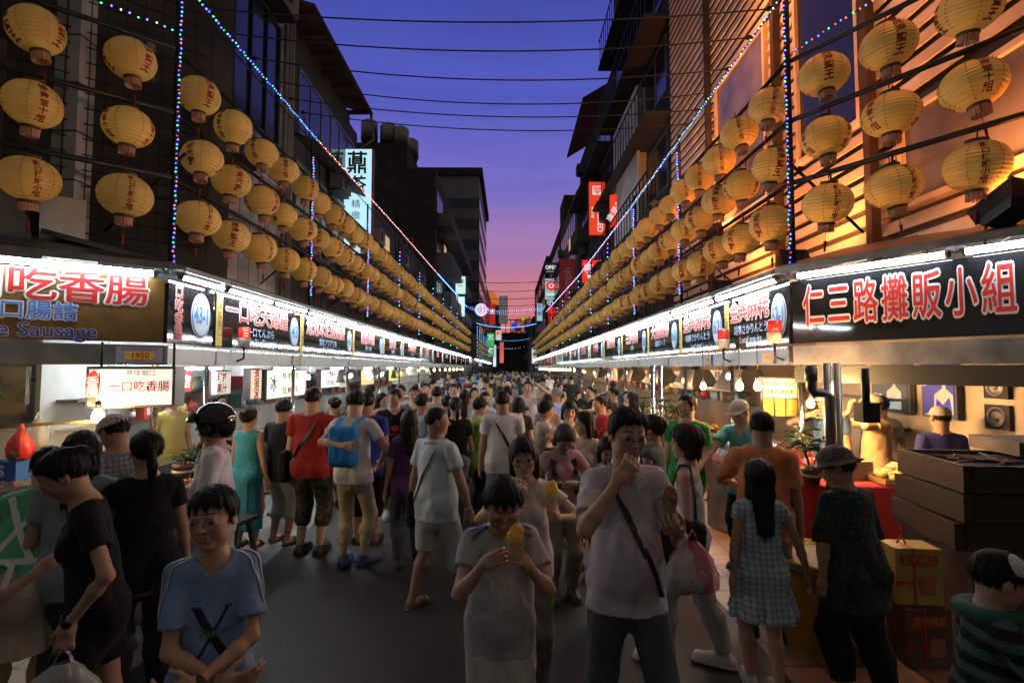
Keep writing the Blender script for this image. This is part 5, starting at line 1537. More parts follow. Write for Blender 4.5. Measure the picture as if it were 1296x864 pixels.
# ================================================================== people
def _skin(t, b):
    a = N(t, 'VertexColor', layer_name='Col'); n = N(t, 'TexNoise', i_Scale=60.0, i_Detail=4.0)
    tc = N(t, 'TexCoord'); t.links.new(tc.outputs['Object'], n.inputs['Vector'])
    mx = N(t, 'Mix', data_type='RGBA', blend_type='MULTIPLY'); mx.inputs[0].default_value = .35
    r = N(t, 'ValToRGB'); r.color_ramp.elements[0].color = (.72, .66, .62, 1); r.color_ramp.elements[1].color = (1, 1, 1, 1)
    t.links.new(n.outputs['Fac'], r.inputs[0]); t.links.new(a.outputs[0], mx.inputs[6]); t.links.new(r.outputs[0], mx.inputs[7])
    t.links.new(mx.outputs[2], b.inputs['Base Color'])
    b.inputs['Roughness'].default_value = .58; b.inputs['Specular IOR Level'].default_value = .28
    b.inputs['Subsurface Weight'].default_value = 0.0
    bp = N(t, 'Bump'); bp.inputs['Strength'].default_value = .12; bp.inputs['Distance'].default_value = .003
    n3 = N(t, 'TexNoise', i_Scale=220.0); t.links.new(tc.outputs['Object'], n3.inputs['Vector'])
    t.links.new(n3.outputs['Fac'], bp.inputs['Height']); t.links.new(bp.outputs[0], b.inputs['Normal'])
SKIN = node_mat('skin', _skin)
def _hair(t, b):
    oi = N(t, 'ObjectInfo'); tc = N(t, 'TexCoord'); mp = N(t, 'Mapping'); mp.inputs['Scale'].default_value = (90, 90, 9)
    n = N(t, 'TexNoise', i_Scale=2.0, i_Detail=6.0); t.links.new(tc.outputs['Object'], mp.inputs[0]); t.links.new(mp.outputs[0], n.inputs['Vector'])
    r = N(t, 'ValToRGB'); r.color_ramp.elements[0].color = (.45, .45, .45, 1); r.color_ramp.elements[1].color = (1.5, 1.4, 1.3, 1)
    mx = N(t, 'Mix', data_type='RGBA', blend_type='MULTIPLY'); mx.inputs[0].default_value = 1
    t.links.new(n.outputs['Fac'], r.inputs[0]); t.links.new(oi.outputs['Color'], mx.inputs[6]); t.links.new(r.outputs[0], mx.inputs[7])
    t.links.new(mx.outputs[2], b.inputs['Base Color'])
    b.inputs['Roughness'].default_value = .5; b.inputs['Specular IOR Level'].default_value = .22
    bp = N(t, 'Bump'); bp.inputs['Strength'].default_value = .7; bp.inputs['Distance'].default_value = .006
    t.links.new(n.outputs['Fac'], bp.inputs['Height']); t.links.new(bp.outputs[0], b.inputs['Normal'])
HAIR = node_mat('hair', _hair)
def cloth_mat(name, rough=.85, pattern=None, sheen=.04, spec=.18):
    def f(t, b):
        oi = N(t, 'ObjectInfo'); tc = N(t, 'TexCoord')
        n = N(t, 'TexNoise', i_Scale=7.0, i_Detail=6.0); t.links.new(tc.outputs['Object'], n.inputs['Vector'])
        r = N(t, 'ValToRGB'); r.color_ramp.elements[0].color = (.72, .72, .72, 1); r.color_ramp.elements[1].color = (1.1, 1.1, 1.1, 1)
        t.links.new(n.outputs['Fac'], r.inputs[0])
        mx = N(t, 'Mix', data_type='RGBA', blend_type='MULTIPLY'); mx.inputs[0].default_value = 1
        src = pattern(t, tc, oi) if pattern else oi.outputs['Color']
        t.links.new(src, mx.inputs[6]); t.links.new(r.outputs[0], mx.inputs[7])
        t.links.new(mx.outputs[2], b.inputs['Base Color'])
        b.inputs['Roughness'].default_value = rough; b.inputs['Specular IOR Level'].default_value = spec
        b.inputs['Sheen Weight'].default_value = sheen
        w = N(t, 'TexNoise', i_Scale=900.0); t.links.new(tc.outputs['Object'], w.inputs['Vector'])
        w2 = N(t, 'TexNoise', i_Scale=24.0, i_Detail=5.0, i_Distortion=1.2); t.links.new(tc.outputs['Object'], w2.inputs['Vector'])
        bp = N(t, 'Bump'); bp.inputs['Strength'].default_value = .3; bp.inputs['Distance'].default_value = .002
        b2 = N(t, 'Bump'); b2.inputs['Strength'].default_value = .35; b2.inputs['Distance'].default_value = .02
        t.links.new(w.outputs['Fac'], bp.inputs['Height']); t.links.new(w2.outputs['Fac'], b2.inputs['Height'])
        t.links.new(b2.outputs[0], bp.inputs['Normal']); t.links.new(bp.outputs[0], b.inputs['Normal'])
    return node_mat(name, f)
CLOTH = cloth_mat('cloth')
def _ramp(t, src, stops, interp='CONSTANT'):
    r = N(t, 'ValToRGB'); r.color_ramp.interpolation = interp
    e = r.color_ramp.elements
    while len(e) < len(stops): e.new(.5)
    for x, (p, c) in zip(e, stops): x.position = p; x.color = (*c, 1)
    t.links.new(src, r.inputs[0]); return r.outputs[0]
def pat_camo(t, tc, oi):
    n = N(t, 'TexNoise', i_Scale=11.0, i_Detail=2.0); t.links.new(tc.outputs['Object'], n.inputs['Vector'])
    return _ramp(t, n.outputs['Fac'], [(0, (.02, .022, .015)), (.45, (.07, .062, .04)), (.53, (.035, .04, .024)), (.62, (.11, .095, .065))])
def pat_floral(t, tc, oi):
    n = N(t, 'TexNoise', i_Scale=16.0, i_Detail=5.0, i_Distortion=2.5); t.links.new(tc.outputs['Object'], n.inputs['Vector'])
    return _ramp(t, n.outputs['Fac'], [(0, (.012, .014, .013)), (.47, (.03, .075, .072)), (.52, (.010, .011, .011)), (.59, (.12, .060, .030)), (.63, (.016, .017, .015)), (.70, (.05, .11, .085))])
def pat_batik(t, tc, oi):
    n = N(t, 'TexNoise', i_Scale=13.0, i_Detail=3.0, i_Distortion=3.0); t.links.new(tc.outputs['Object'], n.inputs['Vector'])
    return _ramp(t, n.outputs['Fac'], [(0, (.02, .20, .30)), (.44, (.06, .36, .46)), (.50, (.025, .24, .35)), (.57, (.15, .46, .52)), (.61, (.025, .22, .33))], 'LINEAR')
def pat_plaid(t, tc, oi):
    out = None
    for ax, sc in ((0, 9.0), (2, 9.0), (0, 31.0), (2, 31.0)):
        w = N(t, 'TexWave', wave_type='BANDS', bands_direction='XYZ'[ax], i_Scale=sc, i_Distortion=.4)
        t.links.new(tc.outputs['Object'], w.inputs['Vector'])
        lo = .66 if sc < 20 else .85
        c = _ramp(t, w.outputs['Fac'], [(0, (lo,) * 3), (.55, (1, 1, 1))], 'EASE')
        if out is None: out = c
        else:
            m = N(t, 'Mix', data_type='RGBA', blend_type='MULTIPLY'); m.inputs[0].default_value = 1
            t.links.new(out, m.inputs[6]); t.links.new(c, m.inputs[7]); out = m.outputs[2]
    m = N(t, 'Mix', data_type='RGBA', blend_type='MULTIPLY'); m.inputs[0].default_value = 1
    t.links.new(out, m.inputs[6]); t.links.new(oi.outputs['Color'], m.inputs[7]); return m.outputs[2]
def pat_hoops(t, tc, oi):
    w = N(t, 'TexWave', wave_type='BANDS', bands_direction='Z', i_Scale=4.2, i_Distortion=.5)
    t.links.new(tc.outputs['Object'], w.inputs['Vector'])
    return _ramp(t, w.outputs['Fac'], [(0, (.010, .012, .014)), (.5, (.05, .10, .085))], 'CONSTANT')
CAMO, FLORAL, BATIK, PLAID, HOOPS = [cloth_mat(n, pattern=p) for n, p in (('camouflage_cloth', pat_camo), ('floral_cloth', pat_floral), ('batik_cloth', pat_batik), ('plaid_cloth', pat_plaid), ('hooped_cloth', pat_hoops))]
SHOEM = cloth_mat('shoe_leather', rough=.5, sheen=0, spec=.5)
GLOSS = M('black_gloss', (.006, .006, .008), rough=.06, spec=.7)
WIRE = M('dark_wire', (.012, .012, .014), rough=.35)
DARKHAIR = (.009, .007, .0065, 1)
SK = {'a': (.44, .27, .185), 'b': (.38, .225, .15), 'c': (.50, .32, .225), 'd': (.31, .18, .12)}

def project(fn, P, D, steps=26):
    P = np.array(P, float); D = np.array(D, float)
    for i in range(steps): P += D * np.minimum(fn(P) * .85, .1)[:, None]
    return P
def patch(fn, pts, D, quads, cols, lift=.0008):
    P = project(fn, pts, D) - np.array(D) * lift
    return (P, quads, 0, cols)
def grid_quads(a, b): return [(i * b + j, i * b + j + 1, (i + 1) * b + j + 1, (i + 1) * b + j) for i in range(a - 1) for j in range(b - 1)]

def face_bits(r, B, look='open', brow=(.045, .030, .022)):
    e = r.hh; out = []; D = r.HM[1]
    for sd in (1, -1):
        hh = {'open': .036, 'narrow': .024, 'down': .012}[look]
        nu, nv = 27, 13
        P, C = [], []
        for i in range(nu):
            u = -1 + 2 * i / (nu - 1)
            for j in range(nv):
                v = -1 + 2 * j / (nv - 1)
                top = hh * max(1 - abs(u) ** 2.2, 0) ** .7; bot = hh * .72 * max(1 - abs(u) ** 2.6, 0)
                x = u * .086; z = (v * top if v > 0 else v * bot) + .010 * u * 1
                P.append(r.hp(sd * (.158 + x), -.62, .0 + z))
                rr = math.hypot(x + .004, z - .002)
                c = (.42, .38, .35)
                if rr < .040: c = (.020, .012, .008)
                if v > .55 or j == nv - 1: c = (.012, .009, .008)
                if look == 'down': c = (.02, .014, .012)
                C.append(c)
        out.append(patch(B, P, D, grid_quads(nu, nv), C, .0009))
        P, C = [], []
        for i in range(13):
            u = i / 12
            x = .055 + .205 * u; z = .135 + .022 * math.sin(u * 2.8) - .020 * u + (.045 * (1 - u) if look == 'down' else .012 * (1 - u)); th = .014 * (1 - .75 * u ** 1.5) * (.75 if r.sex == 'f' else 1.15)
            for v in (-1, 0, 1):
                P.append(r.hp(sd * x, -.62, z + v * th)); C.append(brow)
        out.append(patch(B, P, D, grid_quads(13, 3), C, .0014))
    return out

def surface(fn, lo, hi, h): return polygonise(fn, np.asarray(lo, float), np.asarray(hi, float), h)

H_RES = {'near': (.0075, .0042, .0038, .0075), 'mid': (.013, .0075, .0085, .012), 'far': (.024, .013, 0, .022)}
def garment(name, G, color, parent, mat=CLOTH, h=.008, label=None):
    V, Q = polygonise(G, *G.box(), h)
    o = bpy.data.objects.new(name, raw_mesh(name, V, Q, [mat]))
    o.color = (*color, 1)
    link(o, parent)
    if label: o['label'] = label
    return o

def wisps(ho, r, hair, n, wk):
    """fine locks lying along the hair, so that its outline is not a solid cap"""
    me = ho.data; nv = len(me.vertices)
    V = np.zeros(nv * 3, f32); me.vertices.foreach_get('co', V); V = V.reshape(-1, 3)
    Nn = np.zeros(nv * 3, f32); me.vertices.foreach_get('normal', Nn); Nn = Nn.reshape(-1, 3)
    rs = np.random.RandomState(nv % 999); ix = rs.randint(0, nv, n); P, Q = V[ix].astype(float), Nn[ix].astype(float)
    crown = r.hp(0, .18, .55); fl = P - crown
    tied = hair.get('style') in ('pony', 'bun')
    if tied: fl = np.where(((P - r.skull) @ r.HM[1] < .40 * r.hh)[:, None], r.hp(0, .5, .22) - P, fl)
    fl = fl / np.maximum(np.linalg.norm(fl, axis=1), 1e-6)[:, None] + rs.normal(size=fl.shape) * .22
    if not tied: fl[:, 2] -= .35
    fl -= (fl * Q).sum(1)[:, None] * Q; fl /= np.maximum(np.linalg.norm(fl, axis=1), 1e-6)[:, None]
    S_ = np.cross(fl, Q); L = rs.uniform(.012, .034, n)[:, None]; w = (rs.uniform(.0007, .0016, n) * wk)[:, None]
    lift = rs.uniform(.0006, .0035, n)[:, None]; K = []
    for t, a in ((0, .5), (.4, 1), (.75, .8), (1, .15)):
        c = P + fl * L * t + Q * (lift * math.sin(.5 + 2.0 * t) - (t * L) ** 2 * 3.2)
        K += [c - S_ * w * a, c + S_ * w * a]
    VV = np.stack(K, 1).reshape(-1, 3)
    base = np.arange(n)[:, None, None] * 8 + np.array([[0, 1, 3, 2], [2, 3, 5, 4], [4, 5, 7, 6]])[None]
    F0 = np.zeros(len(me.loops), np.int32); me.loops.foreach_get('vertex_index', F0)
    ho.data = raw_mesh('hair', V, F0.reshape(-1, 4), [HAIR], None, [(VV, base.reshape(-1, 4).tolist(), 0, np.zeros((len(VV), 3)))])
    bpy.data.meshes.remove(me)

def figure(label, pos, face, rig, res='mid', skin='a', hair=None, hcol=DARKHAIR, look='open', wear=(), group=None, z=0.0, lip=None, face_on=True):
    """one person: a continuous body mesh with hair and clothes as children"""
    hb, hhd, hhand, hc = H_RES[res]
    r = Rig(**rig)
    B = r.body(hands=res != 'far')
    base = np.array(SK[skin])
    lo, hi = B.box()
    parts = []
    cuts = []
    if hhd:
        c0 = r.neck - r.U * .004 * r.H; up = nrm(r.skull - r.neck)
        cuts.append((lambda P: np.maximum(-(P - c0) @ up, np.sqrt(((P - r.skull) ** 2).sum(1)) - .75 * r.hh), r.skull, r.hh * .78, hhd))
    if hhand and hhand < hb:
        for sd in (1, -1):
            w, d = r.wr[sd], r.hd[sd]
            q = w - d * .012; ctr = w + d * .055 * r.H
            cuts.append((lambda P, q=q, d=d, ctr=ctr: np.maximum(-(P - q) @ d, np.sqrt(((P - ctr) ** 2).sum(1)) - .085 * r.H), ctr, .09 * r.H, hhand))
    def rest(P):
        d = B(P)
        for cl, c, rad, h in cuts: d = np.maximum(d, -(cl(P) + .006))
        return d
    V, Q = polygonise(rest, lo, hi, hb)
    Vs, Qs, n = [V], [Q], len(V)
    for cl, c, rad, h in cuts:
        v, q = polygonise(lambda P: np.maximum(B(P), cl(P)), c - rad, c + rad, h)
        Vs.append(v); Qs.append(q + n); n += len(v)
    V = np.concatenate(Vs); Q = np.concatenate(Qs)
    q = (V - r.skull) @ r.HM.T / r.hh
    col = np.tile(base, (len(V), 1))
    lipm = (np.abs(q[:, 0]) < .10) & (np.abs(q[:, 2] + .272) < .052 * (1 - (q[:, 0] / .11) ** 2)) & (q[:, 1] < -.28) & (q[:, 1] > -.6)
    col[lipm] = np.array(lip or (base * [.92, .70, .70]))
    ck = np.exp(-(((np.abs(q[:, 0]) - .18) / .09) ** 2 + ((q[:, 2] + .12) / .1) ** 2)) * (q[:, 1] < -.1)
    nose = np.exp(-((q[:, 0] / .07) ** 2 + ((q[:, 2] + .12) / .06) ** 2)) * (q[:, 1] < -.3)
    col *= 1 - np.stack([.02 * ck, .14 * np.maximum(ck, nose), .14 * np.maximum(ck, nose)], 1)
    extra = face_bits(r, B, look) if (res != 'far' and face_on) else []
    me = raw_mesh('person', V, Q, [SKIN], col, extra)
    o = bpy.data.objects.new('person', me)
    link(o)
    o.location = (pos[0], pos[1], z); o.rotation_euler = (0, 0, R(face))
    tag(o, label, 'person', group)
    hairf = None
    if hair:
        hairf = r.hair(**hair)
        ho = garment('hair', hairf, hcol[:3], o, HAIR, {'near': .0055, 'mid': .009, 'far': .014}[res])
        if res != 'far': wisps(ho, r, hair, 2600 if res == 'near' else 700, 1 if res == 'near' else 1.6)
    fields = {'body': B, 'hair': hairf}
    hems = [w.get('hem', .44) for w in wear if w['kind'] == 'top']
    for w in wear:
        w = dict(w); kind = w.pop('kind'); name = w.pop('name', kind); color = w.pop('color', (.5, .5, .5)); mat = w.pop('mat', CLOTH); lab = w.pop('label', None)
        hc2 = hc
        if kind in ('shoe', 'sandal', 'croc'):
            for sd in (1, -1):
                garment('sandal' if kind == 'sandal' else 'shoe', r.shoe(sd, 'shoe' if kind == 'shoe' else kind), color, o, SHOEM, {'near': .006, 'mid': .009, 'far': .02}[res])
            continue
        if kind in ('top', 'legs') and res == 'near': w['fold'] = w.get('fold', .006) * 1.15
        if kind == 'top': G = r.top(**w)
        elif kind == 'legs':
            if hems: w['waist'] = min(.035, hems[0] - .525 + .010)
            G = r.legs(**w)
        elif kind == 'skirt': G = r.skirt(**w)
        elif kind == 'collar': G = r.collar(**w); hc2 = min(hc, .006)
        elif kind == 'cap': G = r.cap(**w); hc2 = min(hc, .007)
        fields[name] = G
        garment(name, G, color, o, mat, hc2, lab)
    o_rig = dict(rig=r, obj=o, fields=fields, M=Matrix.Translation((pos[0], pos[1], z)) @ Matrix.Rotation(R(face), 4, 'Z'))
    return o_rig
def wpt(p, local): return p['M'] @ Vector(local)

# ================================================================== things people wear and carry
def ribbon(mb, P, width_dir, w, th, m):
    """flat strap through the points P (x3), given the sideways direction at each"""
    vs, fs = [], []
    for i, p in enumerate(P):
        p = Vector(p); t = (Vector(P[min(i + 1, len(P) - 1)]) - Vector(P[max(i - 1, 0)])).normalized()
        s_ = Vector(width_dir[i]); s_ = (s_ - t * s_.dot(t)).normalized(); n = t.cross(s_)
        for a, b in ((-1, -1), (1, -1), (1, 1), (-1, 1)): vs.append(p + s_ * a * w / 2 + n * b * th / 2)
    for i in range(len(P) - 1):
        for k in range(4):
            a, b = i * 4 + k, i * 4 + (k + 1) % 4
            fs.append((a, b, b + 4, a + 4))
    fs += [(3, 2, 1, 0), tuple(range(len(P) * 4 - 4, len(P) * 4))]
    mb.add(vs, fs, m, False)
def both(p):
    fs = [f for n, f in p['fields'].items() if f is not None and n not in ('hair',)]
    return lambda P: np.min([f(P) for f in fs], axis=0)
def strap_path(p, sd, front, lo=.0, n=18):
    """points on the clothes from the shoulder of side sd down to the opposite hip"""
    r = p['rig']; H = r.H; F = r.F * (1 if front else -1)
    a = r.neck * .42 + r.sh[sd] * .58; b = r.pel + r.U * (lo * H) - r.X * sd * (.092 * r.k)
    O = np.array([a + (b - a) * t for t in np.linspace(.0, 1, n)])
    fn = both(p)
    Q = project(fn, O + F * .45, -F, 34) + F * .004
    return Q
def cross_bag(p, sd, label, color=(.012, .012, .013), w=.04, bag=(.26, .20, .08), drop=-.03, cat='bag', group=None):
    r = p['rig']; m = M('bag_%d_%d_%d' % tuple(int(c * 255) for c in color), color, rough=.6, bump=.2, bscale=200)
    root = empty('shoulder_bag', (0, 0, 0)); root.matrix_world = p['M']; tag(root, label, cat, group)
    f, b = strap_path(p, sd, True, drop), strap_path(p, sd, False, drop)
    top = r.neck * .42 + r.sh[sd] * .58
    fn = both(p); tp = project(fn, np.array([top + r.U * .3]), -r.U)[0] + r.U * .004
    P = list(f[::-1][:-2]) + [tp] + list(b[2:])
    mb = MB(); ribbon(mb, P, [r.X + r.U * .8 * -sd * -1 if False else r.X * 1.0 + r.U * sd * .9 for _ in P], w, .005, m); mb.build('strap', root)
    if bag:
        c = r.pel + r.U * ((drop - .02) * r.H) - r.X * sd * (.10 * r.k + bag[2] * .6 + .02)
        G = Field(); G.add(p_box(c, (bag[2] / 2, bag[0] / 2, bag[1] / 2 + .03), np.array([r.X, r.F, r.U]), .03)).mod(folds(8, .006, .09))
        garment('pouch', G, color, root, CLOTH, .01)
    return root
def hang_bag(p, sd, label, color=(.012, .012, .013), size=(.13, .34, .34), drop=.30, color2=None, fwd=.0):
    """bag hung from one shoulder by two straps"""
    r = p['rig']; m = M('bag_%d_%d_%d' % tuple(int(c * 255) for c in color), color, rough=.6, bump=.2, bscale=200)
    root = empty('shoulder_bag', (0, 0, 0)); root.matrix_world = p['M']; tag(root, label, 'bag')
    fn = both(p)
    top = r.neck * .35 + r.sh[sd] * .65
    tp = project(fn, np.array([top + r.U * .3]), -r.U)[0] + V3(0, 0, .006)
    c = r.sh[sd] + V3(0, 0, -drop - size[2] / 2) + r.X * sd * (.075 + size[0] / 2) + r.F * fwd
    mb = MB()
    for e in (1, -1):
        q = c + r.F * e * size[1] * .3 + V3(0, 0, size[2] * .5)
        P = [q, q + (tp - q) * .5 + r.X * sd * .035 + r.F * e * .03, tp + r.F * e * .035 + r.X * sd * .01, tp]
        mb.tube([Vector(v) for v in P], .010, m, n=6)
    mb.build('strap', root)
    G = Field(); G.add(p_box(c, (size[0] / 2, size[1] / 2, size[2] / 2), np.array([r.X, r.F, V3(0, 0, 1)]), .045)).mod(folds(5, .012, .12))
    garment('pouch', G, color, root, CLOTH, .011)
    return root
def backpack(p, label, color, size=(.29, .15, .40)):
    r = p['rig']; root = empty('backpack', (0, 0, 0)); root.matrix_world = p['M']; tag(root, label, 'backpack')
    bk = -r.F; c = r.pel + r.U * .165 * r.H + bk * (.085 * r.k + .02 + size[1] / 2)
    B3 = np.array([r.X, r.F, r.U])
    G = Field(); G.add(p_box(c, (size[0] / 2, size[1] / 2, size[2] / 2), B3, .06))
    G.add(p_box(c + bk * size[1] * .45 - r.U * size[2] * .17, (size[0] * .40, size[1] * .22, size[2] * .25), B3, .03), .02).mod(folds(3, .009, .12))
    garment('pack', G, color, root, CLOTH, .009)
    G = Field(); P = [c + r.U * size[2] * .32 + r.X * a * size[0] * .46 + bk * (size[1] * .5 - abs(a) ** 3 * .05) for a in np.linspace(-1, 1, 9)]
    mb = MB(); mb.tube([Vector(q) for q in P], .006, M('zip', (.01, .05, .12), rough=.5), n=5); mb.build('zip', root)
    mb = MB(); fn = both(p); m = M('strap_%d' % int(color[2] * 255), tuple(c_ * .8 for c_ in color), rough=.7)
    for sd in (1, -1):
        a = r.neck * .35 + r.sh[sd] * .65; Q = []
        for t in np.linspace(0, 1, 9):
            o = a - r.U * t * .20 * r.H + r.F * .4; Q.append(project(fn, np.array([o]), -r.F)[0] + r.F * .005)
        tp = project(fn, np.array([a + r.U * .3]), -r.U)[0] + r.U * .006
        back = c + r.U * size[2] * .46 + r.X * sd * .08
        W = [r.X] * 12
        ribbon(mb, [back, (back + tp) / 2 + r.U * .02, tp] + Q[1:], W[:11], .055, .008, m)
    mb.build('strap', root)
    return root
def glasses(p, m=WIRE, r_=.068, th=.0016, hgt=.85):
    r = p['rig']; e = r.hh; mb = MB()
    for sd in (1, -1):
        c = [r.hp(sd * .165 + r_ * 1.9 * math.cos(a), -.455 + .03 * abs(math.cos(a)) , -.015 + r_ * 1.9 * hgt * math.sin(a) * .8) for a in np.linspace(0, 2 * math.pi, 17)]
        mb.tube([Vector(v) for v in c], th, m, n=5, cap=False)
        mb.tube([Vector(r.hp(sd * .295, -.42, .02)), Vector(r.hp(sd * .352, -.2, .02)), Vector(r.hp(sd * .362, .06, .0))], th, m, n=5)
    mb.tube([Vector(r.hp(-.04, -.46, .0)), Vector(r.hp(.04, -.46, .0))], th, m, n=5)
    return mb.build('glasses', p['obj'])
def print_on(p, field, verts, faces, u0, v0, k, m, name='print', back=False):
    """flat mark laid on the cloth; u right for the reader, v up from the pelvis"""
    r = p['rig']; F = r.F * (-1 if back else 1); X = r.X * (-1 if back else 1)
    O = np.array([r.pel + X * (u0 + v[0] * k) + r.U * (v0 + v[1] * k) + F * .45 for v in verts])
    Q = project(p['fields'][field], O, -F, 34) + F * .0025
    mb = MB(); mb.add(Q, faces, m); return mb
def text_print(p, field, body, u0, v0, k, m, off=.01, back=False):
    me = text_mesh(body, off, 3).copy(); bm = bmesh.new(); bm.from_mesh(me); bmesh.ops.triangulate(bm, faces=bm.faces)
    for _ in range(2): bmesh.ops.subdivide_edges(bm, edges=[e for e in bm.edges if e.calc_length() > .18], cuts=1); bmesh.ops.triangulate(bm, faces=bm.faces)
    bm.to_mesh(me); bm.free()
    return print_on(p, field, [tuple(v.co) for v in me.vertices], [tuple(q.vertices) for q in me.polygons], u0, v0, k, m, back=back)
def strip_grid(a, b, w, n=14):
    a, b = np.array(a, float), np.array(b, float); d = nrm(b - a); s_ = np.array([-d[1], d[0]])
    V = [tuple(a + (b - a) * t + s_ * w * e) for t in np.linspace(0, 1, n) for e in (-.5, 0, .5)]
    return V, grid_quads(n, 3)
def cloth_print(p, field, strips, col, k=1, back=False):
    m = M('print_%d_%d_%d' % tuple(int(c * 255) for c in col), col, rough=.7)
    V, Fc = [], []
    for s_ in strips:
        v, f = strip_grid(*s_); n = len(V); V += v; Fc += [tuple(i + n for i in q) for q in f]
    return print_on(p, field, V, Fc, 0, 0, k, m, back=back)
def watch(p, sd, m=GLOSS):
    r = p['rig']; w = Vector(r.wr[sd] - r.hd[sd] * .02); d = Vector(nrm(r.wr[sd] - r.el[sd])); rr = .0185 * r.H
    mb = MB(); mb.lathe([(rr, -.011), (rr + .003, -.008), (rr + .003, .008), (rr, .011)], m, n=18, c=w, axis=d)
    o = d.orthogonal().normalized(); n_ = Vector(-r.hn[sd]); n_ = (n_ - d * n_.dot(d)).normalized()
    mb.lathe([(.017, 0), (.017, .006), (.012, .008)], m, n=14, c=w + n_ * rr, axis=n_)
    mb.build('wristwatch', p['obj'])

PLAST = {}
def plastic_mat(name, col, a=.55):
    def f(t, b):
        b.inputs['Base Color'].default_value = (*col, 1); b.inputs['Roughness'].default_value = .25; b.inputs['Alpha'].default_value = a
        b.inputs['Specular IOR Level'].default_value = .7
        tc = N(t, 'TexCoord'); n = N(t, 'TexNoise', i_Scale=9.0, i_Detail=6.0, i_Distortion=1.5); t.links.new(tc.outputs['Object'], n.inputs['Vector'])
        bp = N(t, 'Bump'); bp.inputs['Strength'].default_value = .8; bp.inputs['Distance'].default_value = .03
        t.links.new(n.outputs['Fac'], bp.inputs['Height']); t.links.new(bp.outputs[0], b.inputs['Normal'])
    return node_mat(name, f)
PINKP, WHITEPL, REDP, YELP = plastic_mat('pink_plastic', (.62, .16, .24), .62), plastic_mat('white_plastic', (.62, .60, .58), .5), plastic_mat('red_plastic', (.55, .02, .02), .8), plastic_mat('yellow_plastic', (.50, .30, .04), .88)
def carrier_bag(loc, h, w, m, label, seed=0, rz=0, cat='plastic bag'):
    """a filled carrier bag hanging from its handles at loc"""
    root = empty('carrier_bag', loc, rz); tag(root, label, cat)
    rs = np.random.RandomState(seed); ph = rs.uniform(0, 6.28, 6)
    prof = [(.10, -.16), (.26, -.28), (.42, -.45), (.5, -.68), (.47, -.88), (.30, -.98), (.02, -1.0)]
    V, Fc, n = [], [], 28
    for r_, z in prof:
        for k in range(n):
            a = 2 * math.pi * k / n
            j = 1 + .10 * math.sin(3 * a + ph[0] + z * 4) + .08 * math.sin(7 * a + ph[1] - z * 7) * (1 if z > -.7 else .4) + .05 * math.sin(11 * a + ph[2])
            V.append((r_ * w * j * math.cos(a), r_ * w * .62 * j * math.sin(a), z * h))
    for i in range(len(prof) - 1):
        for k in range(n): Fc.append((i * n + k, i * n + (k + 1) % n, (i + 1) * n + (k + 1) % n, (i + 1) * n + k))
    mb = MB(); mb.add(V, Fc, m, True); mb.build('pouch', root)
    mb = MB()
    for e in (-1, 1): ribbon(mb, [(e * .10 * w, 0, -.17 * h), (e * .07 * w, .0, -.08 * h), (0, 0, .008)], [(0, 1, 0)] * 3, .035, .002, m)
    mb.build('handle', root)
    mb = MB(); mb.lathe([(.02, -.97 * h), (.30 * w, -.93 * h), (.33 * w, -.72 * h), (.10 * w, -.62 * h)], M('bag_contents_%d' % seed, (.22, .14, .10) if seed % 2 else (.35, .30, .26), rough=.7, vary=.3), n=12)
    mb.build('contents', root)
    return root
ICE = M('mango_ice', (.72, .42, .05), rough=.45, bump=.6, bscale=60, vary=.2, vscale=30)
CUPM = plastic_mat('clear_cup', (.80, .76, .68), .45)
def ice_cup(loc, label, s=1.0, fill=ICE, tilt=0.0, straw=True):
    root = empty('ice_cup', loc); tag(root, label, 'cup'); root.rotation_euler = (tilt, 0, 0)
    mb = MB(); mb.lathe([(.027 * s, -.05 * s), (.038 * s, .05 * s), (.040 * s, .052 * s)], CUPM, n=18); mb.build('cup', root)
    G = Field(); G.add(p_cone((0, 0, -.035 * s), (0, 0, .04 * s), .023 * s, .033 * s)).add(p_ell((.0, 0, .065 * s), (.036 * s, .036 * s, .035 * s)), .02).add(p_ell((.012 * s, .004, .10 * s), (.022 * s, .02 * s, .022 * s)), .02).mod(folds(6, .006, .025))
    garment('shaved_ice', G, (1, 1, 1), root, fill, .004)
    if straw: mb = MB(); mb.tube([(-.01, 0, .05 * s), (-.03, -.01, .16 * s)], .003, WHITEP, n=6); mb.build('spoon', root)
    return root

# ================================================================== the people one can tell apart
WHT, LIL, BLK, NAV, GRY, KHA, DEN, CRM, RED_ = (.62, .61, .60), (.54, .47, .52), (.006, .006, .0065), (.015, .017, .03), (.20, .20, .21), (.30, .24, .16), (.055, .065, .09), (.48, .44, .38), (.33, .022, .022)
def ppos(px, d): return ((px - 644) * d / 660, d)
def tee(c, **k): return dict(dict(kind='top', name='t_shirt', color=c), **k)
def shirt(c, **k): return dict(dict(kind='top', name='shirt', color=c, hem=.44, sleeve=.75, loose=.022, fold=.009, vee=.05), **k)
def legs(c, hem=.05, name='trousers', **k): return dict(dict(kind='legs', name=name, color=c, hem=hem), **k)
def shorts(c, hem=.28, **k): return legs(c, hem, 'shorts', loose=.024, **k)
SH = lambda c=(.02, .02, .02): dict(kind='shoe', color=c)
SA = lambda c=(.03, .025, .02): dict(kind='sandal', color=c)
F_ = dict(sex='f')

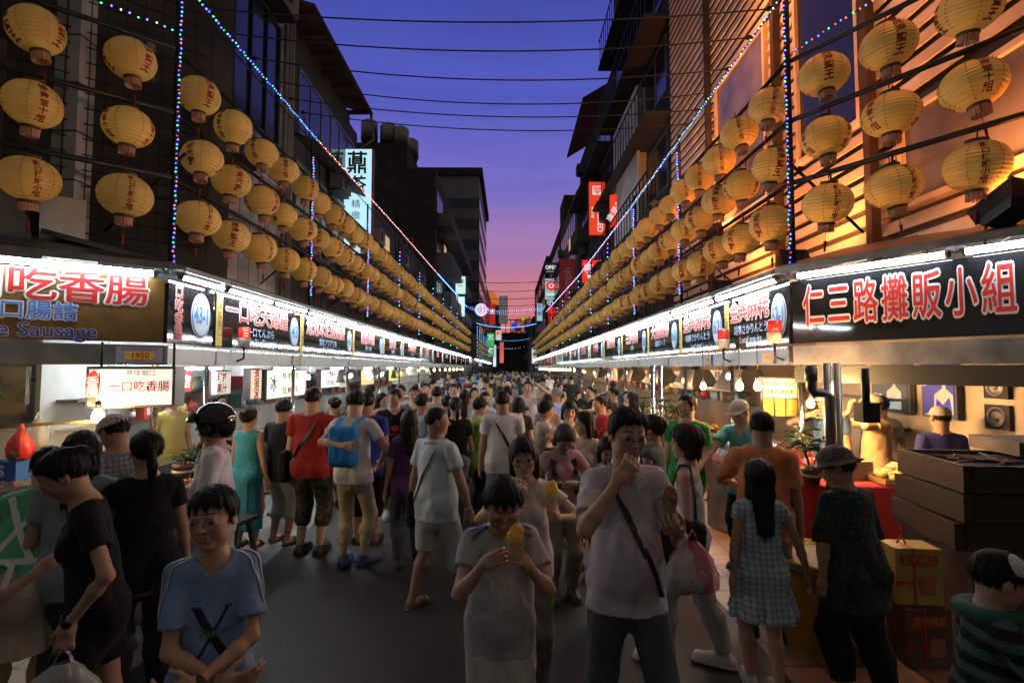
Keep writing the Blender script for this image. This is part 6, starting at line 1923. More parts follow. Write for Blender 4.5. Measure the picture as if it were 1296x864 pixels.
# man eating in front
man = figure('heavyset man in lilac shirt and glasses eating with his hand, holding a cup', ppos(789, 2.70), 4,
    dict(H=1.795, hh=.245, fat=.40, w=.86, head=(6, 8, 3), ra=((-.055, -.130, .822), (-.7, -.3, -1)), rh=((.6, .05, .75), (.2, 1, 0)), la=((.085, -.17, .705), (.5, .5, -1)), lh=((-.55, -.75, .25), (-.35, .1, .9)), curl=(.75, .85), feet=(((.07, -.05), 12), ((-.07, .10), -10))),
    'near', 'a', dict(style='short', vol=.05, bangs=.0, seed=2), look='narrow',
    wear=[shirt(LIL, hem=.445, collar=True, vee=.04, loose=.020), dict(kind='collar', name='collar', color=LIL), legs((.075, .08, .095), loose=.022, name='jeans'), SH()])
glasses(man, WIRE, .066, .0018, .78)
def lapels(p, field, col):
    m = M('lapel_%d_%d_%d' % tuple(int(c * 255) for c in col), col, rough=.85)
    h_ = p['rig'].H / 1.79
    for sd in (1, -1):
        Q4 = [np.array(q) * h_ * [sd, 1] for q in ((.022, .520), (.066, .540), (.092, .478), (.030, .448))]
        V = [tuple((Q4[0] * (1 - u) + Q4[1] * u) * (1 - v) + (Q4[3] * (1 - u) + Q4[2] * u) * v) for v in np.linspace(0, 1, 7) for u in np.linspace(0, 1, 6)]
        mb = print_on(p, field, V, grid_quads(7, 6), 0, 0, 1, m); F_n = p['rig'].F
        n = len(mb.v); mb.v = [tuple(np.array(v) + F_n * .007) for v in mb.v] + [tuple(np.array(v) - F_n * .004) for v in mb.v]
        b_ = [i for i in range(6)] + [6 * k + 5 for k in range(1, 7)] + [41 - i for i in range(1, 6)] + [6 * k for k in range(5, 0, -1)]
        for i, j in zip(b_, b_[1:] + b_[:1]): mb.f.append((i, j, j + n, i + n)); mb.m.append(0); mb.sm.append(False)
        mb.build('collar_flap', p['obj'])
lapels(man, 'shirt', (.50, .44, .50))
cross_bag(man, -1, 'black bag strap across the chest of the man in lilac', bag=None, w=.036)
mb = print_on(man, 'shirt', *strip_grid((0, -.16), (0, .30), .022, 24), 0.0, 0, 1, M('placket', (.40, .35, .42), rough=.85)); mb.build('placket', man['obj'])
mb = print_on(man, 'shirt', [(x, y) for y in np.linspace(0, .13, 5) for x in np.linspace(0, .11, 5)], grid_quads(5, 5), .035, .20, 1, M('placket')); mb.build('breast_pocket', man['obj'])
h = wpt(man, man['rig'].wr[1] + man['rig'].hd[1] * .085 + man['rig'].hn[1] * .05)
ice_cup(h + Vector((0, 0, .03)), 'small paper cup of brown snacks in the hand of the man in lilac', .95, M('fried_bits', (.20, .095, .04), rough=.6, bump=.6, bscale=50, vary=.4, vscale=30), straw=False)
w0 = wpt(man, man['rig'].wr[1])
carrier_bag(w0 + Vector((.015, -.02, -.03)), .24, .17, WHITEPL, 'clear whitish carrier bag hanging from the wrist of the man in lilac', 3, .3)
carrier_bag(w0 + Vector((.075, .02, -.01)), .27, .22, PINKP, 'pink carrier bag beside the clear bag on the wrist of the man in lilac', 4, -.3)
# boy eating shaved ice
boy = figure('stout boy in grey raglan shirt bending over yellow shaved ice', ppos(634, 2.58), 3,
    dict(H=1.475, hh=.238, fat=.42, w=.88, head=(5, 34, 0), ra=((-.055, -.165, .775), (-.6, .3, -1)), rh=((.7, -.4, .45), (.3, .9, -.2)), la=((.075, -.165, .768), (.6, .3, -1)), lh=((-.35, -.6, .6), (-.8, .2, .1)), curl=(.75, .9)),
    'near', 'a', dict(style='short', vol=.04, bangs=.04, seed=5), look='down',
    wear=[tee((.42, .38, .39), hem=.45, loose=.020, fold=.008, neck=.05), shorts((.52, .48, .43), .20), SH((.1, .1, .1))])
glasses(boy, WIRE, .06, .0012, .75)
for sd in (1, -1):
    mb = MB()
    for k in range(3):
        r = boy['rig']; a = r.neck * .55 + r.sh[sd] * .45 + r.F * (.02 + .016 * k - .02); b = r.sh[sd] * .98 + (r.el[sd] - r.sh[sd]) * .18 + r.F * (.012 * k)
        O = np.array([a + (b - a) * t + r.U * .25 for t in np.linspace(0, 1, 12)]); Q = project(boy['fields']['t_shirt'], O, -r.U) + r.U * .003
        ribbon(mb, list(Q), [r.F] * 12, (.036, .010, .036)[k], .003, M('royal_blue_stripe', (.02, .03, .22), rough=.7) if k != 1 else M('white_stripe', (.5, .5, .5), rough=.7))
    mb.build('shoulder_stripe', boy['obj'])
text_print(boy, 't_shirt', 'Lucky\njar', 0.02, .19, .062, M('pale_print', (.52, .46, .46), rough=.7), .012).build('print', boy['obj'])
h = wpt(boy, boy['rig'].wr[1] + boy['rig'].hd[1] * .085 + boy['rig'].hn[1] * .03)
ice_cup(h + Vector((0, -.01, .03)), 'plastic cup of yellow shaved ice at the mouth of the stout boy', .95, straw=False)
# woman with black glasses
gw = figure('woman in white top and black glasses covering her mouth with one hand', ppos(664, 3.3), 0,
    dict(H=1.56, sex='f', head=(-2, 8, -3), ra=((-.045, -.12, .795), (-1, 0, -.6)), rh=((.65, .1, .7), (0, 1, .1)), la=((.115, -.13, .725), (1, .2, -.6)), lh=((-.1, -.6, .7), (-.8, .2, .1)), curl=(.45, .85)),
    'near', 'c', dict(style='long', vol=.045, length=.80, bangs=.02), look='open',
    wear=[tee((.52, .48, .46), name='top', hem=.47, loose=.014, sleeve=.45), legs((.16, .17, .15)), SH()])
glasses(gw, WIRE, .072, .0026, .8)
h = wpt(gw, gw['rig'].wr[1] + gw['rig'].hd[1] * .08 + gw['rig'].hn[1] * .03)
ice_cup(h + Vector((0, 0, .04)), 'second cup of yellow shaved ice held by the woman in black glasses', .98)
# woman in pink looking into her bowl
pw = figure('older woman in pink shirt looking down into a small bowl', ppos(710, 4.7), 8,
    dict(H=1.52, sex='f', fat=.3, head=(0, 38, 4), ra=((-.07, -.17, .67), (-1, .2, -.6)), la=((.06, -.17, .655), (1, .2, -.6)), lh=((-.6, -.7, .1), (0, -.1, 1)), curl=(.6, .6)),
    'mid', 'b', dict(style='bob', vol=.05, bangs=.03), (.045, .042, .040, 1), 'down',
    wear=[tee((.50, .27, .29), name='blouse', loose=.02, fold=.009), legs((.28, .23, .17), .06), SH()])
backpack(pw, 'dark backpack worn by the woman in pink', (.015, .015, .018))
mb = MB(); mb.lathe([(.03, -.025), (.055, .025), (.057, .027)], CUPM, n=16); o = mb.build('snack_bowl', None, wpt(pw, V3(.02, -.30, 1.03))); tag(o, 'clear little bowl in the hands of the woman in pink', 'bowl')
# man in pale blue shirt
bm = figure('short haired man in pale blue shirt and grey shorts looking over his shoulder', ppos(553, 4.54), 140,
    dict(H=1.66, fat=.25, head=(-38, 0, 0), la=((.155, .04, .44), (1, .6, 0)), ra=((-.19, -.06, .47), (-1, .6, 0)), feet=(((.06, .10), 0), ((-.06, -.12), 0))),
    'mid', 'd', dict(style='crop', vol=.012), (.02, .018, .017, 1),
    wear=[shirt((.52, .60, .66), hem=.43, sleeve=.6, fold=.010), dict(kind='collar', color=(.52, .60, .66)), shorts((.48, .50, .48), .27), SA()])
cross_bag(bm, -1, 'black shoulder bag at the hip of the man in pale blue', w=.022, bag=(.22, .26, .09), drop=-.04)
watch(bm, -1, M('steel_watch', (.4, .4, .4), rough=.3, metal=1))
# boy in front, left
bb = figure('boy in light blue sports shirt standing with folded arms and a black watch', ppos(280, 2.1), 26,
    dict(H=1.52, hh=.220, w=.75, head=(-22, 0, -3), ra=((.03, -.135, .575), (-1, .2, -.5)), la=((-.025, -.160, .597), (1, .2, -.5)), rh=((1, -.1, .05), (0, .9, .3)), lh=((-1, .05, -.05), (0, .9, .3)), curl=(.45, .4)),
    'near', 'a', dict(style='short', vol=.04, bangs=.08, seed=9), look='narrow',
    wear=[tee((.20, .30, .52), hem=.42, loose=.022, neck=.052, sleeve=.72, fold=.007), shorts((.42, .42, .46), .24), SH((.3, .3, .3))])
watch(bb, 1)
cloth_print(bb, 't_shirt', [((-.05, .30), (.045, .13), .028), ((.053, .295), (-.045, .12), .010), ((.045, .297), (.068, .297), .008), ((-.068, .30), (-.035, .30), .008)], (.012, .015, .025)).build('print', bb['obj'])
text_print(bb, 't_shirt', 'Tazzio', 0.012, .215, .045, M('green_print', (.10, .22, .12), rough=.7), .02).build('print', bb['obj'])
r = bb['rig']
for sd in (1, -1):
    mb = MB()
    for k in range(2):
        a = r.neck * .5 + r.sh[sd] * .5; b = r.sh[sd] + (r.el[sd] - r.sh[sd]) * .68 + r.X * sd * .012
        O = np.array([a + (b - a) * t + (r.U * .8 + r.X * sd * .6) * .25 + r.F * (.014 * k - .007) * 2.2 for t in np.linspace(0, 1, 14)]); dd = nrm(r.U * .8 + r.X * sd * .6)
        Q = project(bb['fields']['t_shirt'], O, -dd) + dd * .003
        ribbon(mb, list(Q), [r.F] * 14, .012, .003, M('white_stripe'))
    mb.build('sleeve_stripe', bb['obj'])
# woman in black tee with the carrier bag
bw = figure('woman in black T-shirt and shorts bowing her head, carrying a white bag', ppos(138, 2.55), -52,
    dict(H=1.655, sex='f', w=.92, lean=6, head=(-8, 32, 0), la=((.14, -.06, .545), (1, .8, 0)), ra=((-.10, -.20, .58), (-1, .6, -.3)), lh=((.1, -.1, -1), (-1, 0, 0)), curl=(.85, .4), feet=(((.05, -.16), 0), ((-.05, .12), 0))),
    'near', 'b', dict(style='bun', vol=.045), look='down', wear=[tee(BLK, hem=.46, loose=.018, sleeve=.55), shorts(BLK, .36), SA()])
mb = print_on(bw, 't_shirt', [(.05 * math.cos(a) * (1 + .3 * math.sin(3 * a)), .022 * math.sin(a) * (1 + .2 * math.cos(4 * a))) for a in np.linspace(0, 6.2, 20)], [tuple(range(20))], .045, .345 - .08, 1, M('pink_print', (.50, .14, .15), rough=.7)); mb.build('print', bw['obj'])
watch(bw, 1)
h = wpt(bw, bw['rig'].wr[1] + bw['rig'].hd[1] * .09)
carrier_bag(h, .36, .30, WHITEPL, 'white carrier bag hanging from the hand of the woman in black shorts', 6, .5)
# green tee with apron
ga = figure('woman in green T-shirt with crossed white apron straps leaning into the stall', ppos(38, 2.95), 195,
    dict(H=1.58, sex='f', fat=.35, lean=24, head=(20, 20, 0), ra=((-.17, -.30, .60), (-1, .5, -.4)), la=((.18, -.26, .58), (1, .5, -.4))), 'near', 'a', dict(style='bun', vol=.04),
    wear=[tee((.12, .42, .22), hem=.50, loose=.018), dict(kind='skirt', name='shorts', color=(.42, .36, .28), hem=.29, r1=.115, fold=.004), SH((.2, .2, .2))])
mb = MB(); r = ga['rig']; fn = both(ga)
for sd in (1, -1):
    a = r.neck * .3 + r.sh[sd] * .7; b = r.pel + r.U * .06 * r.H - r.X * sd * .09
    Q = project(fn, np.array([a + (b - a) * t - r.F * .4 for t in np.linspace(0, 1, 16)]), r.F, 34) - r.F * .004
    ribbon(mb, list(Q), [r.X] * 16, .032, .004, WHITEP)
Q = project(fn, np.array([r.pel + r.U * .055 * r.H + r.X * x - r.F * .4 for x in np.linspace(-.12, .12, 14)]), r.F, 34) - r.F * .005
ribbon(mb, list(Q), [r.U] * 14, .034, .004, WHITEP)
for e in (1, -1):
    ribbon(mb, [Q[7] + V3(0, 0, 0), Q[7] - r.F * .05 + r.X * e * .06 - r.U * .03, Q[7] - r.F * .03 + r.X * e * .03 - r.U * .30], [r.X] * 3, .03, .004, WHITEP)
mb.build('apron_strap', ga['obj'])
figure('woman with loose dark hair and grey top between the stall and the black T-shirt', ppos(110, 3.05), -150, dict(H=1.64, sex='f', head=(0, 14, 0)), 'mid', 'b', dict(style='long', vol=.05, length=.7), wear=[tee((.26, .28, .32), loose=.02), legs(DEN), SH()])
figure('woman in black with a long ponytail facing the sausage stall', ppos(192, 3.15), -135, dict(H=1.63, sex='f', la=((.12, -.2, .62), (1, .4, -.4))), 'near', 'a', dict(style='pony', vol=.03, length=1.15), wear=[tee(BLK, loose=.014, sleeve=.5), legs((.014, .014, .016)), SH()])
p = figure('customer in white baseball cap and checked shirt at the sausage stall', ppos(158, 3.75), -105, dict(H=1.68, head=(0, 22, 0), ra=((-.08, -.22, .66), (-1, .3, -.4))), 'near', 'b', dict(style='short', vol=.02), wear=[shirt((.26, .24, .27), mat=PLAID), legs(NAV), SH(), dict(kind='cap', name='cap', color=(.56, .52, .46))])
# helmet man
hm = figure('man in black motorcycle helmet and pale untucked shirt looking left', ppos(276, 3.75), -62, dict(H=1.73, head=(-20, 2, 0), la=((.12, -.13, .56), (1, .5, -.2)), ra=((-.12, -.15, .58), (-1, .5, -.2))), 'near', 'a', dict(style='short', vol=.0), wear=[shirt((.66, .62, .66), hem=.40, sleeve=1.45, fold=.010), dict(kind='collar', color=(.50, .46, .52)), legs((.012, .012, .014), loose=.012), SH()])
lapels(hm, 'shirt', (.66, .62, .66))
r = hm['rig']; G = Field(); G.add(p_ell(r.hp(0, .06, .16), V3(.49, .60, .52) * r.hh, r.HM)).add(p_ell(r.hp(0, .10, -.15), V3(.45, .50, .40) * r.hh, r.HM), .05)
G.sub(p_ell(r.hp(0, -.62, -.16), V3(.46, .58, .42) * r.hh, r.HM), .02); G.sub(p_ell(r.hp(0, .02, -.06), V3(.39, .47, .46) * r.hh, r.HM), .01); G.sub(p_cone(r.hp(0, .05, -.4), r.hp(0, .05, -.9), .36 * r.hh, .36 * r.hh), .02)
ho = garment('helmet', G, (0, 0, 0), hm['obj'], GLOSS, .006)
G = Field(); c_, r_, f_ = p_ell(r.hp(0, -.02, .17), V3(.53, .68, .50) * r.hh, r.HM); G.add((c_, r_, lambda P: np.abs(f_(P)) - .004)); G.plane(r.hp(0, -.30, 0), r.HM[1]); G.plane(r.hp(0, 0, .10), -r.HM[2]); G.plane(r.hp(0, 0, .42), r.HM[2])
garment('visor', G, (0, 0, 0), ho, plastic_mat('smoked_visor', (.03, .03, .035), .75), .005)
# queue on the left
figure('woman in long turquoise patterned dress seen from behind', ppos(318, 5.95), 170, dict(H=1.55, sex='f', fat=.2), 'mid', 'c', dict(style='bun', vol=.05), (.035, .014, .010, 1), wear=[dict(kind='top', name='dress', hem=.50, sleeve=0, loose=.012, mat=BATIK, tank=False), dict(kind='skirt', name='dress', hem=.14, r1=.12, mat=BATIK, waist=.10), SA()])
figure('man in black T-shirt and pale shorts queueing in flip flops', ppos(360, 6.1), 160, dict(H=1.64, fat=.2, head=(20, 10, 0)), 'mid', 'b', dict(style='short'), wear=[tee(NAV, loose=.022), shorts((.36, .36, .32), .25), SA()])
rm = figure('tall man in red T-shirt and camouflage shorts seen from behind', ppos(397, 5.76), 175, dict(H=1.80, w=1.02, head=(8, 4, 0)), 'mid', 'c', dict(style='short', vol=.03), wear=[tee(RED_, loose=.02, hem=.46), shorts((.1, .1, .1), .24, mat=CAMO), SH()])
cross_bag(rm, -1, 'black messenger bag on the back of the man in red', bag=(.26, .28, .10), drop=.02, w=.045)
bp_ = figure('slim man in white T-shirt and beige trousers reaching behind to his rucksack', ppos(450, 5.41), 172, dict(H=1.79, w=.92, head=(10, 22, 0), la=((-.03, .185, .70), (1, .5, -.3)), lh=((-1, .25, .15), (0, -1, 0)), ra=((-.12, -.1, .56), (-1, .5, -.2)), curl=(.15, .5), feet=(((.055, 0), 8), ((-.05, -.03), -25))), 'near', 'c', dict(style='short', vol=.045), wear=[tee((.72, .71, .70), loose=.02, hem=.47), legs((.50, .40, .27), .11, loose=.012), SH((.03, .07, .25))])
backpack(bp_, 'bright blue backpack on the slim man in white', (.02, .20, .55))
figure('man in royal blue T-shirt and black shorts hidden behind the blue backpack', ppos(466, 6.15), 178, dict(H=1.73), 'mid', 'b', dict(style='short'), wear=[tee((.02, .03, .20)), shorts(BLK, .26), SH((.08, .08, .08))])
ad = figure('young man in black T-shirt with a red trefoil mark', ppos(500, 7.2), 18, dict(H=1.72, head=(-30, 0, 0)), 'mid', 'a', dict(style='short', vol=.05, bangs=.08), look='narrow', wear=[tee((.012, .012, .013)), shorts(NAV, .25), SH((.4, .4, .4))])
redm = M('red_shirt_print', (.50, .03, .025), rough=.7); V, Fc = [], []
for a in (0, 42, -42):
    n = len(V); ca, sa = math.cos(R(a)), math.sin(R(a))
    L_ = [(.022 * math.sin(t * math.pi) * e, .075 * t) for e, ts in ((1, np.linspace(0, 1, 9)), (-1, np.linspace(1, 0, 9))) for t in ts]
    V += [(x * ca + y * sa, -x * sa + y * ca) for x, y in L_]; Fc.append(tuple(range(n, n + 18)))
mb = print_on(ad, 't_shirt', V, Fc, 0, .285 - .03, 1.1, redm); mb2 = text_print(ad, 't_shirt', 'adidas', 0, .215, .06, redm, .02); mb.add(mb2.v, mb2.f, redm); mb.build('print', ad['obj'])
gb = figure('smiling youth in glasses behind the trefoil shirt', ppos(525, 8.2), 5, dict(H=1.72), 'mid', 'c', dict(style='short', bangs=.06), wear=[tee((.10, .10, .12)), legs(DEN), SH()]); glasses(gb, WIRE, .07, .002)
figure('long haired woman in purple top beside the pale blue shirt', ppos(519, 5.4), 200, dict(H=1.56, sex='f'), 'mid', 'b', dict(style='long', length=.95), wear=[tee((.10, .04, .12), name='top'), legs(DEN), SH()])
figure('man in light shirt with dark fringe between the youth and the purple top', ppos(535, 7.0), 150, dict(H=1.66), 'mid', 'b', dict(style='short', bangs=.05), wear=[shirt((.32, .38, .45)), legs(NAV), SH()])
figure('woman in black top and grey patterned skirt walking away', ppos(577, 6.6), 195, dict(H=1.64, sex='f', feet=(((.05, .1), 0), ((-.05, -.1), 0))), 'mid', 'c', dict(style='pony', vol=.04, length=1.0), wear=[tee(BLK, name='top', hem=.52), dict(kind='skirt', color=(.24, .26, .28), hem=.38, r1=.11, fold=.004), legs((.10, .11, .13), loose=.006), SH()])
figure('person in lime green T-shirt and black trousers looking right', ppos(603, 6.8), 120, dict(H=1.62, sex='f', head=(0, 22, 0), ra=((-.12, -.14, .60), (-1, .3, -.3)), la=((.05, -.18, .60), (1, .3, -.3))), 'mid', 'c', dict(style='short', vol=.05), wear=[tee((.34, .46, .10), loose=.022), legs((.02, .02, .022)), SH()])
wm = figure('man in white T-shirt with a black strap seen from behind in mid street', ppos(636, 6.3), 186, dict(H=1.735, w=1.03, head=(-10, 4, 0)), 'mid', 'b', dict(style='short', vol=.04), wear=[tee((.68, .67, .66), loose=.022), legs((.20, .22, .26)), SH()])
cross_bag(wm, 1, 'black bag slung over the back of the white T-shirt', bag=(.22, .22, .09), drop=.0, w=.035)
figure('woman in beige shirt turned right behind the pink blouse', ppos(688, 6.5), 105, dict(H=1.60, sex='f', head=(0, 12, 0), ra=((-.08, -.16, .62), (-1, .3, -.3))), 'mid', 'b', dict(style='short', vol=.06), wear=[shirt((.45, .38, .30)), legs(GRY), SH()])
e1 = figure('woman in white blouse with black neck trim biting a skewer', ppos(719, 6.1), 10, dict(H=1.62, sex='f', head=(-10, 4, 4), ra=((-.05, -.12, .83), (-1, 0, -.5)), rh=((.6, 0, .7), (0, 1, 0)), curl=(.5, .8)), 'mid', 'c', dict(style='bob', vol=.05, bangs=.06), wear=[tee((.50, .44, .38), name='blouse', vee=.05), legs(NAV), SH()])
mb = MB(); mb.tube([wpt(e1, e1['rig'].wr[-1] + e1['rig'].hd[-1] * .05), wpt(e1, e1['rig'].hp(0, -.45, -.27))], .004, WHITEP, n=5); o = mb.build('skewer'); tag(o, 'thin food stick at the mouth of the woman in white blouse', 'skewer')
figure('young woman in white tank top with long dark hair falling over one shoulder', ppos(741, 5.2), -40, dict(H=1.57, sex='f', head=(-35, 4, 0)), 'mid', 'c', dict(style='long', length=1.3), look='narrow', wear=[tee((.45, .42, .38), name='top', sleeve=.2, neck=.06), dict(kind='skirt', color=(.05, .05, .12), hem=.3), SH()])
figure('child in red jersey with white stripe facing left at the right row', ppos(760, 7.3), -80, dict(H=1.62, hh=.215), 'mid', 'b', dict(style='short'), wear=[tee((.40, .02, .02)), shorts(NAV), SH()])
figure('girl half hidden behind the man in lilac', ppos(768, 4.3), 0, dict(H=1.44, sex='f', hh=.21, head=(0, 14, 0)), 'mid', 'b', dict(style='bob', bangs=.08), wear=[tee((.2, .1, .12)), legs(NAV), SH()])
figure('woman in slate grey sleeveless top turned away behind the man in lilac', ppos(826, 4.7), -125, dict(H=1.57, sex='f'), 'mid', 'b', dict(style='bun', vol=.06), wear=[tee((.09, .10, .12), name='top', sleeve=.12), legs(NAV), SH()])
cw = figure('woman in white camisole and pale trousers with a dark brown bob', ppos(868, 3.63), -118, dict(H=1.605, sex='f', head=(12, 0, 0), feet=(((.05, -.10), 0), ((-.05, .13), 0)), la=((.14, .02, .45), (1, .6, 0))), 'near', 'c', dict(style='bob', vol=.075), (.030, .016, .012, 1), wear=[tee((.52, .50, .48), name='camisole', sleeve=0, tank=True, loose=.008, hem=.47), legs((.38, .37, .36), .06, loose=.018), dict(kind='croc', color=(.55, .53, .50))])
hang_bag(cw, 1, 'slouchy black handbag on the shoulder of the woman in white camisole', size=(.11, .30, .36), drop=.24)
dg = figure('girl with long black hair in pale blue checked dress seen from behind', ppos(958, 3.33), 172, dict(H=1.405, sex='f', hh=.208, w=.95, ra=((-.205, -.02, .50), (-1, .5, 0)), la=((.13, .02, .46), (1, .6, 0)), feet=(((.05, -.02), 0), ((-.045, .06), 0))), 'near', 'b', dict(style='long', vol=.05, length=1.15), wear=[dict(kind='top', name='dress', color=(.40, .50, .58), hem=.545, sleeve=.28, loose=.012, mat=PLAID), dict(kind='skirt', name='dress', color=(.40, .50, .58), hem=.335, r1=.155, waist=.08, mat=PLAID, fold=.012, n=9), dict(kind='croc', color=(.30, .30, .29))])
el = figure('elderly woman in bucket hat, dark floral blouse and black trousers', ppos(1075, 3.2), 196, dict(H=1.495, sex='f', fat=.55, lean=6, head=(38, 12, 0), la=((.135, -.03, .485), (1, .6, 0)), feet=(((.06, 0), 0), ((-.07, .08), 0))), 'near', 'b', dict(style='short', vol=.02), (.05, .05, .05, 1), wear=[tee((.1, .1, .1), name='blouse', sleeve=.95, loose=.03, hem=.38, mat=FLORAL, fold=.010), legs((.008, .008, .009), .10, loose=.026), SA()])
r = el['rig']; garment('hat', r.cap('bucket'), (.075, .065, .058), el['obj'], CLOTH, .007)
kb = figure('child in black and white cap and dark hooped hoodie at the corner', ppos(1238, 2.2), 70, dict(H=1.20, hh=.215, head=(4, 18, 0), ra=((-.1, -.2, .6), (-1, .3, -.3))), 'near', 'b', dict(style='short', vol=.02), wear=[tee((.1, .1, .1), name='hoodie', sleeve=1.8, loose=.03, mat=HOOPS, hem=.42, fold=.009), legs(NAV), SH()])
r = kb['rig']; garment('cap', r.cap('cap', 1), (.006, .006, .007), kb['obj'], CLOTH, .006)
G = Field(); G.add(p_ell(r.hp(-.14, -.10, .31), V3(.27, .33, .27) * r.hh, r.HM)); c_, r_, f_ = p_ell(r.hp(0, .05, .19), (.395 * r.hh, .465 * r.hh, .375 * r.hh), r.HM); G.mod(lambda P, d: np.maximum(np.maximum(d, f_(P)), -((P - r.hp(0, 0, .22)) @ r.HM[2])))
garment('cap_panel', G, (.5, .49, .48), kb['obj'], CLOTH, .006)
G = Field(); 
for a in np.linspace(-2.4, 2.4, 12): q = r.neck + r.X * math.sin(a) * .085 - r.F * math.cos(a) * .085 + V3(0, 0, .012); G.add(p_ell(q, (.034, .034, .03)), .02)
garment('hood', G, (.03, .10, .075), kb['obj'], CLOTH, .008)
# at the right stalls
figure('customer in orange shirt seen from behind at the sweet stall', ppos(963, 4.0), 158, dict(H=1.67, fat=.2, head=(0, 10, 0), la=((.1, -.2, .62), (1, .4, -.3))), 'near', 'd', dict(style='short', vol=.025), wear=[shirt((.55, .20, .09), loose=.025), legs(GRY), SH()])
figure('young man in bright green polo shirt looking left by the right stalls', ppos(868, 5.5), -48, dict(H=1.73, head=(-20, -6, 0)), 'near', 'c', dict(style='short', vol=.035, bangs=.03), (.03, .018, .012, 1), 'narrow', wear=[tee((.03, .26, .05), name='polo_shirt', loose=.022), dict(kind='collar', color=(.03, .22, .05)), legs(DEN), SH()])
figure('vendor in teal shirt and beige cap reaching over the counter', ppos(944, 5.35), -52, dict(H=1.70, lean=8, head=(-5, 16, 0), ra=((-.14, -.30, .60), (-1, .4, -.4)), la=((.12, -.28, .58), (1, .4, -.4))), 'near', 'c', dict(style='short', vol=.0), wear=[shirt((.10, .36, .42), sleeve=.6), legs(NAV), SH(), dict(kind='cap', name='cap', color=(.55, .48, .38))])
figure('vendor in blue T-shirt and white cap touching his face behind the steel post', ppos(1046, 6.35), -62, dict(H=1.74, head=(0, 10, 0), ra=((-.04, -.13, .83), (-1, -.2, -.5))), 'mid', 'c', dict(style='short', vol=.0), wear=[tee((.06, .12, .25)), legs(NAV), SH(), dict(kind='cap', name='cap', color=(.60, .58, .55))])
tv = figure('vendor in tan T-shirt and apron raising both hands to his cap', (4.15, 5.92), -100, dict(H=1.71, head=(0, 6, 0), ra=((-.06, -.13, .88), (-1, -.6, -.4)), la=((.07, -.13, .88), (1, -.6, -.4)), rh=((.3, 0, 1), (0, 1, 0)), lh=((-.3, 0, 1), (0, 1, 0)), curl=(.6, .6)), 'near', 'c', dict(style='short', vol=.0), wear=[tee((.52, .38, .20), loose=.024), legs(GRY), SH(), dict(kind='cap', name='cap', color=(.62, .52, .42))])
r = tv['rig']; G = r.skirt(hem=.27, waist=.20, r1=.125, fold=.006); G.plane(r.pel - r.F * .0, -r.F); garment('apron', G, (.58, .48, .38), tv['obj'], CLOTH, .01)
figure('woman in cream blouse and purple skirt turned to the back wall', (4.6, 6.45), 140, dict(H=1.66, sex='f'), 'mid', 'b', dict(style='short', vol=.05), wear=[tee((.50, .45, .36), name='blouse', loose=.02), dict(kind='skirt', color=(.20, .08, .16), hem=.3), SA()])
figure('man in blue shirt and beige cap seen from behind at the corner stall', ppos(1190, 5.35), 168, dict(H=1.60), 'mid', 'c', dict(style='short', vol=.01), wear=[tee((.05, .06, .24)), legs(NAV), SH(), dict(kind='cap', name='cap', color=(.46, .42, .36))])
# behind the left stalls
figure('vendor in yellow T-shirt inside the stall behind the helmet', (-4.55, 7.1), 60, dict(H=1.70), 'mid', 'c', dict(style='short'), wear=[tee((.55, .46, .14)), legs(NAV), SH()])
figure('person in black seated low inside the stall behind the helmet', (-3.5, 6.3), 20, dict(H=1.36, hh=.2), 'mid', 'b', dict(style='short'), wear=[tee(BLK), legs(NAV), SH()])
figure('shop assistant with pale arm behind the turquoise dress', (-4.4, 8.0), 70, dict(H=1.60, sex='f', ra=((-.12, -.3, .72), (-1, .3, -.3))), 'mid', 'c', dict(style='bun'), wear=[tee((.5, .48, .46)), legs(NAV), SH()])
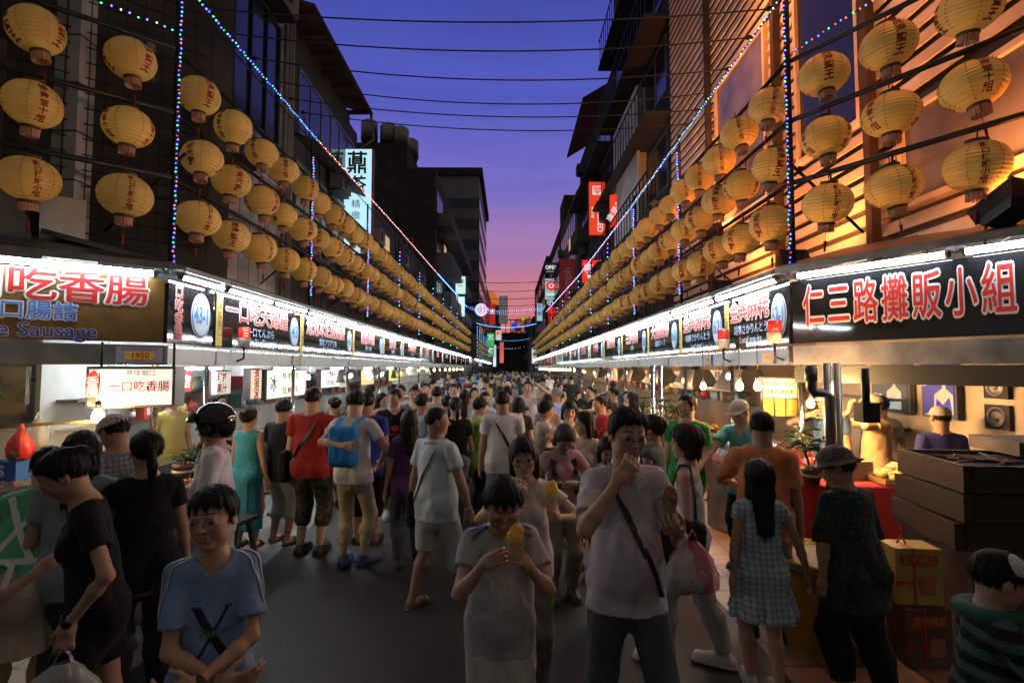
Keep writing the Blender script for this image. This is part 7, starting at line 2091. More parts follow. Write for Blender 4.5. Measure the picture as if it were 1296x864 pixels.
# further back but still distinct
MORE = [
 ('woman in coral top with long hair by the left stalls', 484, 8.6, 60, dict(H=1.60, sex='f'), dict(style='long'), (.50, .16, .14), 'c'),
 ('man in grey shirt with red raglan sleeves seen from behind', 553, 9.0, 180, dict(H=1.68), dict(style='short'), (.24, .27, .28), 'b'),
 ('man in white shirt and glasses facing the camera past the raglan shirt', 574, 9.6, 0, dict(H=1.72), dict(style='short'), (.52, .50, .46), 'c'),
 ('woman in white with straight long hair turned away', 588, 9.3, 185, dict(H=1.63, sex='f'), dict(style='long', length=1.2), (.50, .49, .50), 'b'),
 ('woman in white V neck top and tied hair walking this way', 613, 8.6, 5, dict(H=1.62, sex='f', head=(20, 10, 0)), dict(style='bun'), (.54, .52, .52), 'c'),
 ('woman in pink blouse deep in the crowd', 600, 11.0, 20, dict(H=1.60, sex='f'), dict(style='bob'), (.45, .16, .26), 'c'),
 ('man in white tank top raising his arm', 668, 10.2, -10, dict(H=1.76, la=((.13, -.1, .95), (1, -.3, 0))), dict(style='short'), (.52, .50, .47), 'c'),
 ('small boy in lime green top', 665, 8.4, 10, dict(H=1.36, hh=.21), dict(style='short'), (.34, .50, .12), 'c'),
 ('grey haired man in the middle of the crowd', 686, 11.5, -160, dict(H=1.70), dict(style='short'), (.20, .22, .24), 'b'),
 ('white haired man in blue shirt', 704, 9.2, -120, dict(H=1.66), dict(style='crop', vol=.02), (.16, .26, .50), 'b'),
 ('woman in pale pink with long brown hair', 693, 7.8, 160, dict(H=1.62, sex='f'), dict(style='long', length=1.1), (.50, .40, .40), 'c'),
 ('bare armed woman in dark vest at the right stalls', 748, 11.0, -70, dict(H=1.62, sex='f', la=((.1, -.2, .7), (1, .3, -.3))), dict(style='bun'), (.03, .03, .03), 'c'),
 ('dark clothed man at the back of the right stalls', 776, 9.5, -100, dict(H=1.66), dict(style='short'), (.05, .03, .02), 'b'),
 ('woman with bag by the lit right stalls, half turned', 800, 9.0, -140, dict(H=1.60, sex='f'), dict(style='long'), (.40, .36, .32), 'c'),
 ('man in navy cap before the left stalls', 470, 9.5, 150, dict(H=1.70), dict(style='short'), (.03, .05, .14), 'b'),
 ('woman in black blouse with hair slide', 566, 7.7, 200, dict(H=1.60, sex='f'), dict(style='pony'), (.02, .02, .022), 'b'),
 ('man with backpack straps over olive shirt in mid crowd', 642, 8.9, 178, dict(H=1.70), dict(style='short'), (.12, .12, .07), 'b'),
 ('woman in dark dress behind the white T-shirt', 656, 7.6, 185, dict(H=1.58, sex='f'), dict(style='bob'), (.02, .02, .025), 'c'),
 ('man in charcoal shirt facing the camera left of centre', 540, 10.5, 0, dict(H=1.70), dict(style='short'), (.06, .06, .065), 'c'),
 ('man in teal T-shirt beyond the coral top', 497, 10.5, 170, dict(H=1.69), dict(style='short'), (.05, .20, .22), 'b'),
 ('bald cropped man in dark polo by the left stalls', 448, 7.6, 120, dict(H=1.66, fat=.3), dict(style='crop', vol=.005), (.05, .05, .06), 'c'),
 ('woman with hair tied up facing the left counter', 424, 7.6, -120, dict(H=1.58, sex='f'), dict(style='bun'), (.30, .08, .07), 'c'),
]
GREYHAIR = (.22, .21, .21, 1)
protos = {'m': [], 'f': []}
for lab, px, d, fc, rg, hr, col, sk in MORE:
    f = rg.get('sex') == 'f'
    low = dict(kind='legs', name='trousers', color=random.choice([NAV, DEN, KHA, GRY, BLK]), hem=random.choice([.05, .05, .26]))
    q = figure(lab, ppos(px, d), fc, rg, 'mid', sk, hr, GREYHAIR if 'grey haired' in lab or 'white haired' in lab else DARKHAIR, wear=[tee(col, sleeve=0 if 'tank' in lab or 'vest' in lab else .55, loose=.02), low, SH()])
    if d < 10: protos['f' if f else 'm'].append(q)

# ================================================================== the crowd down the street
figs = []
for k in range(10):
    f = k % 2; rs = random.Random(k)
    rg = dict(H=rs.uniform(1.54, 1.62) if f else rs.uniform(1.66, 1.76), sex='f' if f else 'm', fat=rs.uniform(0, .4), head=(rs.uniform(-35, 35), rs.uniform(0, 18), 0), feet=(((.055, rs.uniform(-.1, .1)), 0), ((-.055, rs.uniform(-.1, .1)), 0)))
    if k % 3 == 0: rg['ra'] = ((-.08, -.2, .64), (-1, .3, -.3))
    if k == 4: rg['la'] = ((.05, -.13, .84), (1, -.2, -.5))
    st = [dict(style='short'), dict(style='long'), dict(style='short', bangs=.05), dict(style='pony'), dict(style='crop', vol=.015), dict(style='bob', bangs=.06), dict(style='short', vol=.05), dict(style='bun'), dict(style='short'), dict(style='long', length=.7)][k]
    q = figure('person', (k, -40), 0, rg, 'far', 'abcab'[k % 5], st, wear=[tee((.3, .3, .3), loose=.02), legs(random.choice([NAV, DEN, KHA, BLK]), random.choice([.05, .25])), SH()])
    figs.append(q['obj'])
TOPS = [((.66, .65, .64), 'white'), ((.02, .02, .022), 'black'), ((.22, .22, .23), 'grey'), ((.35, .04, .04), 'red'), ((.05, .10, .30), 'blue'), ((.45, .22, .26), 'pink'), ((.30, .34, .42), 'pale blue'), ((.40, .34, .14), 'mustard'), ((.06, .18, .08), 'green'), ((.44, .38, .30), 'beige'), ((.03, .035, .06), 'navy'), ((.66, .65, .64), 'white'), ((.02, .02, .022), 'black')]
taken = [(o.location.x, o.location.y) for o in bpy.data.objects if o.name.startswith('person') and o.location.y > 0]
rs = random.Random(5); n = 0; tries = 0; first = set()
while n < 120 and tries < 6000:
    tries += 1
    y = 8.5 + 60 * rs.random() ** 1.5; x = rs.uniform(-3.0, 2.6)
    if any((x - a) ** 2 + (y - b) ** 2 < (.50 + .006 * y) ** 2 for a, b in taken): continue
    taken.append((x, y))
    k = rs.randrange(10); src = figs[k]
    if k in first: o = copy_tree(src)
    else: o = src; first.add(k)
    o.location = (x, y, 0); o.rotation_euler = (0, 0, R(rs.choice([0, 180, 180, rs.uniform(0, 360)]) + rs.uniform(-25, 25))); sc_ = rs.uniform(.95, 1.04); o.scale = (sc_,) * 3
    c, nm = rs.choice(TOPS)
    for ch in o.children:
        if ch.name.startswith('t_shirt'): ch.color = (*[v * rs.uniform(.8, 1.15) for v in c], 1)
    who = 'woman' if k % 2 else 'man'
    dist = 'mid crowd' if y < 16 else 'far back in the crowd' if y < 32 else 'at the crowd\'s far end'
    sd = 'on its left' if x < -.9 else 'on its right' if x > .8 else 'at its centre'
    hairw = ['short haired', 'long haired', 'fringed', 'ponytailed', 'crop headed', 'bob haired', 'thick haired', 'bun haired', 'neat haired', 'shoulder haired'][k]
    tag(o, f'{hairw} {who} in {nm} top {dist}, {sd}'.replace('pale blue', 'sky'), 'person', f'people in {nm} {dist} {sd}')
    n += 1
for k in range(10):
    if k not in first: bpy.data.objects.remove(figs[k])

# ================================================================== what stands in and about the stalls
BULBM = M('bulb_glow', (1, .9, .7), emit=(1, .72, .34), es=26)
BULBW = M('white_bulb_glow', (1, 1, .95), emit=(1, .92, .78), es=26)
def bulb(loc, label, e=14, col=(1, .50, .18), cord=.25, r=.042, m=None, group='bare bulbs over the counters'):
    root = empty('light_bulb', loc); tag(root, label, 'light bulb', group)
    mb = MB(); mb.lathe([(.001, -r * 1.15), (r * .7, -r * .85), (r, -.1 * r), (r * .8, r * .7), (r * .42, r * 1.4)], m or BULBM, n=14); mb.build('globe', root)
    mb = MB(); mb.lathe([(r * .5, r * 1.4), (r * .52, r * 2.6), (.012, r * 2.9)], CAPM, n=10); mb.tube([(0, 0, r * 2.8), (0, 0, r * 2.8 + cord)], .005, IRON, n=5); mb.build('socket', root)
    if e:
        L = bpy.data.lights.new('bulb_light', 'POINT'); L.energy = e; L.color = col; L.shadow_soft_size = r * 1.3
        link(bpy.data.objects.new('bulb_light', L), root)
    return root
# right hand row: warm bulbs
def px_at(px, Y): return (px - 644) * Y / 660
for i, (px, Y, e) in enumerate(((890, 7.5, 110), (936, 6.0, 160), (959, 5.6, 170))):
    p = at(px, 489, Y); bulb(p, ('warm bulb over the green polo shirt', 'warm bulb above the beige cap', 'warm bulb touching the glowing yellow menu')[i], e, cord=2.3 - p.z)
p = at(1054, 492, 5.6); bulb(p, 'bare bulb behind the steel post of the sweet stall', 250, cord=.1)
p = at(1026, 511, 5.9); bulb(p, 'bulb in a tin shade below the drain pipe', 110)
k = 0
for i, (y0, y1, *_r) in enumerate(RT[1:]):
    for f_ in (.3, .75):
        y = y0 + (y1 - y0) * f_
        bulb((XR + .35 + .3 * (k % 2), y, 1.86 - .06 * (k % 3)), f'warm bulb hanging in the {ORD[i + 1]} right stall, {"nearer" if f_ < .5 else "farther"} of two', 105 if k < 8 else 64, cord=.2); k += 1
y = 28.8
while y < 62:
    bulb((XR + .3, y, 1.9), 'tiny distant warm bulb along the right stalls', 0, r=.06, m=M('far_bulb_glow', (1, .9, .7), emit=(1, .62, .24), es=45), group='distant bulbs along the right stalls'); y += 2.0
y = 22
while y < 50:
    bulb((XL - .35, y, 1.9), 'tiny distant warm bulb along the left stalls', 0, r=.055, m=M('far_bulb_glow'), group='distant bulbs along the left stalls'); y += 2.6
for i, (y, e) in enumerate(((11.5, 12), (14.6, 16), (18.2, 14))): bulb((XL - .5, y, 1.80), f'{("nearest", "second", "third")[i]} bulb glowing inside the left stalls past the ice fridge', e, (1, .75, .45), m=BULBW)
# lit menus: (s, px0, px1, py0, py1, X) hung facing the street
def menu(s, Y0, Y1, z0, z1, X, face, es, text, label, cat='menu board', case=None):
    es *= 1.25
    rz = R(90) if s < 0 else R(-90)
    return lightbox('menu_board', label, (X, (Y0 + Y1) / 2, (z0 + z1) / 2), Y1 - Y0, z1 - z0, .12, rz, face, es, text, side=case or ALU, cat=cat)
RT_ = lambda b, x, z, s_, m=None, sx=.9: (b, x, z, s_, m or REDL, .03, sx, 0)
X_ = WL + .35
menu(-1, 7.05, 8.25, 1.62, 1.98, X_, (.55, .03, .03), .5, [RT_('大盒100', -.12, -.07, .17, LW), RT_('小盒 70', -.14, .10, .13, LW), RT_('店', .46, -.02, .22, LW)], 'red lit board with 大盒100 behind the helmet')
menu(-1, 8.35, 8.95, 1.55, 1.97, X_ + .25, (.72, .66, .58), .6, [RT_('現打', 0, .08, .17), RT_('果汁', 0, -.1, .17)], 'pale board with red characters above the turquoise dress')
menu(-1, 9.0, 9.42, 1.45, 2.0, X_ + .55, (.80, .62, .42), .65, [RT_('泡', 0, .16, .21), RT_('泡', 0, -.03, .21), RT_('冰', 0, -.2, .19)], 'cream upright board reading 泡泡冰 in red')
menu(-1, 9.5, 11.3, 1.42, 1.98, X_ + .6, (.72, .80, .62), 1.0, [RT_('花生 鳳梨 雞蛋', .1, -.14, .13), RT_('芋頭 草莓 紅豆', .1, .14, .13, M('olive_lettering', (.25, .28, .10))), ('冰', -.65, 0, .32, BLUEL, .02, .9, 0)], 'wide bright greenish menu light box of the ice stall')
menu(-1, 11.5, 12.4, 1.45, 1.98, X_ + .2, (.75, .25, .42), .8, [RT_('果汁牛奶', 0, .12, .15, LW), RT_('木瓜牛奶', 0, -.1, .15, LW)], 'pink lit price board in the left stalls')
menu(-1, 12.8, 14.2, 1.5, 1.98, X_ + .4, (.80, .82, .80), 1.1, [RT_('豬腸湯 40', 0, .1, .16), RT_('米粉湯 35', 0, -.12, .16)], 'white lit menu board past the pink one')
menu(-1, 14.5, 15.2, 1.45, 2.0, X_ + .3, (.72, .62, .52), .5, [RT_('肉', 0, .15, .2), RT_('羹', 0, -.1, .2)], 'narrow cream board with red characters in the left stalls')
menu(-1, 16.6, 18.2, 1.45, 1.95, X_ + .3, (.80, .60, .22), .8, [RT_('滷肉飯 25', 0, 0, .22)], 'amber lit board of the braised rice stall')
menu(-1, 20.0, 22.0, 1.5, 1.95, X_ + .4, (.62, .75, .20), .8, [RT_('螃蟹羹', 0, 0, .28)], 'yellow green lit board of the crab soup stall')
XB = WR - .35
menu(1, 9.2, 9.75, 1.62, 2.0, XB - .6, (.70, .85, .25), .9, [RT_('特產', 0, .07, .15, M('green_lettering', (.05, .3, .08))), RT_('甜品', 0, -.1, .15)], 'green edged lit board beside the bulb in the right stalls')
menu(1, 10.6, 12.1, 1.5, 1.98, XB, (.70, .66, .55), .45, [RT_('湯圓 40', 0, .1, .18), RT_('米苔目 35', 0, -.12, .16)], 'white menu board on the wall of stall sixty')
menu(1, 13.0, 14.9, 1.45, 1.95, XB, (.72, .52, .22), .6, [RT_('魯麵 45', 0, 0, .26)], 'amber menu board on the wall behind stall fifty eight')
menu(1, 15.9, 17.6, 1.5, 1.95, XB, (.68, .25, .08), .6, [RT_('鰻羹', 0, 0, .28, LW)], 'orange menu board behind the eel soup stall')
menu(1, 17.3, 17.7, 1.55, 2.02, XR + .25, (.70, .04, .03), .7, [RT_('K', 0, 0, .34, LW)], 'small red lit sign with a white letter K on a post')
# glowing yellow menu with paper slips, right corner stall
c = at(986, 491, 6.4)
rt = lightbox('menu_board', 'glowing yellow menu panel with paper slips under it', (c.x, 6.4, c.z), .42, .27, .06, R(-12), (1, .70, .26), 1.7, [RT_('麻粩 米粩 花生糖', 0, .05, .052, M('sienna_lettering', (.4, .10, .02))), RT_('牛軋糖 鳳梨酥', 0, -.05, .058, M('sienna_lettering'))], cat='menu board')
for k in range(3): MB().box((-.13 + .13 * k, -.02, -.235), (.11, .004, .20), M('yellow_slip', (.66, .42, .07), rough=.6), ry=.05 * (k - 1)).build('paper_slip', rt)
# the hanging light box of the sausage stall
c = at(174, 489, 5.0)
rt = lightbox('price_light_box', 'white hanging light box reading 一口吃香腸 每條7元', (c.x, 5.0, c.z), .72, .38, .26, R(14), (.86, .86, .84), .72,
    [('基隆廟口', .08, .125, .062, NAVYL, .0, 1, 0), ('一口吃香腸', .07, .0, .105, REDL, .012, .95, 0), ('每條7元', .08, -.125, .070, BLUEL, .0, 1, 0)], side=STEELD)
mb = MB(); V = [(-.30 + .055 * math.cos(a) * (1 + .12 * math.sin(3 * a)) * 1.0, -.146, .155 * math.sin(a) * (1 + .06 * math.cos(5 * a))) for a in np.linspace(0, 6.1, 22)]
mb.add(V, [tuple(range(22))], M('sausage_red', (.55, .08, .05), emit=(.6, .10, .07), es=.5)); letters(mb, vertical('香腸'), LW, (-.30, -.147, 0), (1, 0, 0), (0, 0, 1), .10, off=.01); mb.build('emblem', rt)
mb = MB()
for x in (-.3, .3): mb.tube([(x, 0, .18), (x, 0, .42)], .012, IRON, n=5)
mb.build('hanger', rt)
# sausage stall furniture (left corner)
def lp(a, t, z): return oL + dL * a + nL * t + Vector((0, 0, z))
th = math.atan2(-dL.y, -dL.x)
root = empty('cooker_hood', lp(1.9, -.35, 0), th); tag(root, 'brassy steel cooker hood over the sausage grill', 'cooker hood')
mb = MB(); mb.add([(-1.2, -.45, 1.62), (.75, -.45, 1.62), (.75, .45, 1.62), (-1.2, .45, 1.62), (-1.2, -.35, 2.02), (.75, -.35, 2.02), (.75, .45, 2.02), (-1.2, .45, 2.02)], [(0, 3, 2, 1), (4, 5, 6, 7), (0, 1, 5, 4), (1, 2, 6, 5), (2, 3, 7, 6), (3, 0, 4, 7)], M('brassy_steel', (.36, .27, .15), rough=.28, metal=1, vary=.25, vscale=4)); mb.build('canopy', root)
MB().box((-.22, -.462, 1.60), (1.97, .03, .08), M('brassy_steel')).build('lip', root)
root = empty('glass_case', lp(1.5, .12, 0), th); tag(root, 'steel framed glass case on the sausage counter', 'glass case')
GLS = plastic_mat('case_glass', (.55, .56, .54), .16)
MB().box((0, 0, .43), (2.2, .62, .86), STEEL).build('counter', root)
MB().box((0, -.02, .875), (2.26, .68, .03), STEEL).build('counter_top', root)
mb = MB(); mb.box((0, -.29, 1.18), (2.16, .008, .54), GLS); mb.box((1.08, 0, 1.18), (.008, .56, .54), GLS); mb.build('glass_pane', root)
for x in (-1.09, 0, 1.09):
    MB().box((x, -.29, 1.18), (.03, .03, .58), M('brassy_steel')).build('upright', root)
MB().box((0, -.29, 1.475), (2.2, .035, .03), M('brassy_steel')).build('rail', root)
mb = MB(); rs = random.Random(2)
for k in range(26):
    p = Vector((rs.uniform(-.95, .95), rs.uniform(-.18, .22), .91)); a = rs.uniform(-.4, .4); d = Vector((math.sin(a), math.cos(a), 0)) * .06
    mb.tube([p - d * 1.1, p - d, p, p + d, p + d * 1.1], [.006, .020, .023, .020, .006], M('sausage_skin', (.30, .07, .035), rough=.35), n=8)
mb.build('sausage_row', root); 
for k in range(2): MB().box((1.02 - .0, .2 + .0 * k, 1.0), (.05, .05, .01), STEEL)
bulb(at(124, 527, 4.7), 'bright bulb over the sausage grill behind the ponytail', 110, (1, .66, .30), r=.05)
for k, (px, py, Y, m_, h_, lab) in enumerate(((26, 560, 4.7, REDP, .32, 'red plastic bags hanging by the sausage stall post'), (48, 545, 5.0, WHITEPL, .34, 'clear plastic bags hanging beside the red ones'))):
    p = at(px, py, Y); carrier_bag((p.x, p.y, p.z + h_ * .5), h_, .20, m_, lab, k + 11, .2)
root = empty('plastic_crate', at(14, 606, 4.75)); root.scale = (.65,) * 3; tag(root, 'blue plastic crate on the sausage stall counter', 'crate')
mb = MB(); mb.span((-.2, -.15, 0), (.2, .15, .02), M('blue_plastic', (.03, .09, .32), rough=.4))
for a, b_ in (((-.2, -.15, .02), (.2, -.13, .26)), ((-.2, .13, .02), (.2, .15, .26)), ((-.2, -.13, .02), (-.18, .13, .26)), ((.18, -.13, .02), (.2, .13, .26))): mb.span(a, b_, M('blue_plastic'))
mb.build('box', root)
mb = MB(); letters(mb, 'S', WHITEL, (0, -.15, .13), (1, 0, 0), (0, 0, 1), .2, off=.03); mb.build('lettering', root)
for q in (0.1, 2.2):
    p = lp(q, .1, 0); mb = MB(); mb.tube([(p.x, p.y, 0), (p.x, p.y, 2.04)], .035, M('brassy_steel'), n=10); o = mb.build('steel_post'); tag(o, 'shiny brassy post at the street corner of the sausage stall' if q < 1 else 'brassy post carrying the outer end of the sausage stall', 'post')
# side counter with orange food, plant pot and bench
root = empty('side_counter', (-3.05, 4.75, 0), .12); tag(root, 'low steel counter with a tray beside the helmet rider', 'counter')
MB().box((0, 0, .44), (.55, 1.1, .86), STEELD).build('cabinet', root); MB().box((0, 0, .885), (.62, 1.18, .025), STEEL).build('counter_top', root)
def tray(loc, w, d, col, label, n=26, rr=.035, rz=0, cat='food tray', group=None, flat=.7, tm=None):
    root = empty('food_tray', loc, rz); tag(root, label, cat, group)
    m = tm or STEEL
    mb = MB(); mb.box((0, 0, .006), (w, d, .012), m)
    for x in (-1, 1): mb.box((x * (w / 2 - .005), 0, .03), (.01, d, .036), m); mb.box((0, x * (d / 2 - .005), .03), (w - .02, .01, .036), m)
    mb.build('dish', root)
    rs = random.Random(int(w * 1000 + n)); mb = MB(); fm = M('food_%d_%d_%d' % tuple(int(c * 255) for c in col), col, rough=.45, vary=.25, vscale=12, bump=.2, bscale=40)
    for k in range(n):
        u_ = rs.uniform(-.42, .42); v_ = rs.uniform(-.40, .40)
        h_ = .02 + (1 - abs(u_) * 2) * (1 - abs(v_) * 2) * w * .22 * rs.uniform(.4, 1)
        q = Vector((u_ * w, v_ * d, h_)); a = rs.uniform(0, 3.1); dv = Vector((math.cos(a), math.sin(a), rs.uniform(-.3, .3))) * rr * flat
        mb.tube([q - dv * 1.25, q - dv, q, q + dv, q + dv * 1.25], [rr * .3, rr * .8, rr, rr * .8, rr * .3], fm, n=8)
    mb.build('food', root)
    return root
tray((-3.0, 4.75, .90), .42, .55, (.60, .13, .05), 'steel tray heaped with orange prawns on the side counter', 60, .022)
def potted(loc, h, label, potc=(.14, .06, .045), spread=.22, seed=1, big=.10):
    root = empty('potted_plant', loc); tag(root, label, 'plant')
    mb = MB(); pm = M('pot_%d' % int(potc[0] * 255), potc, rough=.6); mb.lathe([(.06, 0), (.088, .13), (.096, .13), (.096, .165), (.08, .165), (.075, .14), (.001, .14)], pm, n=18); mb.lathe([(.0925, .085), (.0955, .085), (.098, .108), (.0935, .108)], M('pale_band', (.45, .43, .40), rough=.6), n=18); mb.build('pot', root)
    rs = random.Random(seed); st = MB(); lf = MB(); lm = M('glossy_leaf', (.028, .070, .020), rough=.75, spec=.2, vary=.3, vscale=20)
    tips = []
    for k in range(3):
        a = rs.uniform(0, 6.28); t_ = Vector((math.cos(a) * spread * rs.uniform(.2, .8), math.sin(a) * spread * rs.uniform(.2, .8), h * rs.uniform(.7, 1)))
        st.tube([(0, 0, .13), t_ * .5 + Vector((0, 0, .06)), t_], [.010, .008, .005], BARK, n=5); tips += [t_, t_ * .72 + Vector((.02, 0, .03))]
    st.build('stem', root)
    for t_ in tips:
        for k in range(9):
            a = k * .698 + rs.uniform(-.2, .2); d = Vector((math.cos(a), math.sin(a), rs.uniform(-.25, .35))).normalized(); L = big * rs.uniform(.8, 1.3)
            sd_ = d.cross(Vector((0, 0, 1))).normalized() * L * .22; up = Vector((0, 0, L * .08)); b0 = t_ + d * .015
            V = [b0, b0 + d * L * .35 + sd_ + up, b0 + d * L * .75 + sd_ * .8 + up * .6, b0 + d * L - up * 1.5, b0 + d * L * .75 - sd_ * .8 + up * .6, b0 + d * L * .35 - sd_ + up, b0 + d * L * .5]
            V += [v - Vector((0, 0, .0015)) for v in V]
            lf.add(V, [(0, 1, 6), (1, 2, 6), (2, 3, 6), (3, 4, 6), (4, 5, 6), (5, 0, 6), (8, 7, 13), (9, 8, 13), (10, 9, 13), (11, 10, 13), (12, 11, 13), (7, 12, 13)], lm)
    lf.build('foliage', root)
    return root
potted((-3.2, 5.2, .90), .30, 'small green pot plant on the side counter behind the helmet', spread=.12, seed=4, big=.06)
def bench(loc, L, label, rz):
    root = empty('wooden_bench', loc, rz); tag(root, label, 'bench')
    MB().box((0, 0, .445), (L, .26, .035), WOODD).build('seat', root)
    for sx in (-1, 1):
        for sy in (-1, 1):
            mb = MB(); mb.tube([(sx * (L / 2 - .10), sy * .07, .428), (sx * (L / 2 - .03), sy * .13, 0)], .024, WOODD, n=4, smooth=False); mb.build('leg', root)
    mb = MB(); mb.box((0, 0, .16), (L - .16, .03, .04), WOODD); mb.build('stretcher', root)
bench((-2.85, 5.15, .004), .95, 'dark wooden bench on the pavement behind the helmet rider', R(78))
bench((-3.0, 7.0, .004), .8, 'dark wooden stool beside the man in flip flops', R(85))
# trays and jars on the counters
FC = [((.55, .30, .06), 'golden fritters'), ((.50, .10, .05), 'red sausages'), ((.60, .50, .30), 'pale dumplings'), ((.35, .20, .08), 'brown crackers'), ((.58, .38, .10), 'yellow fried dough'), ((.22, .28, .06), 'green fruit')]
for s, rows in ((-1, LT[:4]), (1, RT[:5])):
    for i, row in enumerate(rows):
        for k in range(3):
            c, nm = FC[(i * 3 + k + (s > 0)) % 6]; y = row[0] + (row[1] - row[0]) * (.22 + .28 * k)
            tray(((XL if s < 0 else XR) + s * .5, y, .862), .34, .42, c, f'steel tray of {nm}, {ORD[k]} along the {ORD[i]} {("left", "right")[s > 0]} counter', 30, .03)
# the sweet stall (right corner)
def rp(px, Y, z): return Vector((px_at(px, Y), Y, z))
root = empty('market_table', (3.58, 5.32, 0), R(-4)); tag(root, 'sweet stall table draped in red cloth', 'table')
mb = MB(); n = 60; V = []
per = []
for k in range(n):
    t_ = k / n * 4; sd_ = int(t_); f_ = t_ - sd_; hx, hy = .72, .30
    x, y = [(-hx + 2 * hx * f_, -hy), (hx, -hy + 2 * hy * f_), (hx - 2 * hx * f_, hy), (-hx, hy - 2 * hy * f_)][sd_]
    per.append((x, y))
for z, am in ((.872, 0), (.85, .004), (.5, .016), (.03, .03)):
    for k, (x, y) in enumerate(per):
        w_ = 1 + am * math.sin(k * 2.3) + am * .7 * math.sin(k * 1.1 + 1) + am * 1.2; V.append((x * w_, y * w_ * (1 + am * .5), z))
mb.add(V, [(i * n + (k + 1) % n, i * n + k, (i + 1) * n + k, (i + 1) * n + (k + 1) % n) for i in range(3) for k in range(n)] + [tuple(range(n))], REDC, True); mb.build('tablecloth', root)
for x in (-.6, .6):
    for y in (-.2, .2): mb = MB(); mb.tube([(x, y, 0), (x, y, .86)], .02, STEELD, n=6); mb.build('leg', root)
tray((3.92, 5.26, .885), .62, .44, (.66, .42, .13), 'wooden tray piled with golden twists on the red table', 46, .042, tm=M('pale_wood', (.45, .28, .12), rough=.6), flat=1.1)
tray((4.62, 5.2, .90), .4, .4, (.62, .45, .20), 'second wooden tray of pale buns behind the golden twists', 34, .038, tm=M('pale_wood'))
potted(rp(1024, 5.08, .876), .60, 'leafy pot plant in brown pot on the red table', spread=.26, seed=7, big=.14)
root = empty('plastic_basket', rp(1010, 5.28, .876)); tag(root, 'white plastic basket with handle on the red table', 'basket')
mb = MB(); bm_ = plastic_mat('milky_plastic', (.70, .62, .58), .85); mb.lathe([(.10, .0), (.125, .10), (.13, .10), (.13, .115), (.12, .11), (.095, .01), (.001, .01)], bm_, n=20); mb.build('bowl', root)
mb = MB(); mb.tube([(-.11, 0, .10), (-.06, 0, .17), (0, 0, .19), (.06, 0, .17), (.11, 0, .10)], .008, bm_, n=6); mb.build('handle', root)
root = empty('plastic_plate', rp(1014, 5.1, .876)); tag(root, 'red plastic plate in front of the white basket', 'plate'); mb = MB(); mb.lathe([(.06, 0), (.11, .02), (.112, .022), (.06, .006), (.001, .006)], M('red_plate', (.5, .02, .02), rough=.3), n=24); mb.build('rim', root)
for k, (px, Y, z, h_, m_, lab) in enumerate(((987, 5.48, .875, .26, REDP, 'red wrapped sweet bag at the left end of the red table'), (1003, 5.52, .875, .30, REDP, 'taller red wrapped sweet bag next to it'), (1024, 5.52, .875, .24, REDP, 'red wrapped sweet bag behind the pot plant'), (1040, 5.55, .875, .22, PINKP, 'pink wrapped sweet bag behind the snack jars'))):
    p = rp(px, Y, z); carrier_bag((p.x, p.y, z + h_), h_, .24, m_, lab, 20 + k, k)
def jar(loc, label, c):
    root = empty('snack_jar', loc); tag(root, label, 'jar', 'snack jars on the sweet stall'); mb = MB(); mb.lathe([(.06, 0), (.062, .15), (.05, .165)], plastic_mat('jar_glass', (.6, .45, .3), .35), n=16); mb.build('jar_body', root)
    mb = MB(); mb.lathe([(.056, .165), (.056, .195), (.001, .197)], M('red_plate'), n=16); mb.build('lid', root)
    mb = MB(); mb.lathe([(.052, .004), (.054, .13), (.001, .14)], M('jar_nuts_%d' % int(c[0] * 99), c, rough=.6, bump=.8, bscale=60), n=12); mb.build('contents', root)
jar(rp(1044, 5.42, .876), 'red lidded jar of brown nuts under the pot plant leaves', (.30, .13, .05)); jar(rp(1062, 5.45, .876), 'red lidded jar of yellow sweets beside the steel posts', (.5, .3, .08))
MB().box((0, 0, .09), (.26, .2, .18), M('carton', (.36, .20, .09), rough=.8, vary=.2)).build('carton', None, rp(1078, 5.42, .876)); tag(bpy.data.objects['carton'], 'brown cardboard carton on the red table by the posts', 'carton')
for k, px in enumerate((1047, 1060)):
    p = rp(px, 5.0, 0); mb = MB(); mb.tube([(p.x, p.y, 0), (p.x, p.y, 2.05)], .036, STEELD, n=10); mb.lathe([(.045, 1.2), (.045, 1.26)], STEELD, n=10, c=(p.x, p.y, 0)); o = mb.build('steel_post'); tag(o, ('left', 'right')[k] + ' one of the paired steel posts beside the pot plant', 'post')
p = rp(1027, 4.96, 0); q = rp(1046, 4.96, 0); mb = MB(); mb.tube([(p.x, p.y, 2.03), (p.x, p.y, 1.80), (p.x + .03, p.y, 1.765), (q.x - .03, q.y, 1.765), (q.x, q.y - .05, 1.73), (q.x, q.y - .05, 0)], .042, M('black_pipe', (.03, .03, .03), rough=.4), n=10); mb.lathe([(.055, 1.88), (.055, 2.0)], M('black_pipe'), n=10, c=(p.x, p.y, 0)); o = mb.build('drain_pipe'); tag(o, 'cranked black drain pipe in front of the paired posts', 'pipe')
p = rp(1096, 4.3, 0); mb = MB(); mb.tube([(p.x, p.y, 2.0), (p.x, p.y, 1.62)], .03, IRON, n=8); mb.box((p.x, p.y, 1.64), (.14, .12, .16), IRON); o = mb.build('hanging_box'); tag(o, 'black switch box on a pipe before the tan vendor', 'box')
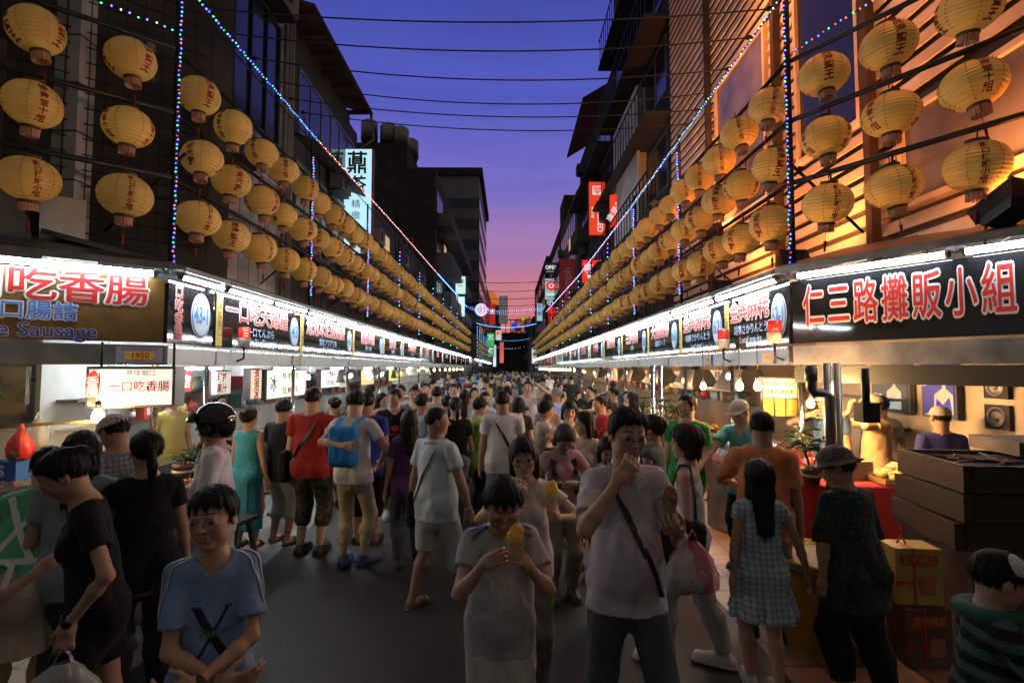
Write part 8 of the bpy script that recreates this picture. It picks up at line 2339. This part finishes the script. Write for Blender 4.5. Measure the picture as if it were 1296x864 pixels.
# steel cabinet, drawers, gift boxes, tub
c0 = Vector((3.78, 3.78, 0)); ang = R(-8)
root = empty('cabinet', c0, ang); tag(root, 'dark steel cabinet under the stacked wooden drawers', 'cabinet')
MB().box((0, 0, .395), (1.35, .75, .77), M('dull_steel', (.13, .115, .10), rough=.45, metal=.6, vary=.4, vscale=3)).build('body', root); MB().box((-.33, -.38, .40), (.62, .02, .68), M('dull_steel')).build('door', root); MB().box((.33, -.38, .40), (.62, .02, .68), M('dull_steel')).build('door', root)
for k in range(3):
    rt = empty('wooden_crate', c0 + Vector((-.04 + .03 * k, .0, .784 + k * .192)), ang + R((-1.5, 1, -.5)[k])); rt.scale = (1, 1, .73); tag(rt, ('lowest', 'middle', 'topmost')[k] + ' dark wooden crate stacked on the steel cabinet', 'crate', 'wooden crates on the cabinet')
    for nm, cc, dd in (('front_board', (0, -.36, .125), (1.42, .03, .25)), ('back_board', (0, .36, .125), (1.42, .03, .25)), ('side_board', (-.695, 0, .125), (.03, .69, .25)), ('side_board', (.695, 0, .125), (.03, .69, .25)), ('base_board', (0, 0, .02), (1.36, .69, .02))):
        MB().box(cc, dd, WOODD).build(nm, rt)
    for x_ in (-.62, .62): MB().box((x_, -.383, .125), (.05, .014, .24), WOODD).build('batten', rt)
mb = MB(); rs = random.Random(8)
for k in range(40): mb.tube([(rs.uniform(-.6, .6), rs.uniform(-.3, .3), .12 + rs.uniform(0, .12)) for _ in range(3)], .012, M('dried_strips', (.05, .025, .02), rough=.6), n=5)
o = mb.build('dried_goods', None, c0 + Vector((0, 0, 1.12)), ang); tag(o, 'heap of dark dried strips in the topmost drawer', 'dried food')
root = empty('steel_pan', c0 + Vector((.22, .1, 1.365)), ang); tag(root, 'steel sided tray lying across the top drawer', 'tray'); MB().box((.1, .1, .05), (.8, .5, .10), M('dull_steel')).build('tub', root); mb = MB(); mb.tube([(-.2, -.10, .112), (.5, -.10, .115)], .012, IRON, n=6); mb.lathe([(.03, 0), (.03, .05)], IRON, n=10, c=(-.22, -.10, .13), axis=(1, 0, 0)); mb.build('skewer_rod', root)
for k in range(2):
    rt = empty('gift_box', rp(1143 + 8 * k, 3.72 - .05 * k, .385 * (1 - k) + .004), R(-6 + 5 * k)); tag(rt, 'yellow and red gift box, upper of the two by the cabinet' if k == 0 else 'dim red gift box, lower of the two by the cabinet', 'gift box', 'gift boxes by the cabinet')
    MB().box((0, 0, .19), (.30, .20, .376), M('gift_yellow', (.36, .27, .07), rough=.5, vary=.2) if k == 0 else M('gift_dim', (.12, .07, .05), rough=.5, vary=.4)).build('carton', rt)
    mb = MB(); mb.box((0, -.102, .30), (.24, .004, .07), M('gift_red', (.45, .03, .03), rough=.5)); mb.box((.05, -.102, .13), (.10, .004, .12), M('gift_pink', (.40, .12, .09), rough=.5)); letters(mb, '豆干禮盒', M('gift_yellow'), (0, -.104, .30), (1, 0, 0), (0, 0, 1), .055, off=.02); letters(mb, '基隆名產', M('gift_red'), (-.07, -.102, .14), (1, 0, 0), (0, 0, 1), .045, off=.02, lift=.003); mb.build('printed_front', rt)
    mb = MB(); mb.box((-.03, 0, .379), (.012, .205, .006), M('gift_red')); mb.box((-.03, -.1035, .19), (.012, .004, .378), M('gift_red')); mb.tube([(-.08, 0, .385), (-.05, 0, .43), (-.02, 0, .385)], .006, M('gift_red'), n=5); mb.build('ribbon', rt)
root = empty('plastic_tub', rp(1030, 3.95, .004)); tag(root, 'big round yellow plastic tub on the pavement by the elderly woman', 'tub')
mb = MB(); mb.lathe([(.30, 0), (.335, .60), (.345, .60), (.345, .625), (.325, .625), (.29, .02), (.001, .02)], YELP, n=32); mb.build('wall', root); mb = MB(); mb.lathe([(.338, .55), (.352, .555), (.352, .585), (.338, .59)], M('dark_band', (.10, .07, .03), rough=.6), n=32); mb.build('hoop', root)
mb = MB(); mb.tube([(.1, -.33, .56), (.09, -.36, .45), (.11, -.355, .36)], .012, M('red_plate'), n=5); mb.build('red_tie', root)
# lit cosmetic posters and vents on the far right wall
for k, (y0, y1, bg, dress, lab) in enumerate(((6.2, 6.85, (.05, .06, .07), (.42, .58, .66), 'lit black poster of a woman in pale dress on the right wall'), (5.55, 6.02, (.05, .05, .30), (.04, .05, .42), 'lit violet poster of a woman in blue dress on the right wall'))):
    rt = lightbox('wall_poster', lab, (WR - .20, (y0 + y1) / 2, 1.76), y1 - y0, .62, .06, R(-90), bg, .35, [('肌\n精', -.19, .12, .09, LW, .01, 1, 0)] if k else [('SERUM', -.2, -.1, .05, LW, 0, 1, 0)], cat='poster')
    mb = MB(); SKL = M('poster_skin', (.62, .42, .33), emit=(.62, .42, .33), es=.5); DR = M('poster_dress_%d' % k, dress, emit=dress, es=.5); HRM = M('poster_hair', (.03, .02, .02))
    def disk(x, z, a, b_, m, l): mb.add([(x + a * math.cos(t_), -.037 - l, z + b_ * math.sin(t_)) for t_ in np.linspace(0, 2 * math.pi, 24, endpoint=False)], [tuple(range(24))], m)
    disk(.08, .18, .085, .12, HRM, .001); disk(.085, .16, .06, .085, SKL, .002); mb.add([(x, -.040, z) for x, z in ((.065, .1), (.065, .02), (-.04, -.05), (-.06, -.26), (.20, -.26), (.20, -.05), (.11, .02), (.11, .1))], [tuple(range(8))], SKL); mb.add([(x, -.0415, z) for x, z in ((-.03, -.26), (-.015, -.09), (.07, -.16), (.16, -.07), (.19, -.26))], [tuple(range(5))], DR); mb.build('portrait', rt)
for k in range(2):
    rt = empty('wall_vent', (WR - .16, 5.15, 1.82 - .30 * k), R(-90)); tag(rt, ('upper', 'lower')[k] + ' black round vent on the wall right of the posters', 'vent'); MB().box((0, 0, 0), (.26, .05, .24), IRON).build('case', rt); mb = MB(); mb.lathe([(.10, .026), (.10, .034), (.075, .034), (.075, .028), (.03, .028), (.03, .036), (.001, .036)], STEELD, n=20, axis=(0, -1, 0)); mb.build('grille', rt)
# paired chrome posts and a glass domed cart in the right row
for k, (px, Y) in enumerate(((826, 8.05), (836, 8.05))):
    p = rp(px, Y, 0); mb = MB(); mb.tube([(p.x, p.y, 0), (p.x, p.y, 2.04)], .04, STEEL, n=10); o = mb.build('steel_post'); tag(o, ('left', 'right')[k] + ' one of the paired chrome posts behind the man in lilac', 'post')
root = empty('food_cart', (3.0, 6.4, 0), R(20)); tag(root, 'steel food cart with a curved lid beside the green polo shirt', 'cart')
MB().box((0, 0, .44), (.7, .9, .84), STEELD).build('cabinet', root); mb = MB(); mb.prism([(.35 * math.cos(t_), .30 * math.sin(t_)) for t_ in np.linspace(0, math.pi, 14)], STEEL, (0, .45, .862), (1, 0, 0), (0, 0, 1), .9); mb.build('lid', root)
for sx in (-1, 1): mb = MB(); mb.lathe([(.08, -.02), (.08, .02)], IRON, n=16, c=(sx * .33, -.3, .085), axis=(1, 0, 0)); mb.build('wheel', root)

# shelves of goods, hoods and greenery inside the stalls
def goods(s, rows, off):
    rs = random.Random(9 + s)
    D = abs((WL if s < 0 else WR) - (XL if s < 0 else XR)); X0 = XL if s < 0 else XR
    side = 'left' if s < 0 else 'right'
    protos = {}
    for i, row in enumerate(rows):
        L = row[1] - row[0]
        for sh in range(2):
            y = row[0] + .3
            while y < row[1] - .3:
                kd = rs.choice(['carton', 'bottle', 'jar', 'bag']); ci = rs.randrange(3)
                key = (kd, ci)
                col = [(.45, .06, .05), (.50, .36, .12), (.14, .25, .30)][ci] if kd != 'bottle' else [(.10, .20, .06), (.35, .12, .04), (.5, .5, .45)][ci]
                if key not in protos:
                    m = M('goods_%s_%d' % key, col, rough=.4, vary=.2, vscale=9); mb = MB()
                    if kd == 'carton': mb.box((0, 0, .11), (.20, .22, .22), m); mb.box((0, 0, .1105), (.204, .14, .10), WHITEP)
                    elif kd == 'bottle': mb.lathe([(.035, 0), (.037, .15), (.014, .20), (.014, .25), (.017, .25), (.017, .27)], m, n=10); mb.lathe([(.0375, .05), (.0375, .12)], WHITEP, n=10)
                    elif kd == 'jar': mb.lathe([(.06, 0), (.065, .13), (.055, .15)], m, n=12); mb.lathe([(.058, .15), (.058, .18), (.001, .182)], M('red_plate'), n=12)
                    else: mb.lathe([(.07, 0), (.10, .06), (.09, .14), (.03, .19), (.05, .23)], m, n=11)
                    protos[key] = mb.data(kd)
                o = bpy.data.objects.new({'carton': 'carton', 'bottle': 'bottle', 'jar': 'jar', 'bag': 'snack_bag'}[kd], protos[key]); link(o)
                o.location = (X0 + s * (D - .2), y, (1.282, 1.632)[sh]); o.rotation_euler = (0, 0, rs.uniform(-.3, .3))
                cn = (['red', 'amber', 'blue grey'] if kd != 'bottle' else ['green', 'brown', 'pale'])[ci]
                tag(o, f"{cn} {kd} on the {('lower', 'upper')[sh]} back shelf of the {ORD[i + off]} {side} stall", {'bag': 'snack bag'}.get(kd, kd), f"{cn} {kd}s on the {('lower', 'upper')[sh]} shelf, {ORD[i + off]} {side} stall")
                y += rs.uniform(.22, .5)
        if s > 0 or i > 1:
            rt = empty('cooker_hood', (X0 + s * .75, row[0] + L * .5, 1.62)); tag(rt, f'grimy steel cooker hood hung in the {ORD[i + off]} {side} stall', 'cooker hood')
            mb = MB(); w_ = .30; l_ = L * .26
            mb.add([(-w_, -l_, 0), (w_, -l_, 0), (w_, l_, 0), (-w_, l_, 0), (-w_ * .5, -l_ * .7, .36), (w_ * .5, -l_ * .7, .36), (w_ * .5, l_ * .7, .36), (-w_ * .5, l_ * .7, .36)], [(0, 3, 2, 1), (4, 5, 6, 7), (0, 1, 5, 4), (1, 2, 6, 5), (2, 3, 7, 6), (3, 0, 4, 7)], STEELD); mb.build('canopy', rt)
            mb = MB(); mb.tube([(0, 0, .36), (0, 0, 1.7)], .09, STEELD, n=10); mb.build('flue', rt)
goods(-1, LT[:5], 0); goods(1, RT[1:7], 1)
for i, (px, Y, h_) in enumerate(((846, 7.6, .7), (858, 9.0, .6), (812, 11.5, .8))):
    p = at(px, 545 - 6 * i, Y); mb = MB(); mb.tube([(p.x, p.y, 0), (p.x, p.y, p.z - .02)], .05, IRON, n=8); mb.lathe([(.16, p.z - .02), (.16, p.z)], IRON, n=16, c=(p.x, p.y, 0)); o = mb.build('plant_stand'); tag(o, ('nearest', 'second', 'farthest')[i] + ' black plant stand among the right stalls', 'stand')
    potted(p, h_ * .62, ('nearest', 'second', 'farthest')[i] + ' bushy plant on a stand among the right stalls', spread=.26, seed=20 + i, big=.11)
